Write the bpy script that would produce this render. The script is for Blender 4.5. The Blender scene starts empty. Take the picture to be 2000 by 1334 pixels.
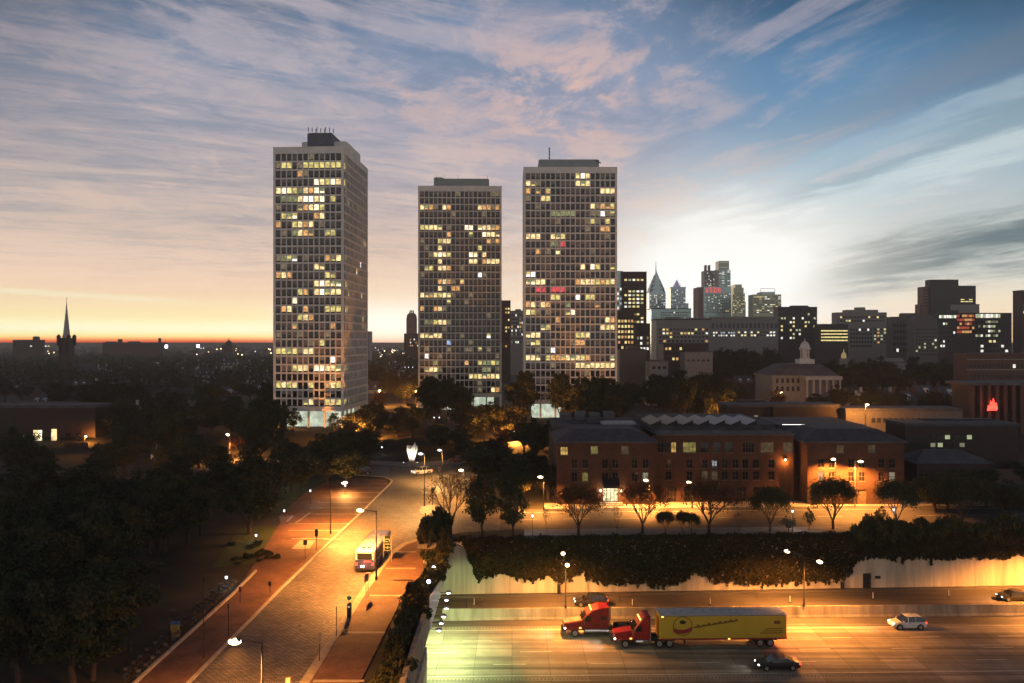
import bpy, math, random
from mathutils import Vector, Matrix

# ------------------------------------------------------------------ camera, sky, sun, exposure
F = 1555.0      # focal length in units of 1/2000 of the frame width
CZ = 31.0       # the balcony the picture is taken from, metres above the street
SC = bpy.context.scene
COL = SC.collection
R = math.radians

def lin(r, g, b):
    def f(c):
        c /= 255.0
        return c / 12.92 if c <= 0.04045 else ((c + 0.055) / 1.055) ** 2.4
    return (f(r), f(g), f(b), 1.0)

cam = bpy.data.cameras.new('camera')
cam.sensor_width = 36.0
cam.lens = 36.0 * F / 2000.0
cam.clip_start = 0.5
cam.clip_end = 60000.0
camo = bpy.data.objects.new('camera', cam)
COL.objects.link(camo)
camo.location = (0, 0, CZ)
camo.rotation_euler = (R(90), 0, 0)
SC.camera = camo

SC.view_settings.view_transform = 'Standard'
SC.view_settings.look = 'None'
SC.view_settings.exposure = 0.0
SC.view_settings.gamma = 1.0
SC.view_settings.use_curve_mapping = False
SC.cycles.use_denoising = True
SC.cycles.max_bounces = 5
SC.cycles.diffuse_bounces = 2
SC.cycles.glossy_bounces = 2
SC.cycles.transmission_bounces = 2
SC.cycles.sample_clamp_indirect = 3.0

class NT:
    """small helper that chains math nodes"""
    def __init__(s, tree): s.t = tree; s.n = tree.nodes; s.l = tree.links
    def put(s, sock, v):
        if isinstance(v, bpy.types.NodeSocket): s.l.new(v, sock)
        elif v is not None: sock.default_value = v
    def m(s, op, a, b=None, c=None, clamp=False):
        x = s.n.new('ShaderNodeMath'); x.operation = op; x.use_clamp = clamp
        s.put(x.inputs[0], a); s.put(x.inputs[1], b); s.put(x.inputs[2], c)
        return x.outputs[0]
    def step(s, v, a, b):
        x = s.n.new('ShaderNodeMapRange'); x.interpolation_type = 'SMOOTHSTEP'
        s.put(x.inputs['Value'], v); x.inputs['From Min'].default_value = a; x.inputs['From Max'].default_value = b
        return x.outputs['Result']
    def gauss(s, v, c, w):
        d = s.m('DIVIDE', s.m('SUBTRACT', v, c), w)
        return s.m('EXPONENT', s.m('MULTIPLY', s.m('MULTIPLY', d, d), -1.0))
    def ramp(s, v, stops):
        x = s.n.new('ShaderNodeValToRGB'); e = x.color_ramp.elements
        e[0].position, e[0].color = stops[0]
        e[1].position, e[1].color = stops[-1]
        for p, c in stops[1:-1]:
            k = e.new(p); k.color = c
        s.put(x.inputs[0], v)
        return x.outputs[0]
    def mix(s, f, a, b, mode='MIX'):
        x = s.n.new('ShaderNodeMix'); x.data_type = 'RGBA'; x.blend_type = mode; x.clamp_factor = True
        s.put(x.inputs[0], f); s.put(x.inputs[6], a); s.put(x.inputs[7], b)
        return x.outputs[2]
    def vec(s, x, y, z):
        c = s.n.new('ShaderNodeCombineXYZ')
        s.put(c.inputs[0], x); s.put(c.inputs[1], y); s.put(c.inputs[2], z)
        return c.outputs[0]
    def noise(s, v, scale, detail=6.0, rough=0.55, dist=0.0):
        x = s.n.new('ShaderNodeTexNoise'); x.inputs['Scale'].default_value = scale
        x.inputs['Detail'].default_value = detail; x.inputs['Roughness'].default_value = rough
        x.inputs['Distortion'].default_value = dist
        s.put(x.inputs['Vector'], v)
        return x.outputs['Fac']

def build_world():
    w = bpy.data.worlds.new('World'); SC.world = w; w.use_nodes = True
    t = w.node_tree; t.nodes.clear(); N = NT(t)
    tc = t.nodes.new('ShaderNodeTexCoord')
    sp = t.nodes.new('ShaderNodeSeparateXYZ'); t.links.new(tc.outputs['Generated'], sp.inputs[0])
    x, y, z = sp.outputs
    az = N.m('ARCTAN2', x, y)
    el = N.m('ARCSINE', z)
    k = 0.45
    def stops(lst):
        out = []
        for py, c in lst:
            e = math.atan((667 - py) / F)
            out.append((max(0.0, min(1.0, e / k)), lin(*c)))
        return out
    left = stops([(667, (206, 84, 50)), (664, (244, 140, 80)), (660, (255, 205, 122)), (654, (252, 240, 176)), (644, (255, 252, 212)), (633, (255, 246, 194)), (622, (255, 234, 178)), (604, (255, 230, 182)), (580, (252, 220, 184)), (550, (246, 214, 188)), (500, (232, 208, 190)), (450, (208, 192, 184)),
                  (350, (184, 176, 180)), (250, (164, 164, 178)), (150, (134, 148, 172)), (50, (86, 112, 142)), (-40, (48, 70, 96))])
    mid = stops([(664, (236, 166, 106)), (652, (255, 214, 150)), (630, (255, 240, 205)), (580, (252, 228, 198)), (500, (232, 208, 190)), (420, (206, 192, 190)), (330, (180, 176, 188)),
                 (250, (168, 168, 186)), (150, (152, 161, 185)), (50, (126, 146, 176)), (-40, (92, 118, 150))])
    right = stops([(664, (236, 190, 140)), (620, (250, 226, 190)), (590, (250, 234, 206)), (550, (222, 222, 212)), (450, (205, 215, 215)), (350, (166, 192, 208)), (250, (116, 154, 187)),
                   (150, (92, 136, 174)), (50, (60, 98, 132)), (-40, (36, 64, 88))])
    f = N.m('DIVIDE', el, k, clamp=True)
    cl, cm, cr = N.ramp(f, left), N.ramp(f, mid), N.ramp(f, right)
    base = N.mix(N.step(az, -0.34, -0.06), cl, cm)
    base = N.mix(N.step(az, 0.06, 0.36), base, cr)
    # thin high cloud, laid out on a flat layer overhead so that it runs together towards the horizon
    zz = N.m('ADD', N.m('MAXIMUM', z, 0.0), 0.06)
    px, py = N.m('DIVIDE', x, zz), N.m('DIVIDE', y, zz)
    def rot(a):
        c, s_ = math.cos(a), math.sin(a)
        return (N.m('ADD', N.m('MULTIPLY', px, c), N.m('MULTIPLY', py, s_)),
                N.m('SUBTRACT', N.m('MULTIPLY', py, c), N.m('MULTIPLY', px, s_)))
    la, lb = rot(math.atan2(0.42, 0.9))
    ra, rb = rot(math.atan2(-0.93, 0.36))
    nl = N.noise(N.vec(N.m('MULTIPLY', la, 0.75), N.m('MULTIPLY', lb, 2.4), 3.1), 1.0, 10, 0.66, 1.1)
    nl2 = N.noise(N.vec(N.m('MULTIPLY', la, 3.2), N.m('MULTIPLY', lb, 9.0), 7.7), 1.0, 8, 0.7, 1.6)
    nr = N.noise(N.vec(N.m('MULTIPLY', ra, 0.6), N.m('MULTIPLY', rb, 2.4), 1.4), 1.0, 10, 0.66, 1.0)
    nr2 = N.noise(N.vec(N.m('MULTIPLY', px, 3.0), N.m('MULTIPLY', py, 2.0), 5.2), 1.0, 10, 0.66, 0.35)
    lf = N.m('SUBTRACT', 1.0, N.step(az, -0.12, 0.14))
    low = N.m('SUBTRACT', 1.0, N.step(el, 0.02, 0.14))
    ml = N.m('MULTIPLY', N.step(N.m('ADD', N.m('MULTIPLY', nl, 0.7), N.m('MULTIPLY', nl2, 0.3)), 0.44, 0.60), lf)
    base = N.mix(N.m('MULTIPLY', N.m('MULTIPLY', ml, N.step(el, 0.015, 0.10)), 0.46), base, N.mix(N.step(el, 0.02, 0.3), lin(255, 222, 192), lin(196, 182, 186)))
    dl = N.m('MULTIPLY', N.step(N.m('ADD', N.m('MULTIPLY', nl, 0.5), N.m('MULTIPLY', nl2, 0.5)), 0.52, 0.40), lf)
    base = N.mix(N.m('MULTIPLY', N.m('MULTIPLY', dl, 0.3), N.step(el, 0.03, 0.11)), base, N.mix(N.step(el, 0.02, 0.36), lin(186, 168, 160), lin(104, 134, 164)))
    rf = N.m('MULTIPLY', N.step(az, -0.20, 0.02), N.m('SUBTRACT', 1.0, N.step(az, 0.34, 0.6)))
    mr = N.m('MULTIPLY', N.step(N.m('ADD', N.m('MULTIPLY', nr, 0.62), N.m('MULTIPLY', nr2, 0.38)), 0.47, 0.60), rf)
    base = N.mix(N.m('MULTIPLY', mr, 0.6), base, N.mix(N.step(el, 0.1, 0.32), lin(238, 222, 212), lin(176, 170, 184)))
    # broken patches over the left and middle
    bz = N.m('MULTIPLY', N.m('SUBTRACT', 1.0, N.step(az, 0.12, 0.34)), N.step(el, 0.07, 0.16))
    br = N.m('ADD', N.m('MULTIPLY', nr2, 0.6), N.m('MULTIPLY', nl, 0.4))
    base = N.mix(N.m('MULTIPLY', N.m('MULTIPLY', N.step(br, 0.50, 0.60), bz), 0.5), base, N.mix(N.step(el, 0.12, 0.38), lin(238, 208, 190), lin(190, 180, 188)))
    base = N.mix(N.m('MULTIPLY', N.m('MULTIPLY', N.step(br, 0.49, 0.39), bz), 0.38), base, N.mix(N.step(el, 0.1, 0.38), lin(166, 166, 176), lin(96, 124, 156)))
    # the pink puffs above the right-hand tower
    puff = N.m('MULTIPLY', N.m('MULTIPLY', N.gauss(az, 0.06, 0.12), N.gauss(el, 0.30, 0.075)), N.step(nr2, 0.44, 0.57))
    base = N.mix(N.m('MULTIPLY', puff, 0.85), base, lin(226, 190, 178))
    puff = N.m('MULTIPLY', N.m('MULTIPLY', N.gauss(az, -0.135, 0.05), N.gauss(el, 0.295, 0.03)), N.step(nr2, 0.46, 0.58))
    base = N.mix(N.m('MULTIPLY', puff, 0.7), base, lin(216, 186, 178))
    # the bright window of sky where the light still breaks through, and the bands beside it
    wob = N.m('MULTIPLY', N.m('SUBTRACT', N.m('ADD', N.m('MULTIPLY', nr, 0.6), N.m('MULTIPLY', nr2, 0.4)), 0.5), 0.13)
    el2 = N.m('ADD', el, wob)
    fan = N.m('SUBTRACT', el2, N.m('MULTIPLY', N.m('SUBTRACT', az, 0.27), 0.30))
    g1 = N.m('MULTIPLY', N.gauss(az, 0.268, 0.135), N.gauss(el2, 0.088, 0.074))
    base = N.mix(N.m('MULTIPLY', g1, 1.5, clamp=True), base, (1.12, 1.11, 1.06, 1))
    g2 = N.m('MULTIPLY', N.step(az, 0.28, 0.50), N.gauss(fan, 0.128, 0.020))
    base = N.mix(N.m('MULTIPLY', g2, 0.75), base, lin(222, 236, 238))
    g2 = N.m('MULTIPLY', N.step(az, 0.30, 0.62), N.gauss(fan, 0.172, 0.014))
    base = N.mix(N.m('MULTIPLY', g2, 0.55), base, lin(206, 226, 234))
    g2 = N.m('MULTIPLY', N.step(az, 0.26, 0.42), N.gauss(fan, 0.150, 0.013))
    base = N.mix(N.m('MULTIPLY', g2, 0.6), base, lin(148, 176, 190))
    g2 = N.m('MULTIPLY', N.step(az, 0.22, 0.5), N.gauss(fan, 0.215, 0.022))
    base = N.mix(N.m('MULTIPLY', g2, 0.5), base, lin(134, 150, 168))
    g3 = N.m('MULTIPLY', N.step(az, 0.31, 0.44), N.gauss(N.m('SUBTRACT', el2, N.m('MULTIPLY', N.m('SUBTRACT', az, 0.45), 0.20)), 0.088, 0.028))
    base = N.mix(N.m('MULTIPLY', g3, 0.95), base, N.mix(N.step(az, 0.34, 0.56), lin(196, 196, 188), lin(104, 124, 130)))
    g4 = N.m('MULTIPLY', N.gauss(az, -0.155, 0.10), N.gauss(el, 0.024, 0.026))
    base = N.mix(N.m('MULTIPLY', g4, 1.0), base, (1.05, 1.0, 0.88, 1))
    g5 = N.m('MULTIPLY', N.m('SUBTRACT', 1.0, N.step(az, -0.46, -0.34)), N.gauss(N.m('ADD', el, N.m('MULTIPLY', az, 0.04)), 0.031, 0.003))
    base = N.mix(N.m('MULTIPLY', g5, 0.8), base, lin(255, 244, 205))
    # the east and the zenith, behind and above the camera: the blue hour
    edge = N.m('SUBTRACT', 1.0, N.m('MULTIPLY', N.m('MULTIPLY', N.step(N.m('ABSOLUTE', az), 0.36, 0.62), N.step(el, 0.10, 0.42)), 0.45))  # upper sides of the sky darkened in colour, like lens vignetting
    base = N.mix(1.0, base, N.vec(edge, edge, edge), 'MULTIPLY')
    gain = N.m('ADD', 1.0, N.m('MULTIPLY', N.m('SUBTRACT', 1.0, N.step(el, 0.0, 0.14)), 0.46))
    base = N.mix(1.0, base, N.vec(gain, gain, gain), 'MULTIPLY')
    aaz = N.m('ABSOLUTE', az)
    back = N.ramp(N.m('DIVIDE', el, 1.2, clamp=True), [(0.0, lin(218, 206, 198)), (0.10, lin(232, 220, 212)), (0.28, lin(166, 164, 170)), (0.5, lin(78, 82, 98)), (0.8, lin(38, 46, 62)), (1.0, lin(30, 38, 54))])
    out = N.mix(N.step(aaz, 0.75, 1.5), base, back)
    out = N.mix(N.step(el, 0.40, 0.75), out, lin(34, 44, 64))
    sky = t.nodes.new('ShaderNodeTexSky'); sky.sky_type = 'NISHITA'; sky.sun_disc = False
    sky.sun_elevation = R(1.0); sky.sun_rotation = R(-9.0)
    bg = t.nodes.new('ShaderNodeBackground'); t.links.new(out, bg.inputs[0]); bg.inputs[1].default_value = 1.0
    b2 = t.nodes.new('ShaderNodeBackground'); t.links.new(sky.outputs[0], b2.inputs[0]); b2.inputs[1].default_value = 0.003
    add = t.nodes.new('ShaderNodeAddShader'); t.links.new(bg.outputs[0], add.inputs[0]); t.links.new(b2.outputs[0], add.inputs[1])
    o = t.nodes.new('ShaderNodeOutputWorld'); t.links.new(add.outputs[0], o.inputs[0])
    w.cycles.sampling_method = 'MANUAL'; w.cycles.sample_map_resolution = 512
build_world()

sun = bpy.data.lights.new('sun', 'SUN'); sun.energy = 0.12; sun.angle = R(10); sun.color = (1.0, 0.72, 0.48)
so = bpy.data.objects.new('sun', sun); COL.objects.link(so)
so.rotation_euler = (R(88.5), 0, R(9 + 180))   # low in the west, behind the towers

# ------------------------------------------------------------------ placing helpers
def at(px, py, z=0.0):
    """the point of height z that the picture shows at px, py (picture 2000 wide)"""
    Y = (CZ - z) * F / (py - 667.0)
    return Vector(((px - 1000.0) / F * Y, Y, z))
def atY(px, py, Y):
    return Vector(((px - 1000.0) / F * Y, Y, CZ - (py - 667.0) / F * Y))
def XA(px, Y): return (px - 1000.0) / F * Y
def ZA(py, Y): return CZ - (py - 667.0) / F * Y

def terrain(x, y):
    t = max(0.0, min(1.0, (y - 208.0) / 32.0))
    return 4.0 * t * t * (3 - 2 * t)

# ------------------------------------------------------------------ mesh builder
class MB:
    def __init__(s): s.v = []; s.f = []; s.mi = []; s.M = None
    def add(s, pts, faces, mi=0):
        o = len(s.v)
        if s.M is not None: pts = [s.M @ Vector(p) for p in pts]
        s.v += [tuple(p) for p in pts]
        for f in faces:
            s.f.append(tuple(i + o for i in f)); s.mi.append(mi)
        return s
    def quad(s, a, b, c, d, mi=0): return s.add([a, b, c, d], [(0, 1, 2, 3)], mi)
    def poly(s, pts, mi=0): return s.add(pts, [tuple(range(len(pts)))], mi)
    def box(s, x0, x1, y0, y1, z0, z1, mi=0):
        p = [(x0, y0, z0), (x1, y0, z0), (x1, y1, z0), (x0, y1, z0), (x0, y0, z1), (x1, y0, z1), (x1, y1, z1), (x0, y1, z1)]
        return s.add(p, [(0, 3, 2, 1), (4, 5, 6, 7), (0, 1, 5, 4), (1, 2, 6, 5), (2, 3, 7, 6), (3, 0, 4, 7)], mi)
    def frustum(s, x0, x1, y0, y1, z0, X0, X1, Y0, Y1, z1, mi=0):
        p = [(x0, y0, z0), (x1, y0, z0), (x1, y1, z0), (x0, y1, z0), (X0, Y0, z1), (X1, Y0, z1), (X1, Y1, z1), (X0, Y1, z1)]
        return s.add(p, [(0, 3, 2, 1), (4, 5, 6, 7), (0, 1, 5, 4), (1, 2, 6, 5), (2, 3, 7, 6), (3, 0, 4, 7)], mi)
    def prism(s, poly, z0, z1, mi=0):
        n = len(poly)
        p = [(x, y, z0) for x, y in poly] + [(x, y, z1) for x, y in poly]
        f = [tuple(range(n - 1, -1, -1)), tuple(range(n, 2 * n))] + [(i, (i + 1) % n, n + (i + 1) % n, n + i) for i in range(n)]
        return s.add(p, f, mi)
    def extr(s, prof, y0, y1, bev=0.0, mi=0):
        """a profile in x,z pushed across y, its two ends bevelled"""
        n = len(prof); cx = sum(p[0] for p in prof) / n; cz = sum(p[1] for p in prof) / n
        w = max(p[0] for p in prof) - min(p[0] for p in prof); h = max(p[1] for p in prof) - min(p[1] for p in prof)
        fx, fz = 1 - 2 * bev / max(w, .01), 1 - 2 * bev / max(h, .01)
        ins = [(cx + (x - cx) * fx, cz + (z - cz) * fz) for x, z in prof]
        rings = [[(x, y0, z) for x, z in ins], [(x, y0 + bev, z) for x, z in prof], [(x, y1 - bev, z) for x, z in prof], [(x, y1, z) for x, z in ins]] if bev > 0 else \
                [[(x, y0, z) for x, z in prof], [(x, y1, z) for x, z in prof]]
        p = [q for r_ in rings for q in r_]; f = []
        for k in range(len(rings) - 1):
            for i in range(n):
                j = (i + 1) % n
                f.append((k * n + i, (k + 1) * n + i, (k + 1) * n + j, k * n + j))
        f.append(tuple(range(n))); b = (len(rings) - 1) * n
        f.append(tuple(range(b + n - 1, b - 1, -1)))
        return s.add(p, f, mi)
    def tube(s, pts, rad, n=6, mi=0, cap=True):
        pts = [Vector(p) for p in pts]
        if not hasattr(rad, '__len__'): rad = [rad] * len(pts)
        V = []; f = []
        for i, p in enumerate(pts):
            d = (pts[min(i + 1, len(pts) - 1)] - pts[max(i - 1, 0)]).normalized()
            a = d.cross(Vector((0, 0, 1)) if abs(d.z) < 0.95 else Vector((1, 0, 0))).normalized(); b = d.cross(a)
            for k in range(n):
                t = 2 * math.pi * k / n
                V.append(p + (a * math.cos(t) + b * math.sin(t)) * rad[i])
        for i in range(len(pts) - 1):
            for k in range(n):
                q = (k + 1) % n
                f.append((i * n + k, i * n + q, (i + 1) * n + q, (i + 1) * n + k))
        if cap:
            f.append(tuple(range(n - 1, -1, -1))); o = (len(pts) - 1) * n; f.append(tuple(range(o, o + n)))
        return s.add(V, f, mi)
    def lathe(s, prof, n=16, c=(0, 0, 0), mi=0, sy=1.0):
        V = []; f = []
        for r_, z in prof:
            for k in range(n):
                t = 2 * math.pi * k / n
                V.append((c[0] + r_ * math.cos(t), c[1] + r_ * math.sin(t) * sy, c[2] + z))
        for i in range(len(prof) - 1):
            for k in range(n):
                q = (k + 1) % n
                f.append((i * n + k, i * n + q, (i + 1) * n + q, (i + 1) * n + k))
        f.append(tuple(range(n - 1, -1, -1))); o = (len(prof) - 1) * n; f.append(tuple(range(o, o + n)))
        return s.add(V, f, mi)
    def ball(s, c, r_, n=8, sx=1, sy=1, sz=1, mi=0):
        h = n // 2; prof = []
        V = []; f = []
        for i in range(1, h):
            a = math.pi * i / h
            for k in range(n):
                t = 2 * math.pi * k / n
                V.append((c[0] + r_ * sx * math.sin(a) * math.cos(t), c[1] + r_ * sy * math.sin(a) * math.sin(t), c[2] - r_ * sz * math.cos(a)))
        b, tp = len(V), len(V) + 1
        V += [(c[0], c[1], c[2] - r_ * sz), (c[0], c[1], c[2] + r_ * sz)]
        for i in range(h - 2):
            for k in range(n):
                q = (k + 1) % n
                f.append((i * n + k, i * n + q, (i + 1) * n + q, (i + 1) * n + k))
        for k in range(n):
            q = (k + 1) % n
            f.append((b, q, k)); f.append((tp, (h - 2) * n + k, (h - 2) * n + q))
        return s.add(V, f, mi)
    def wheel(s, c, r_, w, n=16, mi=0, hub=None):
        """a disc whose axle runs along y"""
        V = []; f = []
        for yy, rr in ((-w / 2, r_ * .86), (-w * .4, r_), (w * .4, r_), (w / 2, r_ * .86)):
            for k in range(n):
                t = 2 * math.pi * k / n
                V.append((c[0] + rr * math.cos(t), c[1] + yy, c[2] + rr * math.sin(t)))
        for i in range(3):
            for k in range(n):
                q = (k + 1) % n
                f.append((i * n + k, (i + 1) * n + k, (i + 1) * n + q, i * n + q))
        f.append(tuple(range(n))); f.append(tuple(range(4 * n - 1, 3 * n - 1, -1)))
        return s.add(V, f, mi)
    def mesh(s, name):
        me = bpy.data.meshes.new(name)
        me.from_pydata(s.v, [], s.f)
        if any(s.mi): me.polygons.foreach_set('material_index', s.mi)
        return me
    def build(s, name, mats, parent=None, smooth=False, loc=None):
        me = s.mesh(name)
        for m_ in (mats if isinstance(mats, (list, tuple)) else [mats]): me.materials.append(m_)
        if smooth: me.polygons.foreach_set('use_smooth', [True] * len(me.polygons))
        me.update()
        return link(name, me, parent, loc)

def link(name, data, parent=None, loc=None):
    o = bpy.data.objects.new(name, data); COL.objects.link(o)
    if parent is not None: o.parent = parent
    if loc is not None: o.location = loc
    return o
def tag(o, label=None, cat=None, group=None, kind=None):
    if label: o['label'] = label
    if cat: o['category'] = cat
    if group: o['group'] = group
    if kind: o['kind'] = kind
    return o
def thing(name, label, cat, loc=(0, 0, 0), rz=0.0, group=None):
    o = bpy.data.objects.new(name, None); COL.objects.link(o)
    o.empty_display_size = 0.5
    o.location = loc; o.rotation_euler = (0, 0, rz)
    return tag(o, label, cat, group)
def struct(name, mb, mats, label=None, smooth=False):
    return tag(mb.build(name, mats, None, smooth), label, None, None, 'structure')
def copy_tree(o, parent=None):
    c = o.copy(); COL.objects.link(c)
    if parent is not None: c.parent = parent
    for ch in list(o.children): copy_tree(ch, c)
    return c

# ------------------------------------------------------------------ materials
MATS = {}
def mat(name, col, rough=0.7, metal=0.0, var=0.25, scale=1.5, bump=0.0, spec=0.4, coord='Object', detail=5.0, stretch=None):
    """a surface whose own colour is mottled by noise (dirt, wear)"""
    m_ = bpy.data.materials.new(name); m_.use_nodes = True; t = m_.node_tree; N = NT(t)
    b = t.nodes['Principled BSDF']
    b.inputs['Roughness'].default_value = rough; b.inputs['Metallic'].default_value = metal
    b.inputs['Specular IOR Level'].default_value = spec
    tc = t.nodes.new('ShaderNodeTexCoord'); v = tc.outputs[coord]
    if stretch:
        mp = t.nodes.new('ShaderNodeMapping'); mp.inputs['Scale'].default_value = stretch
        t.links.new(v, mp.inputs[0]); v = mp.outputs[0]
    fac = N.noise(v, scale, detail, 0.6)
    c0 = tuple(c * (1 - var) for c in col[:3]) + (1,); c1 = tuple(min(1, c * (1 + var)) for c in col[:3]) + (1,)
    cc = N.ramp(fac, [(0.3, c0), (0.7, c1)])
    t.links.new(cc, b.inputs['Base Color'])
    if bump:
        bp = t.nodes.new('ShaderNodeBump'); bp.inputs['Strength'].default_value = bump
        t.links.new(fac, bp.inputs['Height']); t.links.new(bp.outputs[0], b.inputs['Normal'])
    MATS[name] = m_
    return m_
def emit(name, col, strength, noise=0.0, scale=1.3, coord='Object', stretch=(1, 1, 1)):
    """something that gives off light; noise lets the lamps and curtains inside a lit window show"""
    m_ = bpy.data.materials.new(name); m_.use_nodes = True; t = m_.node_tree; N = NT(t)
    b = t.nodes['Principled BSDF']; b.inputs['Base Color'].default_value = (.02, .02, .02, 1); b.inputs['Roughness'].default_value = 0.4
    b.inputs['Emission Color'].default_value = col; b.inputs['Emission Strength'].default_value = strength
    if noise:
        tc = t.nodes.new('ShaderNodeTexCoord')
        mp = t.nodes.new('ShaderNodeMapping'); mp.inputs['Scale'].default_value = stretch
        t.links.new(tc.outputs[coord], mp.inputs[0])
        f = N.noise(mp.outputs[0], scale, 3, 0.6)
        s_ = N.m('MULTIPLY', N.step(f, 0.34, 0.66), strength * noise)
        t.links.new(N.m('ADD', s_, strength * (1 - noise * .6)), b.inputs['Emission Strength'])
    MATS[name] = m_
    return m_
def brick(name, c1, c2, mortar, bw, bh, ms=0.02, rough=0.8, bump=0.3, var=0.5, offset=0.5, coord='Object', vs=0.25, rotx=0.0, spec=0.3):
    m_ = bpy.data.materials.new(name); m_.use_nodes = True; t = m_.node_tree; N = NT(t)
    b = t.nodes['Principled BSDF']; b.inputs['Roughness'].default_value = rough; b.inputs['Specular IOR Level'].default_value = spec
    tc = t.nodes.new('ShaderNodeTexCoord'); v = tc.outputs[coord]
    if rotx:
        mp = t.nodes.new('ShaderNodeMapping'); mp.inputs['Rotation'].default_value = (rotx, 0, 0)
        t.links.new(v, mp.inputs[0]); v = mp.outputs[0]
    x = t.nodes.new('ShaderNodeTexBrick'); x.offset = offset
    x.inputs['Scale'].default_value = 1.0; x.inputs['Brick Width'].default_value = bw; x.inputs['Row Height'].default_value = bh
    x.inputs['Mortar Size'].default_value = ms; x.inputs['Mortar Smooth'].default_value = 0.3
    x.inputs['Color1'].default_value = c1; x.inputs['Color2'].default_value = c2; x.inputs['Mortar'].default_value = mortar
    t.links.new(v, x.inputs['Vector'])
    f = N.noise(tc.outputs[coord], vs, 6, 0.65)
    cc = N.mix(1.0, x.outputs['Color'], N.ramp(f, [(0.3, (1 - var, 1 - var, 1 - var, 1)), (0.7, (1 + var * .4,) * 3 + (1,))]), 'MULTIPLY')
    t.links.new(cc, b.inputs['Base Color'])
    if bump:
        bp = t.nodes.new('ShaderNodeBump'); bp.inputs['Strength'].default_value = bump; bp.inputs['Distance'].default_value = 0.05
        t.links.new(N.m('SUBTRACT', 1.0, x.outputs['Fac']), bp.inputs['Height']); t.links.new(bp.outputs[0], b.inputs['Normal'])
    MATS[name] = m_
    return m_

M_conc = mat('pale_concrete', (.72, .70, .66), .85, scale=0.35, var=.12)
M_conc_side = M_conc
M_wallconc = mat('stained_concrete', (.28, .25, .20), .85, scale=.5, var=.45, stretch=(1.6, 1.6, .12), detail=8)
M_dark = mat('dark_metal', (.025, .025, .027), .5, .4, var=.2)
M_grey = mat('grey_metal', (.22, .22, .22), .45, .6, var=.15)
M_glass = mat('dark_glass', (.012, .014, .017), .08, 0, var=.3, spec=.6)
M_blind = mat('drawn_blinds', (.24, .225, .205), .7, var=.25, scale=.8)
M_vent = mat('black_vent_strip', (.012, .012, .012), .6)
M_white = mat('white_paint', (.72, .72, .70), .5, var=.08)
M_roofdark = mat('dark_roofing', (.075, .075, .085), .8, scale=.4, var=.4)
M_roofgrey = mat('grey_roofing', (.10, .10, .11), .8, scale=.3, var=.35)
M_slate = mat('slate_roof', (.08, .075, .085), .75, scale=.8, var=.3)
M_ground = mat('earth_and_leaf_litter', (.03, .028, .018), .95, scale=.15, var=.5, bump=.3)
M_lawn = mat('lawn', (.035, .055, .014), .95, scale=2.0, var=.5, bump=.5)
M_asphalt = mat('asphalt', (.065, .062, .058), .8, scale=.5, var=.3, bump=.1)
M_cobble = brick('granite_setts', (.10, .087, .07, 1), (.25, .215, .175, 1), (.035, .03, .025, 1), .62, .34, .07, .6, 1.0, .55, vs=.16, spec=.5)
M_brickpave = brick('brick_paving', (.13, .066, .042, 1), (.19, .095, .058, 1), (.08, .05, .035, 1), .3, .15, .015, .75, .35, .5, vs=.35)
M_stonepave = mat('pale_paving_stone', (.27, .235, .19), .75, scale=1.2, var=.25)
M_kerb = mat('granite_kerb', (.34, .30, .25), .75, scale=.8, var=.25)
M_walk = mat('concrete_walk', (.26, .24, .21), .85, scale=.6, var=.25)
M_line = mat('road_paint', (.62, .58, .5), .7, scale=1.5, var=.3)
M_bark = mat('bark', (.05, .035, .025), .95, scale=4, var=.4)
M_leaf = [mat('leaf_' + n, c, .75, var=.35, scale=.9, spec=.25) for n, c in
          (('deep', (.022, .032, .012)), ('mid', (.04, .048, .016)), ('olive', (.062, .055, .017)))]
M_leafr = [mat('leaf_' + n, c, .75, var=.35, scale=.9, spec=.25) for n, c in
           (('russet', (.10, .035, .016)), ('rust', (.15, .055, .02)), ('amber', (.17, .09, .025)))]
M_ivy = [mat('ivy_' + n, c, .8, var=.3, scale=1.0, spec=.05) for n, c in
         (('deep', (.016, .017, .006)), ('mid', (.024, .022, .008)), ('bronze', (.034, .024, .009)))]
LAMP = 5.2                  # how strong the sodium lamps burn against the dusk sky
SOD = (1.0, .35, .06)       # sodium street lamps
WHT = (.92, .95, 1.0)
GRN = (.80, 1.0, .42)       # the discharge lamps over the tunnel mouth
E_sod = emit('sodium_lamp', (1.0, .66, .34, 1), 9.0)
E_whitelamp = emit('white_lamp', (.92, .9, 1.0, 1), 2.5)
E_cool = emit('tunnel_lamp', (.86, .86, 1.0, 1), 12.0)
E_head = emit('headlight', (1.0, .96, .9, 1), 9.0)
E_tail = emit('tail_light', (1.0, .06, .03, 1), 3.5)
E_amber = emit('amber_marker', (1.0, .5, .1, 1), 5.0)
W_lit = [emit('lit_window_' + n, c, s_ * 1.35, .85, sc_, 'Object', st) for n, c, s_, sc_, st in (
    ('warm', (1.0, .72, .33, 1), .95, 1.1, (1, 1, 1)), ('bright', (1.0, .84, .55, 1), 1.35, 1.2, (1, 1, 1)), ('yellow', (.95, .78, .25, 1), .62, 1.0, (1, 1, 1)),
    ('orange', (1.0, .50, .17, 1), .62, 1.4, (1, 1, 1)), ('green', (.62, .66, .30, 1), .30, 1.0, (1, 1, 1)), ('white', (1.0, .95, .88, 1), 1.3, 1.3, (1, 1, 1)),
    ('blue', (.45, .62, 1.0, 1), .6, 1.0, (1, 1, 1)), ('red', (1.0, .10, .12, 1), .55, 1.8, (1, 1, 1)), ('dim', (.8, .62, .35, 1), .16, 1.2, (1, 1, 1)))]
WK = {'w': 0, 'b': 1, 'y': 2, 'o': 3, 'g': 4, 'W': 5, 'u': 6, 'r': 7, 'd': 8}

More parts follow.
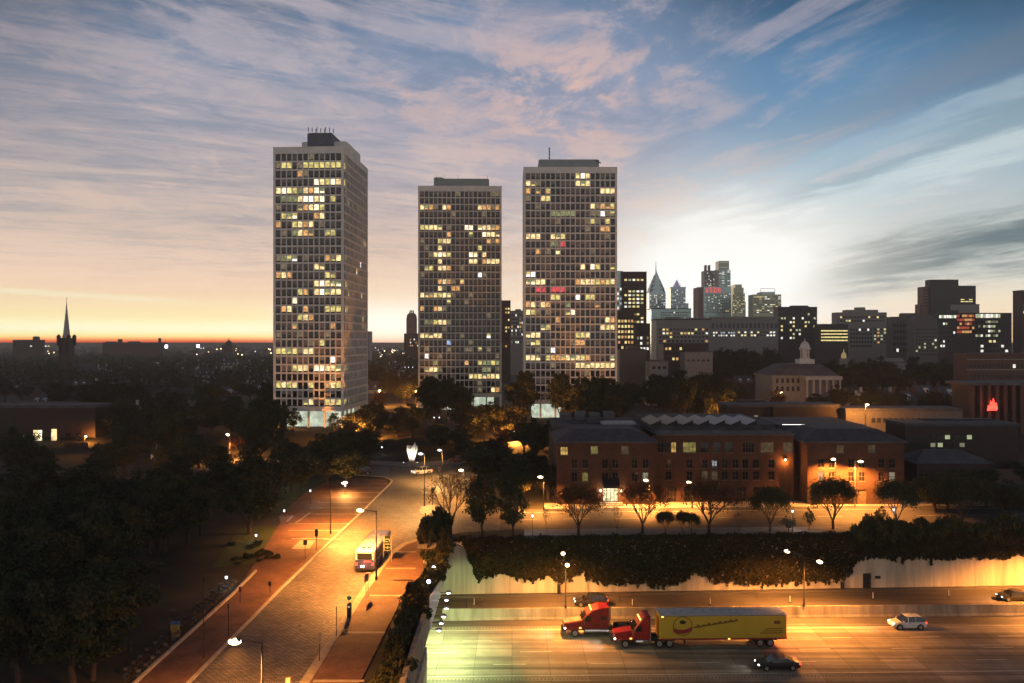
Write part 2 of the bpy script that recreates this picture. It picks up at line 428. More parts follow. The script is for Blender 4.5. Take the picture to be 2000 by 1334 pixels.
def lamp_light(parent, loc, col, watts, rad=0.15, name='lamp_light', spot=None, aim=None):
    if col == SOD: watts *= LAMP
    l = bpy.data.lights.new(name, 'SPOT' if spot else 'POINT'); l.color = col; l.energy = watts; l.shadow_soft_size = rad
    o = bpy.data.objects.new(name, l); COL.objects.link(o); o.parent = parent; o.location = loc
    if spot:
        l.spot_size = spot; l.spot_blend = .6 if spot < 2.9 else .15
        if aim is not None: o.rotation_euler = Vector(aim).to_track_quat('-Z', 'Y').to_euler()
    return o
import numpy as np
# ------------------------------------------------------------------ ground, streets, highway
def YW(x): return 118.8 + .05 * (x + 7.6)       # foot of the ivy-grown retaining wall
HZ = -7.0                                        # highway level
PX = -9.5                                        # the face where the highway goes under the street deck

def build_ground():
    m = MB()
    xs = [-18000, -3000, -900, -400, -200, -120, -60, -30, PX, 20, 60, 120, 200, 400, 600, 3000, 18000]
    ys = [-400, 0, 40, 119, 140, 170, 200] + [208 + 4 * i for i in range(9)] + [300, 600, 1500, 5000, 22000]
    def V(x, y):
        if y == 119: y = YW(min(max(x, PX), 600)) + .3
        return (x, y, terrain(x, y))
    for i in range(len(xs) - 1):
        for j in range(len(ys) - 1):
            if PX <= xs[i] < 600 and ys[j] == 40: continue
            m.quad(V(xs[i], ys[j]), V(xs[i + 1], ys[j]), V(xs[i + 1], ys[j + 1]), V(xs[i], ys[j + 1]))
    struct('ground', m, M_ground, smooth=False)
build_ground()

def sheet(name, pts, z, m_, label=None, px=True):
    m = MB(); m.poly([tuple(at(x, y, z)) if px else (x, y, z) for x, y in pts])
    me = m
    o = struct(name, me, m_, label)
    if o.data.polygons[0].normal.z < 0: o.data.flip_normals()
    return o
def slab(name, pts, z0, z1, m_, label=None, px=True):
    q = [(at(x, y, z1).x, at(x, y, z1).y) if px else (x, y) for x, y in pts]
    a = sum(q[i][0] * q[(i + 1) % len(q)][1] - q[(i + 1) % len(q)][0] * q[i][1] for i in range(len(q)))
    if a < 0: q.reverse()
    m = MB(); m.prism(q, z0, z1)
    return struct(name, m, m_, label)
def kerb(name, line, w, z1, m_, px=True):
    P = [at(x, y, z1) if px else Vector((x, y, z1)) for x, y in line]
    m = MB()
    L, Rr = [], []
    for i, p in enumerate(P):
        d = (P[min(i + 1, len(P) - 1)] - P[max(i - 1, 0)]).normalized(); n = Vector((-d.y, d.x, 0)) * w / 2
        L.append(p + n); Rr.append(p - n)
    for i in range(len(P) - 1):
        a, b, c, d = L[i], L[i + 1], Rr[i + 1], Rr[i]
        dn = Vector((0, 0, -z1 - .05 if z1 < .5 else -z1))
        m.quad(a, d, c, b); m.quad(a, b, b + dn, a + dn); m.quad(d, d + dn, c + dn, c)
    return struct(name, m, m_)

# the cobbled street, the circle at its end and the street along the highway
sheet('cobbled_street', [(250, 1450), (380, 1320), (547, 1150), (702, 1003), (766, 940), (758, 932), (700, 926), (560, 922), (400, 921), (300, 922), (300, 903), (420, 902), (560, 904), (690, 905), (760, 908),
                         (800, 912), (860, 908), (930, 903), (934, 925), (930, 950), (934, 985), (1000, 996), (1000, 1034), (900, 1040), (870, 1046), (825, 1051), (790, 1062), (765, 1080), (715, 1147), (598, 1328), (520, 1450)], .02, M_cobble)
m = MB(); YF0, YF1 = 131.0, 146.5
m.quad((-2, YF0, .03), (420, YF0 + 18, .03), (420, YF1 + 18, .03), (-2, YF1, .03))
struct('front_street', m, M_asphalt)
m = MB()
for k in range(34):
    x0 = k * 9.0; y = YF0 + 7.6 + x0 * .0426
    m.quad((x0, y - .06, .036), (x0 + 4.5, y - .06 + .19, .036), (x0 + 4.5, y + .06 + .19, .036), (x0, y + .06, .036))
m.quad((0, YF1 - 2.5, .036), (300, YF1 - 2.5 + 12.8, .036), (300, YF1 - 2.38 + 12.8, .036), (0, YF1 - 2.38, .036))
struct('lane_markings', m, M_line)
sl = lambda x: .0426 * x
slab('building_sidewalk', [(6, YF1 + sl(6)), (300, YF1 + sl(300)), (300, YF1 + 5.2 + sl(300)), (6, YF1 + 5.2 + sl(6))], .0, .15, M_walk, px=False)
slab('wall_top_sidewalk', [(2, YF0 - 4.2), (300, YF0 - 4.2 + sl(300)), (300, YF0 - .3 + sl(300)), (2, YF0 - .3)], .0, .15, M_walk, px=False)
# brick pavements either side of the cobbles
slab('brick_sidewalk', [(250, 1450), (380, 1320), (547, 1150), (702, 1003), (760, 946), (752, 936), (700, 934), (640, 940), (600, 958), (545, 1008), (548, 1020), (500, 1096), (457, 1155), (295, 1300), (170, 1420)], .0, .14, M_brickpave)
kerb('kerb', [(250, 1450), (380, 1320), (547, 1150), (702, 1003), (762, 944), (766, 938), (752, 931), (700, 927)], .34, .16, M_kerb)
kerb('planter_kerb', [(170, 1420), (295, 1300), (457, 1155), (500, 1112)], .25, .45, M_kerb)
RS = [(715, 1147), (765, 1080), (790, 1062), (825, 1051), (852, 1049)]
slab('brick_sidewalk', [(520, 1450), (598, 1328)] + RS + [(842, 1100), (791, 1156), (718, 1304), (640, 1450)], .0, .14, M_brickpave)
kerb('kerb', [(520, 1450), (598, 1328)] + RS, .9, .16, M_stonepave)
m = MB()
for py, pa, pb in ((1330, 612, 712), (1235, 672, 752), (1163, 722, 786), (1110, 752, 812), (1078, 774, 812)):
    a, b = at(pa, py, .15), at(pb, py, .15)
    m.quad((a.x, a.y - .28, .15), (b.x, b.y - .28, .15), (b.x, b.y + .28, .15), (a.x, a.y + .28, .15))
for py, pa, pb in ((1052, 570, 640), (1036, 562, 668), (1023, 564, 684), (1004, 580, 700), (992, 604, 712), (981, 620, 722), (971, 640, 732), (962, 660, 742), (953, 680, 752), (945, 690, 760)):
    a, b = at(pa, py, .15), at(pb, py, .15)
    m.quad((a.x, a.y - .25, .15), (b.x, b.y - .25, .15), (b.x, b.y + .25, .15), (a.x, a.y + .25, .15))
for (ax, ay), (bx, by) in (((578, 1021), (606, 1001)), ((560, 1019), (572, 1007)), ((633, 1053), (668, 1053))):
    a, b = at(ax, ay, .152), at(bx, by, .152); d = (b - a).normalized(); n = Vector((-d.y, d.x, 0)) * .25
    m.quad(a - n, b - n, b + n, a + n)
struct('paving_bands', m, M_stonepave)
sheet('paving_square', [(569, 1072), (604, 1072), (617, 1055), (586, 1055)], .155, M_stonepave)
sheet('crossing_slab', [(640, 1070), (656, 1070), (662, 1064), (648, 1064)], .036, M_stonepave)
slab('traffic_island', [(818, 996), (822, 1004), (845, 1008), (862, 1000), (862, 990), (846, 985), (826, 988)], .0, .16, M_stonepave)
slab('round_sidewalk', [(300, 902), (420, 901), (560, 903), (690, 904), (760, 907), (800, 911), (860, 907), (940, 902), (960, 896), (860, 900), (800, 903), (740, 900), (560, 897), (300, 895)], .0, .15, M_walk)
sheet('lawn', [(500, 1100), (545, 1030), (470, 1030), (410, 1110)], .05, M_lawn)
sheet('lawn', [(400, 899), (470, 899), (465, 885), (405, 885)], .05, M_lawn)
sheet('lawn', [(560, 1002), (650, 950), (640, 936), (540, 940), (530, 1002)], .05, M_lawn)

# the sunken highway
def highway_mat():
    m_ = brick('concrete_slabs', (.24, .215, .175, 1), (.37, .33, .27, 1), (.15, .13, .105, 1), 4.4, 3.7, .035, .75, .15, .35, 0.0, vs=.22, spec=.35)
    t = m_.node_tree; N = NT(t); b = t.nodes['Principled BSDF']
    src = b.inputs['Base Color'].links[0].from_socket
    tc = t.nodes.new('ShaderNodeTexCoord'); mp = t.nodes.new('ShaderNodeMapping'); mp.inputs['Scale'].default_value = (.012, .75, 1); mp.inputs['Rotation'].default_value = (0, 0, -.024)
    t.links.new(tc.outputs['Object'], mp.inputs[0])
    f = N.noise(mp.outputs[0], 1.0, 7, .6)
    t.links.new(N.mix(1.0, src, N.ramp(f, [(.36, (.42, .40, .38, 1)), (.58, (1.15, 1.12, 1.08, 1))]), 'MULTIPLY'), b.inputs['Base Color'])
    return m_
M_hw = highway_mat()
m = MB()
X0, X1 = -70.0, 600.0
hy = lambda x, y0: y0 + .024 * (x + 6)
m.quad((X0, 30, HZ), (X1, 30, HZ), (X1, YW(X1) + .2, HZ), (X0, YW(X0) + .2, HZ))
struct('highway', m, M_hw)
m = MB()
def stripe(x0, x1, y, w=.13, z=HZ + .012): m.quad((x0, hy(x0, y) - w / 2, z), (x1, hy(x1, y) - w / 2, z), (x1, hy(x1, y) + w / 2, z), (x0, hy(x0, y) + w / 2, z))
for k in range(-3, 40):
    stripe(-2.2 + 11.5 * k, 1.6 + 11.5 * k, 93.55); stripe(1.0 + 11.5 * k, 4.8 + 11.5 * k, 97.3); stripe(5.2 + 11.5 * k, 9.0 + 11.5 * k, 101.0)
stripe(X0, X1, 104.7, .16); stripe(X0, X1, 90.3, .16)
struct('lane_markings', m, M_line)
M_groove = mat('groove_shade', (.15, .13, .11), .9)  # flat dark quads paint in the shade of the rumble grooves
m = MB()
for k in range(760):
    x = -14 + .42 * k
    for y in (89.35, 105.6):
        m.quad((x, hy(x, y) - .22, HZ + .012), (x + .17, hy(x, y) - .22, HZ + .012), (x + .17, hy(x, y) + .22, HZ + .012), (x, hy(x, y) + .22, HZ + .012))
struct('rumble_strip', m, M_groove)
M_shoulder = mat('dark_shoulder', (.10, .085, .07), .85, var=.4, scale=.6, stretch=(.08, 1, 1))
m = MB()
def band(y0, y1, z, mi=0):
    n = 12
    for i in range(n):
        a, b = X0 + (X1 - X0) * i / n, X0 + (X1 - X0) * (i + 1) / n
        m.quad((a, y0(a), z), (b, y0(b), z), (b, y1(b), z), (a, y1(a), z), mi)
band(lambda x: hy(x, 106.1), lambda x: hy(x, 108.4) + .0, HZ + .008)
struct('shoulder', m, M_shoulder)
m = MB()
band(lambda x: hy(x, 109.2), lambda x: YW(x) - .9, HZ + .02)
struct('ramp_road', m, M_shoulder)
m = MB()
for i in range(8):
    a, b = X0 + (X1 - X0) * i / 8, X0 + (X1 - X0) * (i + 1) / 8
    y0, y1 = YW(a), YW(b)
    m.quad((a, y0 - .9, HZ + .3), (b, y1 - .9, HZ + .3), (b, y1, HZ + .3), (a, y0, HZ + .3)); m.quad((a, y0 - .9, HZ), (b, y1 - .9, HZ), (b, y1 - .9, HZ + .3), (a, y0 - .9, HZ + .3))
struct('wall_kerb', m, M_shoulder)
# concrete barrier between highway and ramp
m = MB()
prof = [(0, 0), (.0, .08), (.18, .35), (.30, 1.5), (.55, 1.5), (.67, .35), (.85, .08), (.85, 0)]
for i in range(60):
    a, b = PX + 6.1 * i, PX + 6.1 * (i + 1) - .03
    if a > 350: break
    pts = [(x, hy(x, 108.4) + yy, HZ + zz) for x in (a, b) for yy, zz in prof]
    n = len(prof)
    m.add(pts, [tuple(range(n)), tuple(range(2 * n - 1, n - 1, -1))] + [(k, n + k, n + (k + 1) % n, (k + 1) % n) for k in range(n)])
tag(m.build('median_barrier', M_wallconc), 'long concrete barrier between the highway lanes and the ramp road', 'barrier')

# retaining wall with a door
WT = 1.0
M_streak = mat('streaked_concrete', (.46, .41, .32), .85, scale=1.0, var=.35, stretch=(.9, .9, .07), detail=8)
root = thing('retaining_wall', 'tall streaked concrete retaining wall behind the highway, ivy over its top', 'wall', (0, 0, 0))
m = MB()
step = 12.0; x = PX - 3
while x < 420:
    a, b = x, x + step - .04
    m.add([(a, YW(a), HZ - .2), (b, YW(b), HZ - .2), (b, YW(b) + .7, HZ - .2), (a, YW(a) + .7, HZ - .2), (a, YW(a), WT), (b, YW(b), WT), (b, YW(b) + .7, WT), (a, YW(a) + .7, WT)],
          [(0, 3, 2, 1), (4, 5, 6, 7), (0, 1, 5, 4), (1, 2, 6, 5), (2, 3, 7, 6), (3, 0, 4, 7)])
    x += step
m.build('wall_face', M_streak, root)
p = atY(1693, 1152, YW(54)); dx = p.x
m = MB(); m.box(dx - .6, dx + .6, YW(dx) - .08, YW(dx) + .1, HZ + .3, HZ + 2.5); d = m.build('door', M_dark, root)
m = MB(); m.box(dx + .38, dx + .48, YW(dx) - .16, YW(dx) - .08, HZ + 1.3, HZ + 1.42); m.build('handle', M_grey, d)
m = MB(); m.box(dx + 1.3, dx + 2.1, YW(dx) - .06, YW(dx) + .05, HZ + 1.7, HZ + 2.1); m.build('grille', M_dark, root)

# street deck over the tunnel mouth
root = thing('street_deck', 'concrete street deck with parapet over the tunnel mouth of the highway', 'bridge', (PX, 100, 0))
root.location = (0, 0, 0)
m = MB()
m.box(PX - 60, PX, 85, 121, -2.0, -.02)                 # deck slab over the tunnel
m.box(PX - 60, PX - .02, 30, 84.98, HZ, -.02)                # solid ground south of the opening
m.build('slab', M_wallconc, root)
m = MB(); m.box(PX - 60.5, PX - 60, 84, 121, HZ, -2); m.build('tunnel_back', M_dark, root)
m = MB(); m.box(PX - .45, PX + .05, 30, 90.5, -2.2, 1.0); m.build('parapet', M_wallconc, root)
m = MB(); m.box(PX + .0, PX + .30, 30, 86.4, HZ, -2.2); m.build('abutment', M_streak, root)
M_fascia = mat('pale_fascia_panel', (.55, .60, .52), .35, var=.12, scale=1.0)
m = MB()
m.add([(PX + .08, 90.6, -2.0), (PX + .08, 113, -2.0), (PX + .08, 113, -1.5), (PX + .08, 90.6, 1.9), (PX + .2, 90.6, -2.0), (PX + .2, 113, -2.0), (PX + .2, 113, -1.5), (PX + .2, 90.6, 1.9)],
      [(0, 1, 2, 3), (4, 7, 6, 5), (0, 4, 5, 1), (1, 5, 6, 2), (2, 6, 7, 3), (3, 7, 4, 0)])
m.build('fascia_panel', M_fascia, root)

# lamps on arms over the tunnel mouth
fl_pos = [(857.5, 1230, -2.0), (862, 1216, -1.6), (866.5, 1203, -1.6), (872, 1187, -1.5), (872, 1171, -1.5), (876, 1157, -1.4)]
fl_names = ['nearest to the parapet end', 'second along from the parapet end', 'third along from the parapet end', 'fourth along from the parapet end', 'fifth along from the parapet end', 'nearest to the ivy wall']
for (a, b, z), nm in zip(fl_pos, fl_names):
    p = at(a, b, z)
    r_ = thing('tunnel_floodlight', 'purplish white floodlight on an arm over the tunnel mouth, ' + nm, 'floodlight', (PX + .2, p.y, z), group='floodlights over the tunnel mouth')
    L = p.x - PX - .2
    m = MB(); m.tube([(0, 0, 0), (L, 0, 0)], .05, 6); m.build('arm', M_dark, r_)
    m = MB(); m.frustum(L - .35, L + .35, -.25, .25, .0, L - .2, L + .2, -.15, .15, .25); h = m.build('housing', M_grey, r_)
    m = MB(); m.ball((L, 0, -.03), .28, 10, sz=.55); m.build('lamp_glass', E_cool, h, True)
    lamp_light(r_, (L, 0, -.45), GRN, 1500, .2, spot=R(176), aim=(.25, .1, -1))
for i, (a, b) in enumerate(((846, 1150), (841, 1169))):
    p = Vector((PX - .75, 104.0 - 6 * i, 1.5))
    r_ = thing('parapet_lamp', ('bluish lamp on the parapet above the tunnel mouth, farther one', 'bluish lamp on the parapet above the tunnel mouth, nearer one')[i], 'lamp', (p.x, p.y, 0), group='lamps on the parapet')
    m = MB(); m.box(-.06, .06, -.06, .06, 0, 1.3); m.build('bracket', M_dark, r_)
    m = MB(); m.ball((0, 0, 1.45), .24, 8); m.build('lamp_glass', E_cool, r_, True)
# ------------------------------------------------------------------ vegetation
RNG = np.random.default_rng(7)
random.seed(11)
def leaf_mesh(name, C, size, mats, up=None, clump=None):
    """many small leaf faces at the points C (n,3)"""
    n = len(C)
    d = RNG.normal(size=(n, 3))
    if up is not None: d = d * .7 + np.asarray(up)
    d /= np.linalg.norm(d, axis=1)[:, None]
    a = np.cross(d, RNG.normal(size=(n, 3))); a /= np.linalg.norm(a, axis=1)[:, None]
    b = np.cross(d, a)
    s_ = (size * RNG.uniform(.6, 1.3, n))[:, None]
    V = np.empty((n, 4, 3))
    V[:, 0] = C - a * s_; V[:, 1] = C - b * s_ * .55; V[:, 2] = C + a * s_; V[:, 3] = C + b * s_ * .55
    me = bpy.data.meshes.new(name)
    me.vertices.add(n * 4); me.loops.add(n * 4); me.polygons.add(n)
    me.vertices.foreach_set('co', V.reshape(-1)); me.loops.foreach_set('vertex_index', np.arange(n * 4))
    me.polygons.foreach_set('loop_start', np.arange(n) * 4)
    k = len(mats)
    mi = RNG.integers(0, k, n) if clump is None else np.where(RNG.random(n) < .75, clump % k, RNG.integers(0, k, n))
    me.polygons.foreach_set('material_index', mi.astype(np.int32))
    for m_ in mats: me.materials.append(m_)
    me.update(calc_edges=True)
    return me

def limbs(mb, p, d, length, rad, depth, tips, spread=.55, upk=.25, nsub=3, minseg=4):
    q = p + d * length
    midp = (p + q) / 2 + Vector((random.uniform(-1, 1), random.uniform(-1, 1), random.uniform(-.4, .4))) * length * .06
    mb.tube([p, midp, q], [rad, rad * .85, rad * .68], 6 if rad > .06 else minseg, cap=False)
    if depth <= 1: tips.append(q)
    if depth == 0: return
    for k in range(nsub if depth > 1 else nsub):
        ang = 2 * math.pi * (k + random.random() * .7) / nsub
        a = d.cross(Vector((0, 0, 1)) if abs(d.z) < .9 else Vector((1, 0, 0))).normalized(); b = d.cross(a)
        nd = (d + (a * math.cos(ang) + b * math.sin(ang)) * random.uniform(.6, 1.2) * spread + Vector((0, 0, upk * .3))).normalized()
        limbs(mb, q if k else q - d * length * .12, nd, length * random.uniform(.66, .84), rad * random.uniform(.5, .66), depth - 1, tips, spread, upk, nsub, minseg)

def tree_data(h, r, n_clump=46, n_leaf=110, leaf=.26, trunk_h=.22, shape='round', mats=None, seed=1):
    """crown and trunk meshes of one kind of tree: height h, crown radius r"""
    random.seed(seed)
    mb = MB(); tips = []
    th = h * trunk_h
    mb.tube([(0, 0, -.3), (0, 0, th * .5), (random.uniform(-.2, .2), random.uniform(-.2, .2), th)], [r * .075, r * .06, r * .052], 8)
    for k in range(5):
        a = 2 * math.pi * (k + random.random() * .6) / 5
        limbs(mb, Vector((0, 0, th * .95)), Vector((math.cos(a) * .7, math.sin(a) * .7, 1.0 + random.random() * .6)).normalized(), h * .23, r * .032, 2, tips, .6, .4, 2)
    ch = h - th; C = []; cl = []
    for k in range(n_clump):
        while True:
            x, y, z = random.uniform(-1, 1), random.uniform(-1, 1), random.uniform(-1, 1)
            q = x * x + y * y + z * z
            if q < 1 and q > random.random() * .55: break
        if shape == 'cone':
            f = 1 - .75 * ((z + 1) / 2); x *= f; y *= f
        elif shape == 'tall':
            x *= .8; y *= .8
        else:
            f = 1 - .25 * max(0, -z); x *= f; y *= f
        jit = random.uniform(.72, 1.25)
        c = np.array([x * r * jit * .86, y * r * jit * .86, th + ch * .5 + z * ch * .46])
        rc = r * random.uniform(.13, .33)
        P = RNG.normal(size=(n_leaf, 3)); P /= np.linalg.norm(P, axis=1)[:, None]
        P *= (RNG.random(n_leaf) ** .45)[:, None] * rc; P[:, 2] *= .75
        C.append(P + c); cl.append(np.full(n_leaf, random.randrange(3)))
    for q in tips:
        P = RNG.normal(size=(18, 3)) * r * .1
        C.append(P + np.array(q)); cl.append(np.full(18, 1))
    return mb, leaf_mesh('crown', np.concatenate(C), leaf, mats or M_leaf, clump=np.concatenate(cl))

class TreeKind:
    def __init__(s, h, r, **k):
        s.h, s.r = h, r
        mb, cr = tree_data(h, r, **k)
        s.trunk = mb.mesh('trunk'); s.trunk.materials.append(M_bark); s.crown = cr
def bare_kind(h, r, leaves=500, mats=None, seed=1, depth=4, upk=.5, leaf=.13):
    random.seed(seed)
    mb = MB(); tips = []
    th = h * .17
    mb.tube([(0, 0, -.3), (0, 0, th)], [r * .07, r * .055], 8)
    for k in range(5):
        a = 2 * math.pi * (k + random.random() * .5) / 5
        limbs(mb, Vector((0, 0, th * .96)), Vector((math.cos(a) * .62, math.sin(a) * .62, 1)).normalized(), h * .24, r * .03, depth, tips, .5, upk, 2 if depth > 4 else 3, 3)
    T = np.array([tuple(q) for q in tips])
    idx = RNG.integers(0, len(T), leaves)
    C = T[idx] + RNG.normal(size=(leaves, 3)) * r * .12
    o = TreeKind.__new__(TreeKind); o.h = h; o.r = r
    zmax = max(v[2] for v in mb.v); o.h = zmax
    o.r = max(math.hypot(v[0], v[1]) for v in mb.v)
    o.trunk = mb.mesh('branches'); o.trunk.materials.append(M_bark)
    o.crown = leaf_mesh('crown', C, leaf, mats or M_leafr)
    return o

M_leafd = [MATS['leaf_russet'], MATS['leaf_olive'], mat('leaf_brown', (.075, .035, .014), .75, var=.35, scale=.9, spec=.2)]
TK = {
    'round': TreeKind(10, 4.2, seed=3),
    'broad': TreeKind(11, 5.4, seed=8, n_clump=60, leaf=.28),
    'tall': TreeKind(16, 5.0, seed=5, n_clump=64, shape='tall', leaf=.3),
    'cone': TreeKind(14, 4.6, seed=21, n_clump=64, shape='cone', trunk_h=.1, leaf=.26),
    'loose': TreeKind(9, 3.8, seed=14, n_clump=30, n_leaf=90, leaf=.25),
    'amber': TreeKind(9, 4.0, seed=31, n_clump=40, n_leaf=90, leaf=.24, mats=M_leafr),  # sodium orange painted into the leaf colours
    'small': TreeKind(5, 1.5, seed=41, n_clump=20, n_leaf=60, leaf=.14),
    'bare': bare_kind(8.5, 4, 900, seed=51),
    'bare2': bare_kind(8.5, 4, 4200, mats=M_leafd, seed=57, leaf=.14),
    'dense': bare_kind(8.5, 4, 8000, mats=M_leaf, seed=61, leaf=.17),
    'twig': bare_kind(5, 1.4, 160, mats=M_leaf, seed=71, depth=3, leaf=.11),
}
def tree(kind, x, y, h, r, label, group, name='tree', z=None, rz=None):
    K = TK[kind]
    t = thing(name, label, 'tree', (x, y, terrain(x, y) if z is None else z), random.uniform(0, 6.28) if rz is None else rz, group)
    t.scale = (r / K.r, r / K.r, h / K.h)
    link('trunk', K.trunk, t); link('crown', K.crown, t)
    return t
def treepx(kind, px, pbase, ptop, rpx, label, group, z=0.0, name='tree'):
    p = at(px, pbase, z); h = ZA(ptop, p.y) - z
    return tree(kind, p.x, p.y, h, rpx * p.y / F, label, group, name)
def treeY(kind, px, Y, ptop, rpx, label, group, name='tree'):
    x = XA(px, Y); z = terrain(x, Y)
    return tree(kind, x, Y, ZA(ptop, Y) - z, rpx * Y / F, label, group, name)

# -------- ivy over the retaining wall
def ivy():
    pts = [(905, 1062), (914, 1090), (930, 1140), (950, 1135), (985, 1124), (1010, 1137), (1045, 1141), (1060, 1130), (1075, 1127), (1090, 1140), (1120, 1139), (1134, 1119), (1150, 1135), (1180, 1146), (1240, 1146), (1290, 1150), (1320, 1143), (1360, 1124), (1376, 1129),
           (1400, 1143), (1440, 1142), (1480, 1146), (1540, 1143), (1600, 1143), (1640, 1139), (1662, 1124), (1673, 1100), (1690, 1092), (1760, 1096), (1800, 1092), (1850, 1099), (1900, 1093), (1960, 1096), (1990, 1085), (2060, 1095), (2400, 1100)]
    def low(px):
        for (a, b), (c, d) in zip(pts, pts[1:]):
            if a <= px <= c: return b + (d - b) * (px - a) / (c - a)
        return 1060
    C = []; n = 0; strand = {}
    while n < 42000:
        x = random.uniform(XA(900, 119), 100)
        Y = YW(x); px = 1000 + x / Y * F
        zb = ZA(low(px) - 6 + strand.setdefault(int(x * 3.3), random.gauss(0, 3.5)) + random.gauss(0, 1.5), Y); zt = 1.5 + .15 * math.sin(x * 1.7) + .12 * math.sin(x * .63 + 1)
        f = random.random()
        z = zb + (zt - zb) * f
        bulge = .12 + .55 * math.sin(math.pi * min(1, f * .8 + .12)) * (.6 + .4 * math.sin(x * 2.3 + z * .8) * math.sin(x * .9 - z * 1.3))
        C.append((x, Y - .05 - random.random() ** .6 * max(bulge, .1), z)); n += 1
    for k in range(7000):
        x = random.uniform(XA(880, 119), 100); Y = YW(x)
        zt = 1.2 + .15 * math.sin(x * 1.7)
        C.append((x, Y + random.uniform(-.3, 1.6), zt + random.uniform(-.8, .4)))
    me = leaf_mesh('ivy', np.array(C), .25, M_ivy, up=(0, -1.3, .7))
    o = link('ivy', me)
    tag(o, 'thick curtain of dark ivy hanging over the retaining wall', 'ivy', None, 'stuff')
ivy()

# -------- shrubs: leafy mounds
def shrub_mesh(seed, n=900, leaf=.12, mats=None):
    random.seed(seed); C = []; cl = []
    for k in range(14):
        a = random.uniform(0, 6.28); q = random.random() ** .6 * .62
        c = np.array([math.cos(a) * q, math.sin(a) * q, random.uniform(.3, .8)])
        P = RNG.normal(size=(n // 14, 3)); P /= np.linalg.norm(P, axis=1)[:, None]
        P *= (RNG.random(n // 14) ** .4)[:, None] * random.uniform(.22, .42)
        C.append(P + c); cl.append(np.full(n // 14, k % 3))
    A = np.concatenate(C); A[:, 2] = np.maximum(A[:, 2], 0.02)
    return leaf_mesh('shrub', A, leaf, mats or M_leaf, clump=np.concatenate(cl))
SHR = [shrub_mesh(s_) for s_ in (1, 2, 3)]
def shrub(x, y, r, h, label, group, z=None, name='shrub'):
    o = link(name, random.choice(SHR), None, (x, y, terrain(x, y) if z is None else z))
    o.scale = (r, r, h); o.rotation_euler = (0, 0, random.uniform(0, 6.28))
    return tag(o, label, 'shrub', group)
# ------------------------------------------------------------------ the three apartment towers
FH, BAY, NR = 2.66, 1.74, 30
LOB = 6.2
PAT_A = ["............", ".yy.dyyyyyyy", "....o.......", ".......bwybw", "wbwygwobb...", ".gggwbWwb.y.", "....yowby...", ".ywb...ow...", "o..ywow.....", "...gwoo..yy.", "............", "............", "dggW.....oyw", ".......ww...", "owo......yy.", ".......wbwwb",
         "....yo.wbyww", "...b........", ".ow..o...yyy", "....ywo.....", "...o......o.", "............", "........y...", "yyyydww.....", "..........W.", "...yww.bbwww", "............", "ywyw..y..owy", "............", ".....yw..ywy"]
PAT_B = ["..................", "..................", "woo..wo......woodo", "..................", "..................", "yywww.....bb.bwwoo", "......o....g..bwww", "....yww........odo", ".d..w........y....", "...wbwy....bb.w...", "....w......ww.owww", ".yy.wwo...........", ".............W....", "....owod.o........",
         "....w..oo.........", "wwowywwd..........", "......d...........", "o..owd............", "..................", ".gdywwd...........", "..................", "wywww..........W..", "......u....d......", "......d...dd.d....", ".W..d............d", "...g......o..yggyg", ".ywwd.........gg..", "...........wywwoww", "..................", "................wo"]
PAT_C = ["..........wbw.....", "wyd.......wyw.....", "o.o.o..........www", "...wy.............", "..d..........wdooo", ".....ggggg...ddWdd", ".............yd.y.", "...............oo.", "www..wwy..........", ".....g.r..........", "..o.d.w......d....", "..................", "...........w.by..y", "WW................", "wbww.d....owwwyoyw",
         "..rr.rrr..........", ".....yy...W.yy....", "owdwo...g.....o...", "wy......yb........", "......o.........wo", "...wy..........wyw", "www.......yyw.....", "dwy.......oo......", "..d..W............", "www.yooowwwwo....w", "..........wwwwwwww", "..................", "......o...........", "..................", "...........w......"]

M_court = mat('lobby_ceiling', (.5, .5, .46), .7)
E_lobby = emit('lit_lobby', (.80, .92, .70, 1), .7, .5, .5)

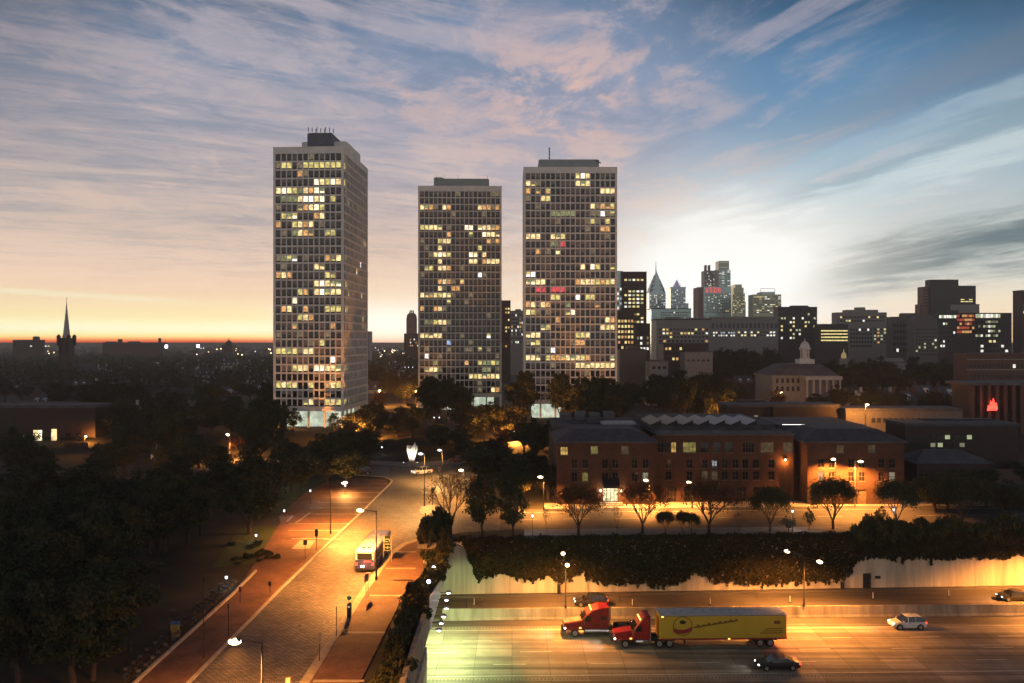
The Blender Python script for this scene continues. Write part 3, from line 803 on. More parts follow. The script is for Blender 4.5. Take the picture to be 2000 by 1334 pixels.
def tower(label, cx, cy, rz, front_bays, side_bays, pat, side_lit, seed):
    rnd = random.Random(seed)
    t = thing('apartment_tower', label, 'apartment tower', (cx, cy, terrain(cx, cy)), rz, 'apartment towers in a row of three')
    W, D = front_bays * BAY + 1.5, side_bays * BAY + 1.5
    ztop = LOB + NR * FH
    H = ztop + 2.2
    grid = MB(); rest = MB(); lit = []
    # four faces: (origin, along, inward, bays)
    faces = [((-W / 2, 0), (1, 0), (0, 1), front_bays), ((W / 2, 0), (0, 1), (-1, 0), side_bays),
             ((W / 2, D), (-1, 0), (0, -1), front_bays), ((-W / 2, D), (0, -1), (1, 0), side_bays)]
    for fi, (o, u, v, nb) in enumerate(faces):
        grid.M = rest.M = Matrix(((u[0], v[0], 0, o[0]), (u[1], v[1], 0, o[1]), (0, 0, 1, 0), (0, 0, 0, 1)))
        M4 = grid.M.copy()
        L = nb * BAY + 1.5
        for k in range(1, nb):                               # fins between the windows
            x = .75 + k * BAY
            grid.box(x - .17, x + .17, .03, .4, LOB + .62, ztop - .02)
        for r_ in range(NR):
            z = LOB + r_ * FH
            if r_: grid.box(.72, L - .72, .0, .4, z - .02, z + .50)
            for k in range(nb):
                xa, xb = .75 + k * BAY + .16, .75 + (k + 1) * BAY - .16
                za, zb = z + .50, z + FH - .02
                ch = '.'
                if fi == 0: ch = pat[NR - 1 - r_][k]
                elif fi == 1 and (NR - 1 - r_, k) in side_lit: ch = side_lit[(NR - 1 - r_, k)]
                elif fi > 1 and rnd.random() < .12: ch = rnd.choice('wyog')
                rest.box(xa, xb, .46, .28, za, za + .40, 3)   # air-conditioner strip under each pane
                zs = za + .40
                if ch == '.':
                    q = rnd.random()
                    if q < .50: rest.quad((xa, .28, zs), (xb, .28, zs), (xb, .28, zb), (xa, .28, zb), 0)
                    elif q < .74:
                        rest.quad((xa, .28, zs), (xb, .28, zs), (xb, .28, zb), (xa, .28, zb), 1)
                    elif q < .95:
                        zm = zs + (zb - zs) * rnd.uniform(.25, .7)
                        rest.quad((xa, .28, zs), (xb, .28, zs), (xb, .28, zm), (xa, .28, zm), 0); rest.quad((xa, .28, zm), (xb, .28, zm), (xb, .28, zb), (xa, .28, zb), 1)
                    else: rest.quad((xa, .28, zs), (xb, .28, zs), (xb, .28, zb), (xa, .28, zb), 2)
                else: lit.append((M4, xa, xb, zs, zb, WK[ch], fi))
        # corner pier, beam over the lobby, parapet, and the lobby columns
        grid.box(.0, .75, .0, .75, 0, ztop); grid.box(.72, L - .72, .0, .7, LOB - 1.1, LOB + .46)
        grid.box(L - .75, L - .001, .002, .75, 0, ztop - .001) if fi in (0, 2) else None
        for k in range(3, nb - 1, 3): grid.box(.75 + k * BAY - .3, .75 + k * BAY + .3, .1, .7, 0, LOB - 1.1)
    grid.M = rest.M = None
    grid.box(-W / 2 - .03, W / 2 + .03, -.03, D + .03, ztop, H)
    grid.box(-W / 2 + .7, W / 2 - .7, .7, D - .7, LOB - 1.1, LOB - .2)
    grid.build('concrete_frame', M_conc, t)
    rest.box(-W / 2 + .32, W / 2 - .32, .34, D - .34, LOB + .1, ztop - .3, 0)
    w_ = rest.build('window', [M_glass, M_blind, W_lit[8], M_vent], t); w_['kind'] = 'stuff'
    lit.sort(key=lambda q: q[6])
    extra = MB()
    for i, (M4, xa, xb, za, zb, k, fi) in enumerate(lit):
        split = rnd.random() < .3
        g = MB() if i < 98 else extra
        g.M = M4
        if split and k != 7:
            zm = za + (zb - za) * rnd.uniform(.3, .65)
            g.quad((xa, .28, za), (xb, .28, za), (xb, .28, zm), (xa, .28, zm), k); g.quad((xa, .28, zm), (xb, .28, zm), (xb, .28, zb), (xa, .28, zb), rnd.choice([k, 4, 2, 8]))
        else: g.quad((xa, .28, za), (xb, .28, za), (xb, .28, zb), (xa, .28, zb), k)
        if i < 98: g.M = None; g.build('window', W_lit, t)
    if extra.v:
        extra.M = None; e = extra.build('window', W_lit, t); e['kind'] = 'stuff'
    # lit lobby behind the columns
    lob = MB(); lob.box(-W / 2 + 3.2, W / 2 - 3.2, 3.4, D - 3.4, .0, LOB - 1.12)
    lob.build('lobby', E_lobby, t)
    return t, W, D, H

ra = R(-3)
A_side = {(1, 0): 'y', (1, 1): 'd', (3, 0): 'y', (3, 1): 'd', (5, 3): 'g', (9, 15): 'o', (9, 16): 'o', (12, 1): 'd', (13, 9): 'W', (15, 1): 'y', (15, 2): 'd', (16, 3): 'w', (16, 13): 'y', (18, 1): 'y', (18, 2): 'g', (19, 14): 'y', (20, 14): 'g', (12, 12): 'W',
          (25, 0): 'g', (25, 1): 'g', (25, 2): 'g', (27, 0): 'o', (29, 0): 'y', (29, 1): 'g', (22, 5): 'd', (5, 10): 'g', (21, 8): 'd'}
cx = (XA(533, 250) + XA(671, 250)) / 2
tA, WA, DA, HA = tower('left apartment tower, its side wall showing, antennas round a dark rooftop box', cx, 250, ra, 12, 18, PAT_A, A_side, 1)
tB, WB, DB, HB = tower('middle apartment tower, looking smallest of the three, long low penthouse on its roof', (XA(819, 313) + XA(977.5, 313)) / 2, 313, 0.02, 18, 12, PAT_B, {(6, 2): 'y', (14, 5): 'o'}, 2)
tC, WC, DC, HC = tower('right apartment tower with a striped mast on its penthouse, beside the skyline', (XA(1022, 279) + XA(1206, 279)) / 2, 279, 0, 18, 12, PAT_C, {}, 3)
M_pent = mat('penthouse_cladding', (.30, .34, .32), .7, var=.15)
M_slateblue = mat('dark_screen', (.12, .13, .16), .7)
def roofbox(t, x0, x1, y0, y1, h, H, m_, name='penthouse'):
    m = MB(); m.box(x0, x1, y0, y1, H, H + h); m.box(x0 + .4, x1 - .4, y0 + .4, y1 - .4, H + h, H + h + .25)
    return m.build(name, m_, t)
roofbox(tA, -4.6, 10.2, 8, 26, 3.4, HA, M_conc)
roofbox(tA, -2.0, 6.0, 5.5, 16, 5.6, HA, M_slateblue, 'plant_screen')
for i in range(9):
    m = MB(); x = -1.8 + i * .95; m.tube([(x, 5.8 + (i % 3), HA + 5.8), (x, 5.8 + (i % 3), HA + 7.4 + (i % 2) * .6)], .07, 5); m.box(x - .12, x + .12, 5.7 + (i % 3), 5.9 + (i % 3), HA + 6.4, HA + 7.6)
    m.build('antenna', M_grey, tA)
roofbox(tB, -10.4, 11.4, 5, 17, 3.7, HB, M_pent)
roofbox(tB, -10.6, -6.8, 4.6, 8, 4.1, HB, M_pent, 'stair_head')
for x in (-9.5, -6.5, -1, 10.8):
    m = MB(); m.tube([(x, 5.4, HB + 3.8), (x, 5.4, HB + 5.4)], .06, 5); m.build('antenna', M_grey, tB)
roofbox(tC, -10.9, 10.6, 5, 17, 3.6, HC, M_pent)
m = MB(); x = -7.1
m.tube([(x, 5.5, HC + 3.6), (x, 5.5, HC + 8.2)], .16, 6)
for z in (4.4, 5.6, 6.6, 7.6): m.ball((x, 5.5, HC + z), .34, 6)
m.build('mast', mat('red_mast', (.16, .05, .04), .6), tC)
m = MB(); m.tube([(9.5, 5.0, HC + 3.4), (11.2, 4.6, HC + 2.3)], .2, 6); m.build('antenna', M_dark, tC)
# ------------------------------------------------------------------ the brick building along the street
M_brickw = brick('red_brick', (.075, .034, .020, 1), (.11, .050, .030, 1), (.085, .06, .045, 1), .42, .14, .012, .85, .2, .4, rotx=R(90), vs=.3)
M_stone = mat('stone_trim', (.16, .11, .075), .8)
M_frame = mat('window_frame', (.10, .075, .055), .6)
E_win = [emit('lit_pane_' + n, c, s_, .8, 1.3) for n, c, s_ in (('amber', (1, .62, .16, 1), .55), ('olive', (.75, .62, .16, 1), .28), ('faint', (.8, .55, .25, 1), .09), ('bright', (1, .86, .45, 1), 1.2), ('pale', (.85, .8, .55, 1), .35))]
GL = mat('room_dark_glass', (.015, .012, .012), .1, var=.3, spec=.6)
M_canopy = mat('dark_canopy', (.03, .02, .02), .7)

def wall_holes(mb, x0, x1, z0, z1, y, holes, depth=.28, mi=0):
    """a wall in the plane y, facing -y, with reveals round each opening (a,b,c,d)=(x0,x1,z0,z1)"""
    xs = sorted({x0, x1} | {h[0] for h in holes} | {h[1] for h in holes}); zs = sorted({z0, z1} | {h[2] for h in holes} | {h[3] for h in holes})
    for i in range(len(xs) - 1):
        for j in range(len(zs) - 1):
            mx, mz = (xs[i] + xs[i + 1]) / 2, (zs[j] + zs[j + 1]) / 2
            if any(a < mx < b and c < mz < d for a, b, c, d in holes): continue
            mb.quad((xs[i], y, zs[j]), (xs[i + 1], y, zs[j]), (xs[i + 1], y, zs[j + 1]), (xs[i], y, zs[j + 1]), mi)
    for a, b, c, d in holes:
        for p, q in (((a, c), (a, d)), ((a, d), (b, d)), ((b, d), (b, c)), ((b, c), (a, c))):
            mb.quad((p[0], y, p[1]), (q[0], y, q[1]), (q[0], y + depth, q[1]), (p[0], y + depth, p[1]), mi)

def window_part(parent, a, b, c, d, y, glass, nx=2, nz=2, depth=.24, fr=.07, sill=True):
    m = MB(); yy = y + depth - .08
    m.box(a, a + fr, yy, yy + .06, c, d); m.box(b - fr, b, yy, yy + .06, c, d); m.box(a + fr, b - fr, yy, yy + .06, c, c + fr); m.box(a + fr, b - fr, yy, yy + .06, d - fr, d)
    for k in range(1, nx):
        x = a + (b - a) * k / nx; m.box(x - .03, x + .03, yy + .003, yy + .05, c + fr, d - fr)
    for k in range(1, nz):
        z = c + (d - c) * k / nz; m.box(a + fr, b - fr, yy + .006, yy + .045, z - .03, z + .03)
    f = m.build('window', M_frame, parent)
    p = MB(); p.box(a, b, y + depth, y + depth + .02, c, d); p.build('pane', glass, f)
    if sill:
        s_ = MB(); s_.box(a - .08, b + .08, y - .07, y + depth - .1, c - .12, c - .003); s_.build('sill', M_stone, f)
    return f

YB = 151.0; SL = R(math.degrees(math.atan(.0426)))
bx = lambda px: XA(px, YB + .0) - XA(1088, YB)       # along the front from its left corner
brk = thing('brick_building', 'long four-storey brick building facing the street behind the highway wall, dark hipped roofs', 'building', (XA(1088, YB), YB, 0), 0)
zb = lambda py: ZA(py, YB)
EAVE = zb(865)
body = MB()
# left block
def hole(pc, py, w=1.15, h=1.75): x = bx(pc); z = zb(py); return (x - w / 2, x + w / 2, z - h / 2, z + h / 2)
lw = []
for pc, py, g, nx in ((1102, 881, E_win[0], 3), (1161, 879, E_win[1], 3), (1221, 879, E_win[2], 3)): lw.append((hole(pc, py, 1.45, 1.55), g, nx))
for pc in (1122, 1143, 1182, 1202, 1240, 1261):
    lw.append((hole(pc, 906), GL, 2))
    lw.append((hole(pc, 932), E_win[1] if pc == 1143 else E_win[4] if pc == 1261 else GL, 2))
for pc in (1108, 1134, 1236, 1262): lw.append((hole(pc, 964, 1.2, 2.2), GL, 2))
door = (bx(1178), bx(1207), .55, 3.2)
xl0, xl1 = 0.0, bx(1281)
wall_holes(body, xl0, xl1, 0, EAVE, 0, [h for h, _, _ in lw] + [door])
# set-back middle
ym = 3.0
xm0, xm1 = xl1, bx(1560)
def hole_m(pc, py, w=1.2, h=1.7):
    x = XA(pc, YB + ym) - XA(1088, YB); z = ZA(py, YB + ym); return (x - w / 2, x + w / 2, z - h / 2, z + h / 2)
mw = []
for pc, w, g, nx in ((1291, 1.2, GL, 2), (1302, .9, GL, 2), (1316, 1.0, E_win[0], 2), (1347, 2.6, E_win[1], 4), (1376, 1.6, GL, 3), (1400, 1.6, GL, 3), (1424, 1.6, GL, 3), (1462, 2.2, GL, 4), (1499, 2.6, E_win[2], 4), (1540, 2.0, E_win[2], 3)):
    mw.append((hole_m(pc, 874, w, 2.0), g, nx))
for pc in (1306, 1347, 1377, 1396, 1416, 1437, 1456, 1477, 1507):
    mw.append((hole_m(pc, 906), GL, 2)); mw.append((hole_m(pc, 929), GL if pc not in (1377, 1396) else E_win[2], 2))
for pc in (1312, 1346, 1380, 1414, 1448, 1482, 1512): mw.append((hole_m(pc, 966, 1.9, 3.0), GL, 3))
XM0, XM1 = xm0, xm1
wall_holes(body, XM0 - .2, XM1, 0, zb(858) + .4, ym, [h for h, _, _ in mw])
# dark stair recess between the middle and the right block
body.quad((XM1, ym + 2, 0), (bx(1577), ym + 2, 0), (bx(1577), ym + 2, EAVE), (XM1, ym + 2, EAVE))
body.quad((XM1, ym, 0), (XM1, ym + 2, 0), (XM1, ym + 2, EAVE), (XM1, ym, EAVE))
# right block
xr0, xr1 = bx(1577), bx(1766)
rw = []
for pc, g in ((1642, E_win[2]), (1703, E_win[2])): rw.append((hole(pc, 877, 1.4, 1.5), g, 3))
for pc in (1604, 1625, 1663, 1684, 1722, 1743):
    rw.append((hole(pc, 905), GL, 2)); rw.append((hole(pc, 931), E_win[4] if pc in (1604, 1743) else GL, 2))
rw.append((hole(1617, 962, 1.5, 2.6), GL, 2)); rw.append((hole(1738, 962, 1.5, 2.6), GL, 2))
rdoor = (bx(1675), bx(1692), .1, 2.9)
wall_holes(body, xr0, xr1, 0, EAVE, 0, [h for h, _, _ in rw] + [rdoor])
# ends, backs
DB_ = 34.0
def side(x, y0, y1, z1): body.quad((x, y0, 0), (x, y1, 0), (x, y1, z1), (x, y0, z1))
side(xl0, 0, DB_, EAVE); side(xl1, 0, ym, EAVE); side(xr0, 0, ym + 2, EAVE); side(xr1, 0, DB_, EAVE)
body.quad((xl0, DB_, 0), (xr1, DB_, 0), (xr1, DB_, EAVE), (xl0, DB_, EAVE))
body.build('wall', M_brickw, brk)
inn = MB(); inn.box(xl0 + .4, xr1 - .4, ym + 3, DB_ - .3, .1, EAVE - .2); inn.build('core', M_roofdark, brk)
for lst, y in ((lw, 0), (mw, ym), (rw, 0)):
    for (a, b, c, d), g, nx in lst: window_part(brk, a, b, c, d, y, g, nx, 2 if d - c < 2.3 else 3)
# hipped roofs with eaves
def hip(x0, x1, y0, y1, z, h, inset, name='roof', ov=.5):
    m = MB(); m.box(x0 - ov, x1 + ov, y0 - ov, y1 + ov, z + .01, z + .3)
    m.frustum(x0 - ov, x1 + ov, y0 - ov, y1 + ov, z + .3, x0 + inset, x1 - inset, y0 + inset, y1 - inset, z + h)
    return m.build(name, M_slate, brk)
hip(xl0, xl1 - .1, 0, 15, EAVE, 2.3, 3.6); hip(xr0 - .5, xr1, 0, 15, EAVE, 2.3, 3.6)
m = MB(); m.box(XM0 + .6, XM1 + .2, ym - .35, DB_, zb(858) + .42, zb(858) + .7); m.box(XM0 + .6, XM1, ym + .6, ym + 1.0, zb(858) + .7, zb(858) + 1.25); m.build('flat_roof', M_roofgrey, brk)
m = MB(); m.box(xl0 + .2, XM0, 15.6, DB_, EAVE + .3, EAVE + 1.6); m.box(xr0, xr1 - .2, 15.6, DB_, EAVE + .3, EAVE + 1.7); m.build('flat_roof', M_roofdark, brk)
m = MB(); m.box(XM0 + 1.2, XM1 - 1.5, ym + 6, ym + 30, zb(858) + .7, zb(858) + 1.9); m.build('roof_plinth', M_roofdark, brk)
# row of glazed saw-tooth roof lights
M_sky = mat('skylight_glass', (.22, .22, .235), .42, var=.12, spec=.7)
zs = zb(858) + 1.92
for i in range(7):
    x = XA(1270 + 31.3 * i, 158) - XA(1088, YB)
    m = MB()
    m.add([(x, 7.2, zs), (x + 2.2, 7.2, zs), (x + 2.2, 7.2, zs + 1.0), (x, 19.5, zs), (x + 2.2, 19.5, zs), (x + 2.2, 19.5, zs + 1.0)], [(0, 1, 2), (5, 4, 3), (0, 2, 5, 3), (0, 3, 4, 1), (1, 4, 5, 2)])
    s_ = m.build('skylight', M_dark, brk)
    m = MB(); m.add([(x + .1, 7.3, zs + .08), (x + 2.12, 7.3, zs + 1.0), (x + 2.12, 19.4, zs + 1.0), (x + .1, 19.4, zs + .08)], [(0, 1, 2, 3)]); m.build('pane', M_sky, s_)
# roof plant
M_pale = mat('galvanised_plant', (.40, .42, .46), .5, .3, var=.2)
for (a, b, c, d), y, mm in (((1176, 1243, 826, 836), 18, M_pale), ((1143, 1166, 833, 837), 16, M_pale), ((1112, 1140, 828, 835), 20, M_roofdark), ((1150, 1178, 818, 836), 22, M_roofdark)):
    x0, x1 = XA(a, YB + y) - XA(1088, YB), XA(b, YB + y) - XA(1088, YB)
    m = MB(); m.box(x0, x1, y, y + 4, EAVE + 1.6, ZA(c, YB + y)); m.box(x0 + .3, x1 - .3, y + .4, y + 3.6, ZA(c, YB + y), ZA(c, YB + y) + .15); m.build('roof_plant', mm, brk)
m = MB()
for k in range(4): m.box(bx(1112) + 3.2 * k, bx(1112) + 3.2 * k + 2.4, 27, 30, EAVE + 1.6, EAVE + 3.2 + .3 * (k % 2))
m.build('roof_plant', M_roofgrey, brk)
# entrance: glazed doors, canopy, steps, two wall lamps
a, b, c, d = door
m = MB(); m.box(a, b, .30, .34, c, d)
f = m.build('entrance', E_win[3], brk)
m = MB()
for k in range(5): x = a + (b - a) * k / 4; m.box(x - .05, x + .05, .2, .29, c, d)
m.box(a, b, .2, .28, d - .5, d - .4); m.box(a, b, .2, .28, c, c + .1); m.build('door_frame', M_dark, f)
m = MB(); m.add([(a - .15, -1.5, d + .2), (b + .15, -1.5, d + .2), (b + .15, 0, d + .2), (a - .15, 0, d + .2), (a - .15, -1.5, d + .7), (b + .15, -1.5, d + .7), (b + .15, 0, d + 1.9), (a - .15, 0, d + 1.9)],
                  [(0, 3, 2, 1), (4, 5, 6, 7), (0, 1, 5, 4), (1, 2, 6, 5), (2, 3, 7, 6), (3, 0, 4, 7)]); m.build('canopy', M_canopy, brk)
m = MB(); m.box(a - .8, b + .8, -1.1, -.0, .155, .55); m.box(a - .8, b + .8, -1.6, -1.1, .155, .35); m.build('steps', M_walk, brk)
lamp_light(brk, ((a + b) / 2, -.5, 2.6), (1, .85, .5), 260, .4)
for px in (1173, 1213):
    x = bx(px); z = zb(958)
    m = MB(); m.box(x - .14, x + .14, -.25, -.0, z - .3, z - .2); m.box(x - .14, x + .14, -.25, 0, z + .25, z + .32); l_ = m.build('wall_lamp', M_dark, brk)
    m = MB(); m.box(x - .12, x + .12, -.22, -.02, z - .2, z + .25); m.build('lamp_glass', emit('sconce_glow', (1, .72, .35, 1), 7.0), l_)
    lamp_light(brk, (x, -.5, z), (1, .6, .25), 220, .15)
a, b, c, d = rdoor
m = MB(); m.box(a, b, .2, .26, c, d); dd = m.build('door', M_stone, brk)
m = MB(); m.box(b - .3, b - .2, .12, .2, 1.2, 1.35); m.build('handle', M_grey, dd)
# flood lamp high on the stair recess
p = bx(1543)
m = MB(); m.box(p - .2, p + .2, ym - .45, ym - .02, zb(901) - .12, zb(901) + .1); fl = m.build('wall_lamp', M_dark, brk)
m = MB(); m.ball((p, ym - .45, zb(901) - .1), .2, 8); m.build('lamp_glass', E_sod, fl, True)
lamp_light(brk, (p, ym - .8, zb(901) - .5), SOD, 110, .2)
# lit slot in the roof of the right block
m = MB(); m.box(bx(1586), bx(1634), 16.5, 16.7, ZA(832, YB + 16.5), ZA(829, YB + 16.5)); m.build('clerestory', emit('strip_light', (1, .97, .9, 1), 2.5), brk)
brk.rotation_euler = (0, 0, .0)
# ------------------------------------------------------------------ the city behind
def citymat(n, c, **k): return mat(n, c, k.pop('rough', .6), **k)
CM = {
    'brick': citymat('far_brick', (.10, .05, .035)), 'dark': citymat('far_dark_stone', (.05, .046, .042)), 'teal': citymat('far_teal_glass', (.32, .46, .46), rough=.2, metal=.6),
    'grey': citymat('far_grey_stone', (.26, .25, .23)), 'pale': citymat('far_pale_stone', (.45, .43, .40)), 'blue': citymat('far_blue_glass', (.36, .48, .52), rough=.2, metal=.6), 'olive': citymat('far_olive_glass', (.36, .38, .27), rough=.25, metal=.5),
    'red': citymat('far_red_stone', (.22, .11, .09)), 'brown': citymat('far_brown_brick', (.062, .034, .024)), 'dusk': citymat('dimmed_grey_stone', (.12, .11, .10))}  # dusk: darker copy of the grey stone, dimmer light put into its colour
CM['dim_brick'] = citymat('dimmed_brown_brick', (.03, .016, .012))  # brown brick darkened in its colour to offset the back glow
CW = [emit('city_window_' + n, c, s_, .5, .6) for n, c, s_ in (('yellow', (1, .82, .32, 1), 1.0), ('white', (1, .96, .85, 1), 1.2), ('green', (.8, .9, .5, 1), .6), ('orange', (1, .5, .18, 1), .7), ('dim', (.8, .75, .5, 1), .22), ('red', (1, .14, .06, 1), .42), ('cool', (.75, .85, 1, 1), .6))]
M_cityglass = mat('far_dark_panes', (.03, .032, .035), .2)

def dep(px0, px1, Y, depth):
    """no deeper than keeps a building's flank inside the outline it has in the picture"""
    q = px0 if px0 > 1000 else px1
    return max(min(depth, 10 * Y / max(60, abs(q - 1000))), min(depth, 9))
def block(mb, px0, px1, ptop, Y, depth, z0=None, mi=0):
    depth = dep(px0, px1, Y, depth)
    x0, x1 = XA(px0, Y), XA(px1, Y); zt = ZA(ptop, Y)
    mb.box(x0, x1, Y, Y + depth, 3.5 if z0 is None else z0, zt, mi)
    return x0, x1, zt

def windows(t, px0, px1, py0, py1, Y, nx, ny, prob, kinds, seed, dark=True, fw=.62, fh=.5, pat=None):
    """window grid on the front at Y: lit ones are parts of their own, unlit ones one sheet of panes"""
    rnd = random.Random(seed); dk = MB(); n = 0; more = MB()
    for j in range(ny):
        for i in range(nx):
            cx_ = px0 + (px1 - px0) * (i + .5) / nx; cy_ = py0 + (py1 - py0) * (j + .5) / ny
            w, h = (px1 - px0) / nx * fw / 2, (py1 - py0) / ny * fh / 2
            xa, xb, za, zb_ = XA(cx_ - w, Y), XA(cx_ + w, Y), ZA(cy_ + h, Y), ZA(cy_ - h, Y)
            on = (pat[j][i] == '#') if pat else rnd.random() < prob
            if on:
                n += 1
                g = MB() if n <= 90 else more
                k = rnd.choice(kinds)
                g.box(xa, xb, Y - .16, Y - .02, za, zb_, k)
                if n <= 90:
                    o = g.build('window', CW, t); o.matrix_parent_inverse = t.matrix_world.inverted()
            elif dark: dk.box(xa, xb, Y - .10, Y - .02, za, zb_)
    for mb, mm in ((dk, M_cityglass), (more, CW)):
        if mb.v:
            o = mb.build('window', mm, t); o['kind'] = 'stuff'

def bld(label, px, Y, cat='building', name='office_building'):
    t = thing(name, label, cat, (0, 0, 0))
    return t
def fin(t, px, Y, z=3.5):
    """put the Empty at the foot of the building and keep the parts where they are"""
    c = Vector((XA(px, Y), Y, z)); t.location = c
    for o in t.children: o.location = o.location - c; o.matrix_parent_inverse.identity()
def simple(label, px0, px1, ptop, pbot, Y, depth, m_, win=None, seed=0, name='office_building', cat='building', roof=True, plant=None):
    depth = dep(px0, px1, Y, depth)
    t = bld(label, px0, Y, cat, name)
    m = MB(); block(m, px0, px1, ptop, Y, depth); m.build('wall', CM[m_], t)
    if roof:
        x0, x1, zt = XA(px0, Y), XA(px1, Y), ZA(ptop, Y); e = max(.4, (x1 - x0) * .02)
        m = MB(); m.box(x0 - e * .3, x1 + e * .3, Y - e * .3, Y + depth + e * .3, zt, zt + e * 1.2); m.build('roof', M_roofdark, t)
    if plant:
        for (a, b, c, y) in plant:
            m = MB(); x0, x1 = XA(a, Y + y), XA(b, Y + y); m.box(x0, x1, Y + y, Y + y + depth * .4, ZA(ptop, Y), ZA(c, Y + y)); m.box(x0 + .5, x1 - .5, Y + y + .5, Y + y + depth * .4 - .5, ZA(c, Y + y), ZA(c, Y + y) + .6); m.build('roof_plant', CM[m_], t)
    for w in (win or []): windows(t, *w[:4], Y, *w[4:8], seed=seed + 1, **(w[8] if len(w) > 8 else {}))
    fin(t, (px0 + px1) / 2, Y)
    return t
Yy, Wt, Gn, Og, Dm, Rd, Co = 0, 1, 2, 3, 4, 5, 6
# beside the right tower
simple('brown slab of apartments close beside the right tower, tall grid of yellow windows', 1216, 1263, 532, 690, 470, 20, 'brown',
       [(1218, 1258, 543, 692, 5, 20, .5, [Yy, Yy, Wt, Gn], {'pat': ["#####", "....."] + ["....."] + [".####", "#####", ".####", "#####", "####.", "....."] + ["#.##.", "....#", "#####", "##.##", "..###", "...##", "...##", "...##", "...##", "...##", "...##"]})], 5, name='apartment_building')
simple('narrow teal glass slab against the right tower', 1203, 1216, 531, 690, 475, 18, 'teal', [(1204, 1215, 560, 690, 2, 14, .3, [Wt, Co])], 6)
simple('dark low block with six rows of bright square windows right of the tower foot', 1205, 1240, 608, 690, 400, 16, 'dark', [(1206, 1238, 622, 684, 5, 6, .85, [Yy, Yy, Og])], 7, name='apartment_building', plant=[(1212, 1232, 603, 4)])
simple('dark block with few lights beside the block of square windows', 1241, 1270, 633, 690, 410, 18, 'dark', [(1243, 1268, 655, 686, 4, 3, .5, [Wt, Dm])], 8)
# spired skyscraper with stepped gables
def spire_tower(label, px0, px1, pshoulder, ptip, pspire, Y):
    t = bld(label, px0, Y, 'skyscraper', 'skyscraper')
    x0, x1 = XA(px0, Y), XA(px1, Y); w = x1 - x0; xc = (x0 + x1) / 2
    m = MB(); m.box(x0, x1, Y, Y + w, 3, ZA(pshoulder, Y)); m.box(x1, x1 + w * .32, Y + 5, Y + w, 3, ZA(605, Y)); m.build('shaft', CM['blue'], t)
    m = MB(); zs_, zt = ZA(pshoulder, Y), ZA(ptip, Y); n = 5
    for k in range(n):
        f0, f1 = k / n, (k + 1) / n
        a = w / 2 * (1 - f0 ** 1.15 * .86); b = w / 2 * (1 - f1 ** 1.15 * .93)
        z0, z1 = zs_ + (zt - zs_) * f0, zs_ + (zt - zs_) * f1
        m.frustum(xc - a, xc + a, Y + w / 2 - a, Y + w / 2 + a, z0, xc - b, xc + b, Y + w / 2 - b, Y + w / 2 + b, z1)
        h = (z1 - z0) * .9                                            # chevron gables on each stage
        m.add([(xc - a * .92, Y + w / 2 - a - .4, z0), (xc + a * .92, Y + w / 2 - a - .4, z0), (xc, Y + w / 2 - a - .4, z0 + h * 1.6), (xc - a * .92, Y + w / 2 - a + 1.5, z0), (xc + a * .92, Y + w / 2 - a + 1.5, z0), (xc, Y + w / 2 - b, z0 + h * 1.6)],
              [(0, 1, 2), (0, 2, 5, 3), (1, 4, 5, 2)])
    m.build('crown', CM['blue'], t)
    m = MB(); m.tube([(xc, Y + w / 2, zt - 2), (xc, Y + w / 2, (zt + ZA(pspire, Y)) / 2), (xc, Y + w / 2, ZA(pspire, Y))], [1.3, .6, .25], 6); m.build('spire', M_grey, t)
    windows(t, px0 + 1, px1 - 1, pshoulder + 3, 612, Y, 8, 10, .22, [Wt, Wt, Co, Gn], 31, True, .6, .45)
    fin(t, (px0 + px1) / 2, Y)
spire_tower('glass skyscraper with stepped chevron crown and a needle spire', 1268, 1300, 572, 532, 508, 1400)
t = bld('skyscraper topped by an outlined purple triangle of light', 1310, 1450, 'skyscraper', 'skyscraper')
Y = 1450; x0, x1 = XA(1310, Y), XA(1339, Y); xc = (x0 + x1) / 2
m = MB(); m.box(x0, x1, Y, Y + 28, 3, ZA(562, Y)); m.box(x0 - 1, x1 + 1, Y - .8, Y + 28.8, ZA(562, Y), ZA(560.5, Y)); m.box(x1, x1 + 6, Y + 3, Y + 26, 3, ZA(592, Y)); m.build('shaft', CM['blue'], t)
m = MB(); m.frustum(xc - 6, xc + 6, Y + 5, Y + 22, ZA(560.5, Y), xc - .4, xc + .4, Y + 13, Y + 14, ZA(546, Y)); m.build('pyramid', citymat('far_pale_glass', (.75, .76, .78)), t)
m = MB(); A_, B_, C_ = (xc - 6.4, Y + 4.2, ZA(557.5, Y)), (xc + 6.4, Y + 4.2, ZA(557.5, Y)), (xc, Y + 11, ZA(545, Y))
for p, q in ((A_, B_), (B_, C_), (C_, A_)): m.tube([p, q], .34, 5)
m.build('light_tube', emit('purple_tube', (.62, .40, .85, 1), .8), t)
windows(t, 1311, 1338, 565, 612, Y, 8, 12, .3, [Wt, Wt, Gn, Co], 33, True, .6, .45); fin(t, 1325, Y)
simple('low teal office wing at the feet of the two glass skyscrapers', 1272, 1350, 604, 640, 1000, 30, 'teal', [(1290, 1348, 608, 628, 14, 4, .2, [Wt, Dm])], 35)
simple('tall thin skyscraper behind the red lit sign', 1376, 1397, 529, 612, 1500, 26, 'grey', [(1377, 1396, 532, 562, 6, 10, .25, [Wt, Gn])], 36, 'skyscraper', 'skyscraper', plant=[(1377.5, 1380.5, 518, 3), (1384.5, 1387.5, 518, 3)])
simple('pale slim tower between the two tallest skyscrapers', 1397, 1404, 528, 612, 1520, 20, 'pale', None, 37, 'skyscraper', 'skyscraper')
t = bld('tallest skyscraper of the skyline, glass box with a narrower top', 1403, 1540, 'skyscraper', 'skyscraper'); Y = 1540
m = MB(); block(m, 1403, 1427, 527, Y, 30); m.build('shaft', CM['teal'], t)
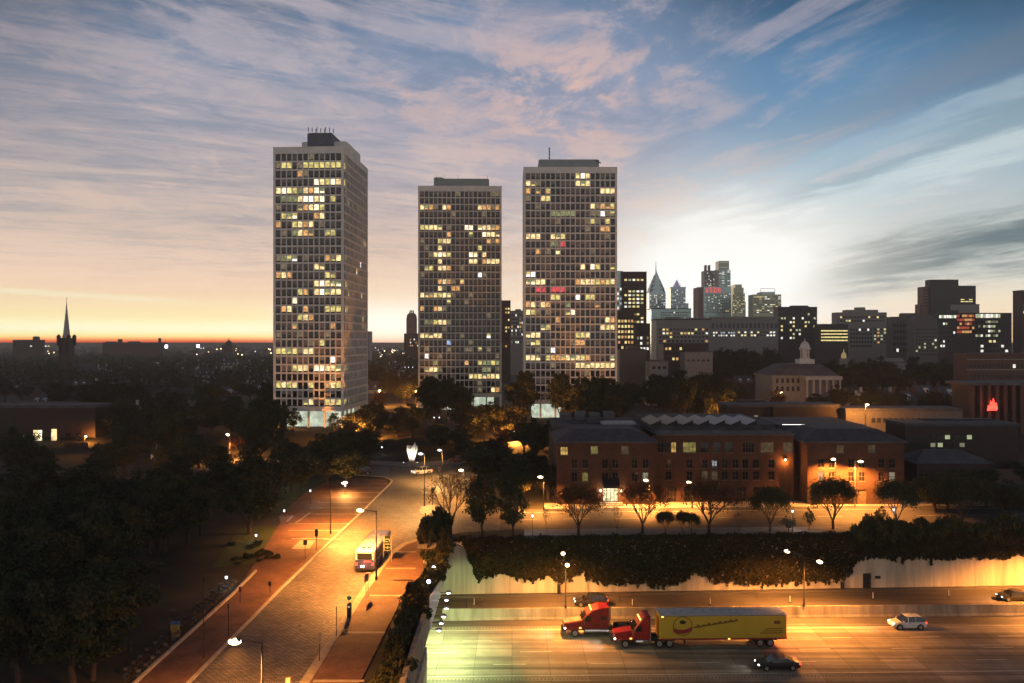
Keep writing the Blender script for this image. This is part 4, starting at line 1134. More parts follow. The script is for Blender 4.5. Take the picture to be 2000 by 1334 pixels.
m = MB(); block(m, 1403.5, 1424, 509.5, Y + 3, 24, ZA(527, Y)); m.build('crown', citymat('far_pale_teal', (.42, .46, .43), rough=.3), t)
windows(t, 1404, 1426, 528, 566, Y, 4, 16, .35, [Gn, Dm, Wt], 38, True, .9, .4); windows(t, 1404, 1423.5, 511, 526, Y + 3, 1, 6, .5, [Dm, Gn], 39, False, .95, .3); fin(t, 1415, Y)
t = bld('office block with red lit letters along its top', 1364, 1200, 'skyscraper', 'office_building'); Y = 1200
m = MB(); block(m, 1374, 1428, 560, Y, 34); m.build('wall', CM['teal'], t)
m = MB(); x0, x1 = XA(1364, Y), XA(1374, Y); m.box(x0, x1 - .05, Y + .5, Y + 34, 3, ZA(560.5, Y)); m.build('side_wall', CM['red'], t)
m = MB()
for px, w, h in ((1380.5, 5, 9), (1388.5, 5, 11), (1396.5, 6, 9.5), (1404.5, 6, 9.5)):
    xa, xb = XA(px - w / 2, Y), XA(px + w / 2, Y); za, zb2 = ZA(571.5, Y), ZA(571.5 - h, Y)
    m.box(xa, xb, Y - .9, Y - .3, za, zb2 - (zb2 - za) * .0)
m.build('sign', emit('red_sign', (1, .16, .16, 1), .75, .4, .4), t)
windows(t, 1376, 1427, 573, 612, Y, 15, 13, .16, [Yy, Wt, Gn, Dm], 41, True, .6, .5); fin(t, 1396, Y)
t = bld('stepped olive skyscraper tapering to a narrow top, right of the red sign', 1430, 1300, 'skyscraper', 'skyscraper'); Y = 1300
m = MB(); a = [(1430, 1456.5, 612, 590), (1431, 1455, 590, 572), (1432.5, 1452.5, 572, 562), (1436, 1449, 562, 555.5)]
for p0, p1, b, c in a: block(m, p0, p1, c, Y, 24, ZA(b, Y) if b < 612 else None)
m.build('shaft', CM['olive'], t); windows(t, 1431, 1455, 572, 612, Y, 6, 12, .35, [Gn, Dm, Yy], 43, True, .6, .45); fin(t, 1443, Y)
t = bld('square office block with glowing floors and a raised roof screen', 1471, 1100, 'building', 'office_building'); Y = 1100
m = MB(); block(m, 1471, 1526, 575, Y, 40); m.build('wall', CM['olive'], t)
m = MB(); block(m, 1488, 1513, 570, Y + 6, 25, ZA(575, Y)); m.build('roof_plant', CM['blue'], t)
m = MB(); xa, xb = XA(1487, Y), XA(1515, Y); z0, z1 = ZA(575, Y), ZA(563.5, Y)
for p, q in (((xa, Y + 4, z0), (xa + .6, Y + 4, z1)), ((xa, Y + 4, z1), (xb, Y + 4, z1)), ((xb, Y + 4, z1), (xb, Y + 4, z0))): m.tube([p, q], .3, 5)
m.build('roof_frame', M_grey, t)
windows(t, 1472, 1525, 578, 612, Y, 10, 9, .42, [Gn, Yy, Wt, Dm], 44, True, .85, .4); fin(t, 1498, Y)
# wide stone buildings in front of the skyline
def arcade(label, px0, px1, ptop, pcol0, pcol1, Y, n, pbot, m_, seed, wins):
    t = bld(label, px0, Y); m = MB(); x0, x1, zt = block(m, px0, px1, ptop, Y, 40); e = .8
    m.box(x0 - e, x1 + e, Y - e, Y + dep(px0, px1, Y, 40) + 1, zt, zt + 1.4); m.box(x0 - .4, x1 + .4, Y - .5, Y - .01, ZA(pcol0 - 3, Y) , ZA(pcol0 - 2, Y))
    m.build('wall', CM[m_], t)
    g = MB()
    for k in range(n):
        c = px0 + (px1 - px0) * (k + .5) / n; w = (px1 - px0) / n * .27
        xa, xb, za, zb2 = XA(c - w, Y), XA(c + w, Y), ZA(pcol1, Y), ZA(pcol0, Y); r_ = (xb - xa) / 2
        pts = [(xa, za), (xb, za), (xb, zb2 - r_)] + [((xa + xb) / 2 + r_ * math.cos(q * math.pi / 6), zb2 - r_ + r_ * math.sin(q * math.pi / 6)) for q in range(1, 6)] + [(xa, zb2 - r_)]
        g.extr(pts, Y - .15, Y - .02)
    o = g.build('arches', M_cityglass, t); o['kind'] = 'stuff'
    for w in wins: windows(t, *w[:4], Y, *w[4:8], seed=seed, **(w[8] if len(w) > 8 else {}))
    fin(t, (px0 + px1) / 2, Y)
arcade('wide grey stone building with an arcade of tall arches below its cornice', 1388, 1520, 622, 631, 641, 620, 16, 690, 'grey', 51, [(1392, 1436, 647, 658, 9, 2, .7, [Wt, Co]), (1440, 1515, 646, 658, 12, 2, .5, [Wt, Wt, Yy])])
simple('long brick block with scattered white lit windows, left of the arcaded building', 1282, 1388, 625, 700, 560, 30, 'grey', [(1286, 1384, 640, 662, 14, 3, .3, [Wt, Og, Yy]), (1286, 1384, 662, 696, 12, 4, .22, [Yy, Og])], 53, plant=[(1300, 1330, 620, 5), (1345, 1380, 622, 8)])
simple('dark brick annex with amber windows below the long brick block', 1296, 1384, 672, 712, 500, 20, 'brown', [(1298, 1340, 676, 706, 6, 3, .35, [Og, Yy])], 54)
simple('dark flat-topped block with a few lights, right of the square office block', 1520, 1596, 601, 700, 640, 36, 'dark', [(1524, 1594, 610, 664, 12, 7, .22, [Wt, Yy, Gn])], 55, plant=[(1545, 1580, 598, 8)])
simple('low dark building with four glowing yellow floors', 1600, 1656, 634, 690, 600, 30, 'dark', [(1603, 1656, 643, 668, 1, 4, 1.0, [Yy], {'fw': .98, 'fh': .4})], 56)
t = bld('broad stepped stone building with a little tower on its roof', 1632, 660); Y = 660
m = MB(); block(m, 1600, 1748, 634, Y, 40); block(m, 1634, 1732, 610, Y + 4, 30); block(m, 1655, 1715, 605, Y + 8, 22); block(m, 1676, 1690, 600, Y + 12, 8); m.build('wall', CM['grey'], t)
windows(t, 1640, 1728, 616, 630, Y + 4, 16, 2, .2, [Gn, Wt, Yy], 57, True); windows(t, 1706, 1744, 640, 672, Y, 6, 5, .5, [Yy, Og, Gn], 58, True); windows(t, 1660, 1704, 640, 680, Y, 8, 5, .04, [Wt], 59, True); fin(t, 1680, Y)
simple('plain grey stone building with tall flat pilasters', 1742, 1800, 620, 700, 600, 30, 'dusk', [(1744, 1798, 630, 690, 9, 5, .04, [Wt])], 60, plant=[(1760, 1795, 613, 5)])
t = bld('grey stone building with a round-topped gable in front of the dark tower', 1790, 520); Y = 520
m = MB(); x0, x1, zt = block(m, 1784, 1832, 632, Y, 24); xc = (x0 + x1) / 2
m.extr([(x0, zt)] + [(xc + (x0 - xc) * math.cos(q * math.pi / 10), zt + 6 * math.sin(q * math.pi / 10)) for q in range(1, 10)] + [(x1, zt)], Y, Y + 9); m.build('wall', CM['dusk'], t)
windows(t, 1788, 1830, 640, 696, Y, 8, 8, .14, [Wt, Gn], 61, True); fin(t, 1808, Y)
t = bld('dark three-part tower block standing highest on the far side of the park', 1792, 700, 'tower block', 'tower_block'); Y = 700
m = MB(); block(m, 1817, 1872, 546, Y, 30); m.build('wall', CM['dark'], t)
m = MB(); block(m, 1802, 1816.8, 560, Y + 2, 12); block(m, 1797, 1816.8, 594, Y + 4, 12); m.build('left_wing', CM['red'], t)
m = MB(); block(m, 1872.2, 1906, 558, Y + 2, 26); m.build('right_wing', CM['dark'], t)
windows(t, 1803, 1815, 564, 600, Y + 2, 5, 6, .06, [Wt], 62, True); windows(t, 1876, 1900, 583, 591, Y + 2, 3, 2, .7, [Yy], 63, False, .9, .5); fin(t, 1848, Y)
simple('pale concrete cube in front of the dark tower block', 1868, 1913, 595, 640, 660, 26, 'grey', None, 64)
t = bld('glass office building with white strip-lit floors and a red-lit middle', 1830, 560); Y = 560
m = MB(); block(m, 1832, 1976, 611, Y, 36); block(m, 1850, 1872, 606, Y + 4, 12); m.build('wall', CM['dark'], t)
windows(t, 1834, 1868, 615, 622, Y, 7, 1, .95, [Gn, Wt], 65, False, .85, .8); windows(t, 1905, 1954, 612, 622, Y, 10, 1, 1, [Wt, Gn], 66, False, .85, .75); windows(t, 1869, 1903, 613, 652, Y, 7, 5, .85, [Rd, Rd, Og], 67, True, .85, .6)
windows(t, 1905, 1954, 624, 660, Y, 10, 4, .45, [Wt, Gn, Dm], 68, True, .8, .5); windows(t, 1836, 1866, 628, 680, Y, 6, 6, .15, [Wt, Gn], 69, True); windows(t, 1906, 1970, 662, 690, Y, 8, 3, .2, [Yy, Wt], 70, True); fin(t, 1900, Y)
simple('dark tall block at the right edge of the picture', 1995, 2060, 568, 690, 520, 30, 'brown', [(1997, 2040, 605, 690, 5, 9, .12, [Yy, Wt])], 71, plant=None)
simple('domed stone block with a low flat roof among the trees', 1716, 1775, 708, 740, 420, 20, 'grey', None, 72, plant=[(1724, 1765, 702, 3)])
# right: long brick building with striped storeys
t = bld('long low brick building with pale storey bands, right edge above the red light', 1888, 300); Y = 300
m = MB(); x0, x1, zt = block(m, 1888, 2120, 690, Y, 40); m.build('wall', CM['brick'], t)
m = MB()
for py in (702, 722, 744): m.box(x0 - .1, x1, Y - .12, Y - .01, ZA(py + 1, Y), ZA(py - 1, Y))
m.build('band', CM['grey'], t)
windows(t, 1892, 2000, 708, 722, Y, 14, 1, .03, [Wt], 73, True); windows(t, 1892, 2000, 728, 742, Y, 14, 1, .03, [Wt], 74, True); fin(t, 1960, Y)
t = bld('low flat pavilion with brick piers and a red neon flame sign', 1890, 235); Y = 235
m = MB(); x0, x1, zt = block(m, 1892, 2100, 752, Y, 22); m.build('wall', CM['brown'], t)
m = MB(); m.box(x0 - 1.5, x1, Y - 2.2, Y + 10, zt, zt + .9); m.build('roof', M_roofgrey, t)
for k in range(8):
    m = MB(); x = x0 + 2.4 * k; m.box(x, x + .8, Y - 1.6, Y - .01, 3, zt - .01); m.build('pier', CM['brick'], t)
m = MB(); xc, zc = XA(1938, Y - 3), ZA(802, Y - 3)
pts = [(-1.5, 0), (-1.2, 1.6), (-.7, 1.3), (-.5, 3.0), (.0, 2.2), (.3, 3.6), (.8, 2.0), (1.2, 2.4), (1.5, .6), (1.3, 0)]
m.extr([(xc + a, zc + b) for a, b in pts], Y - 3.1, Y - 2.9); m.build('neon_sign', emit('red_neon', (1, .05, .03, 1), 4.0, .6, 1.5), t)
lamp_light(t, (xc, Y - 4.2, zc + 1.5), (1, .05, .03), 160, .4)
fin(t, 1940, Y)
# rotunda building with white cupola
t = thing('exchange_building', 'pale stone building with a columned porch and a white roof cupola', 'building', (XA(1555, 330) + 5.3, 330, 4)); S_ = 330 / F
m = MB(); w0, w1 = (1490 - 1555) * S_, (1618 - 1555) * S_; z = lambda py: ZA(py, 330) - 4
m.box(w0, w1, 4, 28, 0, z(738)); m.box(w0 - .5, w1 + .5, 3.2, 28.6, z(738), z(734)); m.build('wall', CM['grey'], t)
m = MB(); m.frustum(w0 - .5, w1 + .5, 3.2, 28.6, z(734), -7, 9, 10, 22, z(712)); m.build('roof', M_roofgrey, t)
m = MB(); m.box(-1.5, 13.5, -1.0, 3.9, z(742), z(735)); m.build('porch_roof', CM['pale'], t)
for k in range(6):
    m = MB(); m.lathe([(.62, 0), (.62, .4), (.5, .6), (.42, z(745)), (.6, z(743)), (.6, z(742) - .01)], 10, (-.8 + 2.7 * k, -.3, 0)); m.build('column', CM['pale'], t, True)
g = MB()
for k in range(5):
    for q in range(2): x = w0 + 1.5 + 2.2 * k; g.box(x, x + 1.0, 3.93, 3.98, z(765) + q * 3.4, z(765) + q * 3.4 + 1.9)
o = g.build('window', M_cityglass, t); o['kind'] = 'stuff'
M_cup = mat('white_cupola_paint', (.62, .64, .62), .6)
cxp = (1573 - 1555) * S_
m = MB(); m.box(cxp - 3.1, cxp + 3.1, 12, 18.2, z(716), z(703)); c_ = m.build('cupola', M_cup, t)
m = MB(); m.lathe([(2.1, z(703)), (2.2, z(701)), (2.0, z(700))], 16, (cxp, 15, 0)); m.lathe([(1.15, z(700)), (1.15, z(684))], 12, (cxp, 15, 0)); m.lathe([(2.1, z(684)), (2.5, z(682)), (2.5, z(680)), (2.0, z(679)), (1.9, z(675)), (1.5, z(671)), (.9, z(668)), (.3, z(666.5))], 16, (cxp, 15, 0)); m.build('dome', M_cup, c_)
for k in range(8):
    a = 2 * math.pi * k / 8; m = MB(); m.tube([(cxp + 1.75 * math.cos(a), 15 + 1.75 * math.sin(a), z(700)), (cxp + 1.75 * math.cos(a), 15 + 1.75 * math.sin(a), z(684))], .24, 8); m.build('column', M_cup, c_)
m = MB(); m.tube([(cxp, 15, z(666.5)), (cxp, 15, z(659))], [.14, .05], 6); m.ball((cxp, 15, z(663.5)), .3, 8); m.build('finial', M_cup, c_)
# small gold cupola and white hall
t = thing('small_cupola', 'tiny lit gold cupola poking out of the dark trees', 'cupola', (XA(1648, 420), 420, 4)); z = lambda py: ZA(py, 420) - 4
m = MB(); m.box(-1.6, 1.6, -1.6, 1.6, 0, z(700)); m.build('base', CM['grey'], t)
m = MB(); m.lathe([(1.3, z(700)), (1.3, z(694)), (.9, z(690)), (.25, z(687)), (.1, z(681))], 10); m.build('dome', emit('gold_dome_glow', (.8, .62, .25, 1), .35), t, True)  # dome glows by itself, its lighting put in as emission
simple('white flat-roofed hall with a small door light, behind the trees', 1337, 1392, 688, 714, 380, 18, 'grey', [(1340, 1388, 700, 708, 5, 1, .2, [Wt])], 75)
simple('grey warehouse with a shallow roof at the right tower foot', 1210, 1262, 684, 720, 370, 20, 'dusk', None, 76, plant=[(1225, 1252, 679, 4)])
simple('pale small building beside the grey warehouse', 1270, 1305, 706, 725, 350, 14, 'grey', [(1272, 1303, 712, 724, 3, 1, .0, [Wt])], 77)
simple('dark long flat roofed block behind the skylights', 1420, 1640, 795, 840, 215, 24, 'dim_brick', [(1470, 1530, 808, 818, 5, 1, .2, [Dm])], 78, plant=[(1440, 1500, 786, 8), (1510, 1535, 815, -1)])
t = simple('pale-topped long low block under the bright orange lamp', 1652, 1880, 803, 845, 212, 18, 'dusk', [(1700, 1800, 812, 830, 9, 1, .05, [Wt])], 79)
t = simple('dark wing with small windows right of the brick building', 1768, 1990, 832, 960, 172, 26, 'dim_brick', [(1772, 1900, 846, 892, 9, 3, .28, [Dm, Gn, Dm])], 80, plant=[(1800, 1950, 824, 6)])
t = thing('glazed_shed', 'dark annex with a pitched pale metal roof right of the brick building', 'building', (XA(1850, 158), 158, 0))
m = MB(); m.box(-6, 9, 0, 10, 0, ZA(905, 158)); m.build('wall', CM['dim_brick'], t)
m = MB(); zt = ZA(905, 158); m.add([(-6.5, -.4, zt), (9.5, -.4, zt), (5, 5, zt + 2.2), (-2, 5, zt + 2.2), (9.5, 10.4, zt), (-6.5, 10.4, zt)], [(0, 1, 2, 3), (1, 4, 2), (4, 5, 3, 2), (5, 0, 3)]); m.build('roof', M_roofgrey, t)
# between the towers
t = thing('residential_tower', 'rounded brown high-rise with a domed lantern top between the left and middle towers', 'tower', (XA(804, 1000), 1000, 4)); z = lambda py: ZA(py, 1000) - 4; s_ = 1000 / F
m = MB(); m.lathe([(10.5 * s_, 0), (10.5 * s_, z(622)), (10 * s_, z(620)), (9.3 * s_, z(616)), (7.5 * s_, z(613)), (5 * s_, z(611.5))], 16); m.build('wall', CM['red'], t)
m = MB()
for k in range(8): a = math.pi * k / 4; m.tube([(4.2 * s_ * math.cos(a), 4.2 * s_ * math.sin(a), z(611.5)), (3.6 * s_ * math.cos(a), 3.6 * s_ * math.sin(a), z(606.8))], .4, 5)
m.lathe([(4.2 * s_, z(607.2)), (4.2 * s_, z(606.4))], 12); m.build('lantern', M_grey, t)
simple('broad brown base block under the domed high-rise', 789, 819, 652, 680, 980, 30, 'brown', [(800, 818, 660, 678, 5, 3, .3, [Wt, Og])], 81)
simple('tall brick apartment tower peeping out right of the middle tower', 978, 997, 588, 700, 520, 22, 'brown', [(986, 996, 592, 680, 2, 12, .35, [Yy, Og])], 82, 'apartment_building')
simple('grey apartment block between the middle and right towers', 997, 1024, 608, 690, 640, 22, 'grey', [(998, 1022, 612, 672, 6, 8, .22, [Wt, Og, Dm])], 83, 'apartment_building', plant=[(1006, 1018, 605, 4)])
simple('small block hidden in the gap right of the left tower', 712, 721, 648, 690, 800, 18, 'grey', None, 84)
# the church with its spire
t = thing('church', 'church with a square brick tower and a tall slim spire against the sunset', 'church', (XA(130, 480), 480, 4)); s_ = 480 / F; z = lambda py: ZA(py, 480) - 4
m = MB(); w = 9.8 * s_; m.box(-w, w, -w, w, 0, z(660)); m.build('tower', CM['brown'], t)
for sx in (-1, 1):
    for sy in (-1, 1):
        m = MB(); m.box(sx * w - .8, sx * w + .8, sy * w - .8, sy * w + .8, z(675), z(656)); m.frustum(sx * w - .8, sx * w + .8, sy * w - .8, sy * w + .8, z(656), sx * w - .1, sx * w + .1, sy * w - .1, sy * w + .1, z(653)); m.build('pinnacle', CM['brown'], t)
m = MB(); m.lathe([(7.0 * s_, z(660)), (5.0 * s_, z(640)), (2.2 * s_, z(612)), (.5 * s_, z(592)), (.18 * s_, z(579))], 8); m.build('spire', CM['pale'], t)
for k in (-1, 1):
    m = MB(); m.box(k * 1.8 - .7, k * 1.8 + .7, -w - .15, -w + .1, z(690), z(672)); m.build('louvre', M_dark, t)
m = MB(); m.extr([(-5.5, 0), (5.5, 0), (5.5, 8), (0, 14), (-5.5, 8)], w, w + 26); m.build('nave', CM['brown'], t)
simple('pale warehouse with a rooftop tank on the horizon left of the church', 25, 78, 665, 690, 900, 12, 'brown', [(52, 98, 674, 678, 8, 1, .6, [Yy, Wt])], 85, plant=[(64, 74, 658, 4)])
simple('long low roof on the horizon with a stub tower', 200, 318, 671.5, 690, 1100, 12, 'brown', None, 86, plant=[(206, 226, 668, 3), (230, 236, 663, 4), (250, 272, 667.5, 4), (309, 312, 661, 5)])
t = thing('dome_roof', 'tiny dark dome on the horizon left of the left tower', 'dome', (XA(447, 1100), 1100, 4))
m = MB(); m.box(-7, 7, -7, 7, 0, ZA(674, 1100) - 4); m.build('base', CM['brown'], t)
m = MB(); m.lathe([(6, ZA(674, 1100) - 4), (5, ZA(670, 1100) - 4), (2.5, ZA(666, 1100) - 4), (.5, ZA(664, 1100) - 4), (.3, ZA(660, 1100) - 4)], 12); m.build('dome', CM['dark'], t)
# ------------------------------------------------------------------ vehicles (local +x is forward)
M_tyre = mat('tyre_rubber', (.018, .018, .018), .85)
M_rim = mat('wheel_rim', (.50, .50, .50), .3, .8, var=.1)
M_chrome = mat('polished_metal', (.62, .62, .62), .18, 1.0, var=.05)
M_carglass = mat('car_glass', (.012, .013, .015), .06, var=.1, spec=.8)
def paint(n, c, rough=.36): return mat(n, c, rough, .0, var=.28, scale=1.4, spec=.5, detail=8)
P_white = paint('white_car_paint', (.72, .70, .66)); P_black = paint('black_car_paint', (.012, .012, .013)); P_red = paint('red_truck_paint', (.32, .016, .014)); P_darkblue = paint('dark_car_paint', (.02, .02, .025)); P_maroon = paint('maroon_truck_paint', (.20, .012, .011))
P_yellow = mat('yellow_trailer_skin', (.58, .39, .03), .5, var=.08, scale=.4); P_redpick = paint('red_pickup_paint', (.35, .06, .03))

def wheel(t, x, y, r_=.34, w=.24, n=18):
    m = MB(); m.wheel((0, 0, 0), r_, w, n)
    o = m.build('wheel', M_tyre, t, False, (x, y, r_))
    s_ = 1 if y > 0 else -1
    m = MB(); m.wheel((0, s_ * w * .46, 0), r_ * .64, w * .14, 14)
    for k in range(5):
        a = 2 * math.pi * k / 5; m.box(r_ * .42 * math.cos(a) - .03, r_ * .42 * math.cos(a) + .03, s_ * w * .54 - .012, s_ * w * .54 + .012, r_ * .42 * math.sin(a) - .03, r_ * .42 * math.sin(a) + .03)
    m.build('rim', M_rim, o)
    return o

def car(label, loc, rz, kind, m_, L=4.6, W=1.84, group=None, lights=True, tail=True, beam=90):
    t = thing('car' if kind == 'sedan' else 'suv', label, 'car', loc, rz, group)
    if kind == 'sedan':
        st = [(-.5, .38, .62, .62, .80), (-.485, .30, .88, .90, .88), (-.36, .24, .95, .99, .96), (-.19, .22, .96, 1.36, 1.0), (-.02, .22, .95, 1.43, 1.0), (.10, .22, .93, 1.38, 1.0), (.265, .22, .91, .95, 1.0), (.40, .24, .82, .85, .97), (.47, .30, .70, .72, .90), (.5, .38, .54, .55, .78)]
        cab = (2, 6)
    else:
        st = [(-.5, .42, .70, .72, .84), (-.49, .34, 1.0, 1.05, .94), (-.44, .28, 1.06, 1.45, .98), (-.36, .27, 1.07, 1.66, 1.0), (-.10, .27, 1.05, 1.70, 1.0), (.08, .27, 1.03, 1.64, 1.0), (.24, .27, 1.01, 1.05, 1.0), (.40, .28, .94, .97, .97), (.475, .34, .80, .82, .92), (.5, .42, .60, .61, .82)]
        cab = (1, 6)
    body, glass = MB(), MB(); rings = []
    for i, (x, zb_, zl, zr, wf) in enumerate(st):
        w = W / 2 * wf; incab = zr > zl + .1
        wr = w * (.76 if incab else .86)
        mid = zb_ + (zl - zb_) * .55
        rings.append([(x * L, -w * .92, zb_), (x * L, -w, mid), (x * L, -w * .95, zl), (x * L, -wr, zr), (x * L, wr, zr), (x * L, w * .95, zl), (x * L, w, mid), (x * L, w * .92, zb_)])
    o = 0
    body.v = [p for r_ in rings for p in r_]
    for i in range(len(st) - 1):
        for k in range(8):
            q = (k + 1) % 8
            f = (i * 8 + k, i * 8 + q, (i + 1) * 8 + q, (i + 1) * 8 + k)
            c0, c1 = st[i][3] > st[i][2] + .1, st[i + 1][3] > st[i + 1][2] + .1
            if k in (2, 4) and (c0 or c1) and cab[0] <= i < cab[1]: glass.add([body.v[j] for j in f], [(0, 1, 2, 3)])
            elif k == 3 and c0 != c1 and cab[0] <= i < cab[1]: glass.add([body.v[j] for j in f], [(0, 1, 2, 3)])
            else: body.f.append(f); body.mi.append(0)
    n = len(st) - 1
    body.f += [tuple(range(8)), tuple(range(n * 8 + 7, n * 8 - 1, -1))]; body.mi += [0, 0]
    body.build('body', m_, t, False)
    glass.build('window', M_carglass, t, False)
    pil = MB()
    for sx in (-1, 1):
        for x in (-.17, .05):
            zr = 1.38 if kind == 'sedan' else 1.66
            zl = .96 if kind == 'sedan' else 1.05
            pil.tube([(x * L, sx * W / 2 * .955, zl), (x * L, sx * W / 2 * .775, zr)], .035, 4)
    pil.build('pillars', m_, t)
    r_ = .33 if kind == 'sedan' else .37
    arch = MB()
    for x in (-.30, .31):
        for sy in (-1, 1):
            arch.wheel((x * L, sy * (W / 2 - .10), r_ + .02), r_ * 1.18, .20, 16); wheel(t, x * L, sy * (W / 2 - .085), r_, .22)
    arch.build('wheel_arch', M_tyre, t)
    zh = .62 if kind == 'sedan' else .76
    for sy in (-1, 1):
        if lights:
            m = MB(); m.ball((.462 * L, sy * W * .335, zh), .17, 8, sx=.9, sy=1.25, sz=.6); m.build('headlight', E_head, t, True)
            if beam: lamp_light(t, (.52 * L, sy * W * .33, zh), (1, .95, .88), beam, .08, 'headlight_beam', R(70), (1, 0, -.16))
        m = MB(); m.box(-.498 * L, -.462 * L, sy * W * .36 - .2, sy * W * .36 + .2, zh + .05, zh + .28); m.build('tail_light', E_tail if tail else MATS.get('red_lens') or mat('red_lens', (.25, .01, .01), .3), t)
        m = MB(); m.box(.19 * L, .225 * L, sy * (W / 2 + .09) - .09, sy * (W / 2 + .09) + .09, zl - .02, zl + .13); m.build('mirror', m_, t)
    return t

def hw(px, py): p = at(px, py, HZ); return p
hrz = math.pi + .024
p = hw(1523, 1311); car('black sedan nearest the camera on the highway, headlights on', (p.x, p.y + .9, HZ), hrz, 'sedan', P_black, 5.0, group='vehicles on the highway')
p = hw(1778, 1231); car('white hatchback alone on the right part of the highway', (p.x, p.y + .9, HZ), hrz, 'suv', P_white, 4.5, group='vehicles on the highway')
p = hw(1156, 1190); car('dark SUV on the ramp road behind the concrete barrier', (p.x, p.y + 1.6, HZ + .02), hrz, 'suv', P_darkblue, 4.9, group='vehicles on the highway')
p = hw(1990, 1176); car('black car half cut off by the right edge on the ramp road', (p.x, p.y + 1.0, HZ + .02), hrz, 'sedan', P_black, 4.8, group='vehicles on the highway')
p = at(823, 927); car('white SUV driving round the circle before the white sculpture', (p.x, p.y + .6, .02), R(180 + 32), 'suv', P_white, 4.8, 1.95, beam=120)
p = at(705, 927); car('dark parked car under the trees left of the circle', (p.x, p.y, .02), R(200), 'suv', P_darkblue, 4.6, lights=False, tail=False)
p = at(893, 903); car('red parked car at the right of the circle, half hidden by foliage', (p.x, p.y, .02), R(190), 'suv', P_redpick, 4.8, lights=False, tail=False)

def tractor(label, loc, rz, m_, sleeper=True, group='vehicles on the highway'):
    t = thing('tractor_truck', label, 'truck', loc, rz, group)
    W = 2.45
    m = MB()
    m.extr([(1.35, .75), (3.6, .75), (3.75, 1.2), (3.62, 1.75), (1.35, 2.1)], -.98, .98, .14); m.build('hood', m_, t)
    m = MB(); m.extr([(1.4, .95), (3.1, .95), (3.0, 1.35), (2.0, 1.45), (1.4, 1.5)], -1.2, 1.2, .1); m.build('fender', m_, t)
    m = MB()
    if sleeper: prof = [(-2.1, .95), (1.42, .95), (1.42, 2.08), (.72, 2.92), (.1, 3.42), (-.9, 3.72), (-2.1, 3.72)]
    else: prof = [(-.75, .95), (1.42, .95), (1.42, 2.08), (.72, 2.92), (.4, 3.3), (-.15, 3.95), (-.75, 3.95)]
    m.extr(prof, -W / 2, W / 2, .12); m.build('cab', m_, t)
    m = MB()
    for sy in (-1, 1):
        for x0, x1, z0, z1 in ((1.24, 1.27, 1.1, 2.7), (.12, .15, 1.1, 2.85), (.15, 1.24, 1.1, 1.13), (-.02, .1, 1.9, 1.96)): m.box(x0, x1, *sorted((sy * 1.222, sy * 1.232)), z0, z1)
        m.box(.3, 1.2, *sorted((sy * 1.15, sy * 1.30)), .55, .62); m.box(.3, 1.2, *sorted((sy * 1.15, sy * 1.30)), .85, .92)
    m.build('door_seams', M_dark, t)
    m = MB(); m.add([(1.40, -1.0, 2.14), (1.40, 1.0, 2.14), (.80, .96, 2.86), (.80, -.96, 2.86)], [(0, 1, 2, 3)]); m.v = [(x + .035, y, z + .03) for x, y, z in m.v]; m.build('windscreen', M_carglass, t)
    for sy in (-1, 1):
        m = MB(); y = sy * (W / 2 + .01); m.add([(1.2, y, 2.05), (.25, y, 2.05), (.25, y, 2.75), (.75, y, 2.78)], [(0, 1, 2, 3)]); m.build('window', M_carglass, t)
        if sleeper:
            m = MB(); m.add([(-1.1, y, 2.2), (-1.7, y, 2.2), (-1.7, y, 2.7), (-1.1, y, 2.7)], [(0, 1, 2, 3)]); m.build('window', M_carglass, t)
        m = MB(); m.box(1.12, 1.22, sy * 1.42 - .05, sy * 1.42 + .16 * sy, 1.75, 2.5); m.tube([(1.15, sy * 1.2, 2.4), (1.17, sy * 1.45, 2.4)], .03, 4); m.build('mirror', M_chrome, t)
        m = MB(); m.tube([(1.0, sy * 1.0, .82), (-.9 if sleeper else .1, sy * 1.0, .82)], .34, 12); m.build('fuel_tank', M_chrome, t)
        m = MB(); m.tube([(-.9, sy * 1.0, .78), (-2.0, sy * 1.0, .78)], .27, 12) if sleeper else m.box(-.9, .0, sy * 1.0 - .25, sy * 1.0 + .25, .5, 1.0); m.build('step_box', M_chrome, t)
        m = MB(); m.tube([(-.85 if not sleeper else -2.25, sy * .95, 1.0), (-.85 if not sleeper else -2.25, sy * .95, 3.9)], .09, 8); m.build('exhaust_stack', M_chrome, t)
        m = MB(); m.ball((3.55, sy * .86, 1.12), .2, 8, sx=.7, sz=.75); m.build('headlight', E_head, t, True)
        lamp_light(t, (3.85, sy * .86, 1.1), (1, .93, .85), 350, .1, 'headlight_beam', R(75), (1, 0, -.2))
        m = MB(); m.box(1.5, 1.75, sy * 1.2 - .03, sy * 1.2 + .05 * sy, 1.15, 1.28); m.build('marker_light', E_amber, t)
        m = MB(); m.extr([(-5.3, .62), (-2.9, .62), (-2.9, 1.18), (-3.1, 1.26), (-5.0, 1.26), (-5.3, 1.1)], sy * .78 - .32, sy * .78 + .32, .05) if sleeper else m.extr([(-3.9, .8), (-1.2, .8), (-1.2, 1.15), (-3.9, 1.15)], sy * .78 - .3, sy * .78 + .3, .05); m.build('mudguard', M_dark, t)
        for x in ((2.3, -3.45, -4.7) if sleeper else (2.3, -1.95, -3.2)): wheel(t, x, sy * (1.02 if x > 0 else .92), .51, .34 if x > 0 else .6, 20)
    for k in range(5):
        m = MB(); x, z = (.15, 3.44) if sleeper else (.34, 3.4); m.box(x - .02, x + .14, -.9 + .45 * k - .07, -.9 + .45 * k + .07, z, z + .09); m.build('marker_light', E_amber, t)
    m = MB(); m.box(-5.4 if sleeper else -3.9, 1.3, -.45, .45, .62, .95); m.box(-4.6 if sleeper else -3.1, -3.5 if sleeper else -2.0, -.5, .5, .95, 1.22); m.build('chassis', M_dark, t)
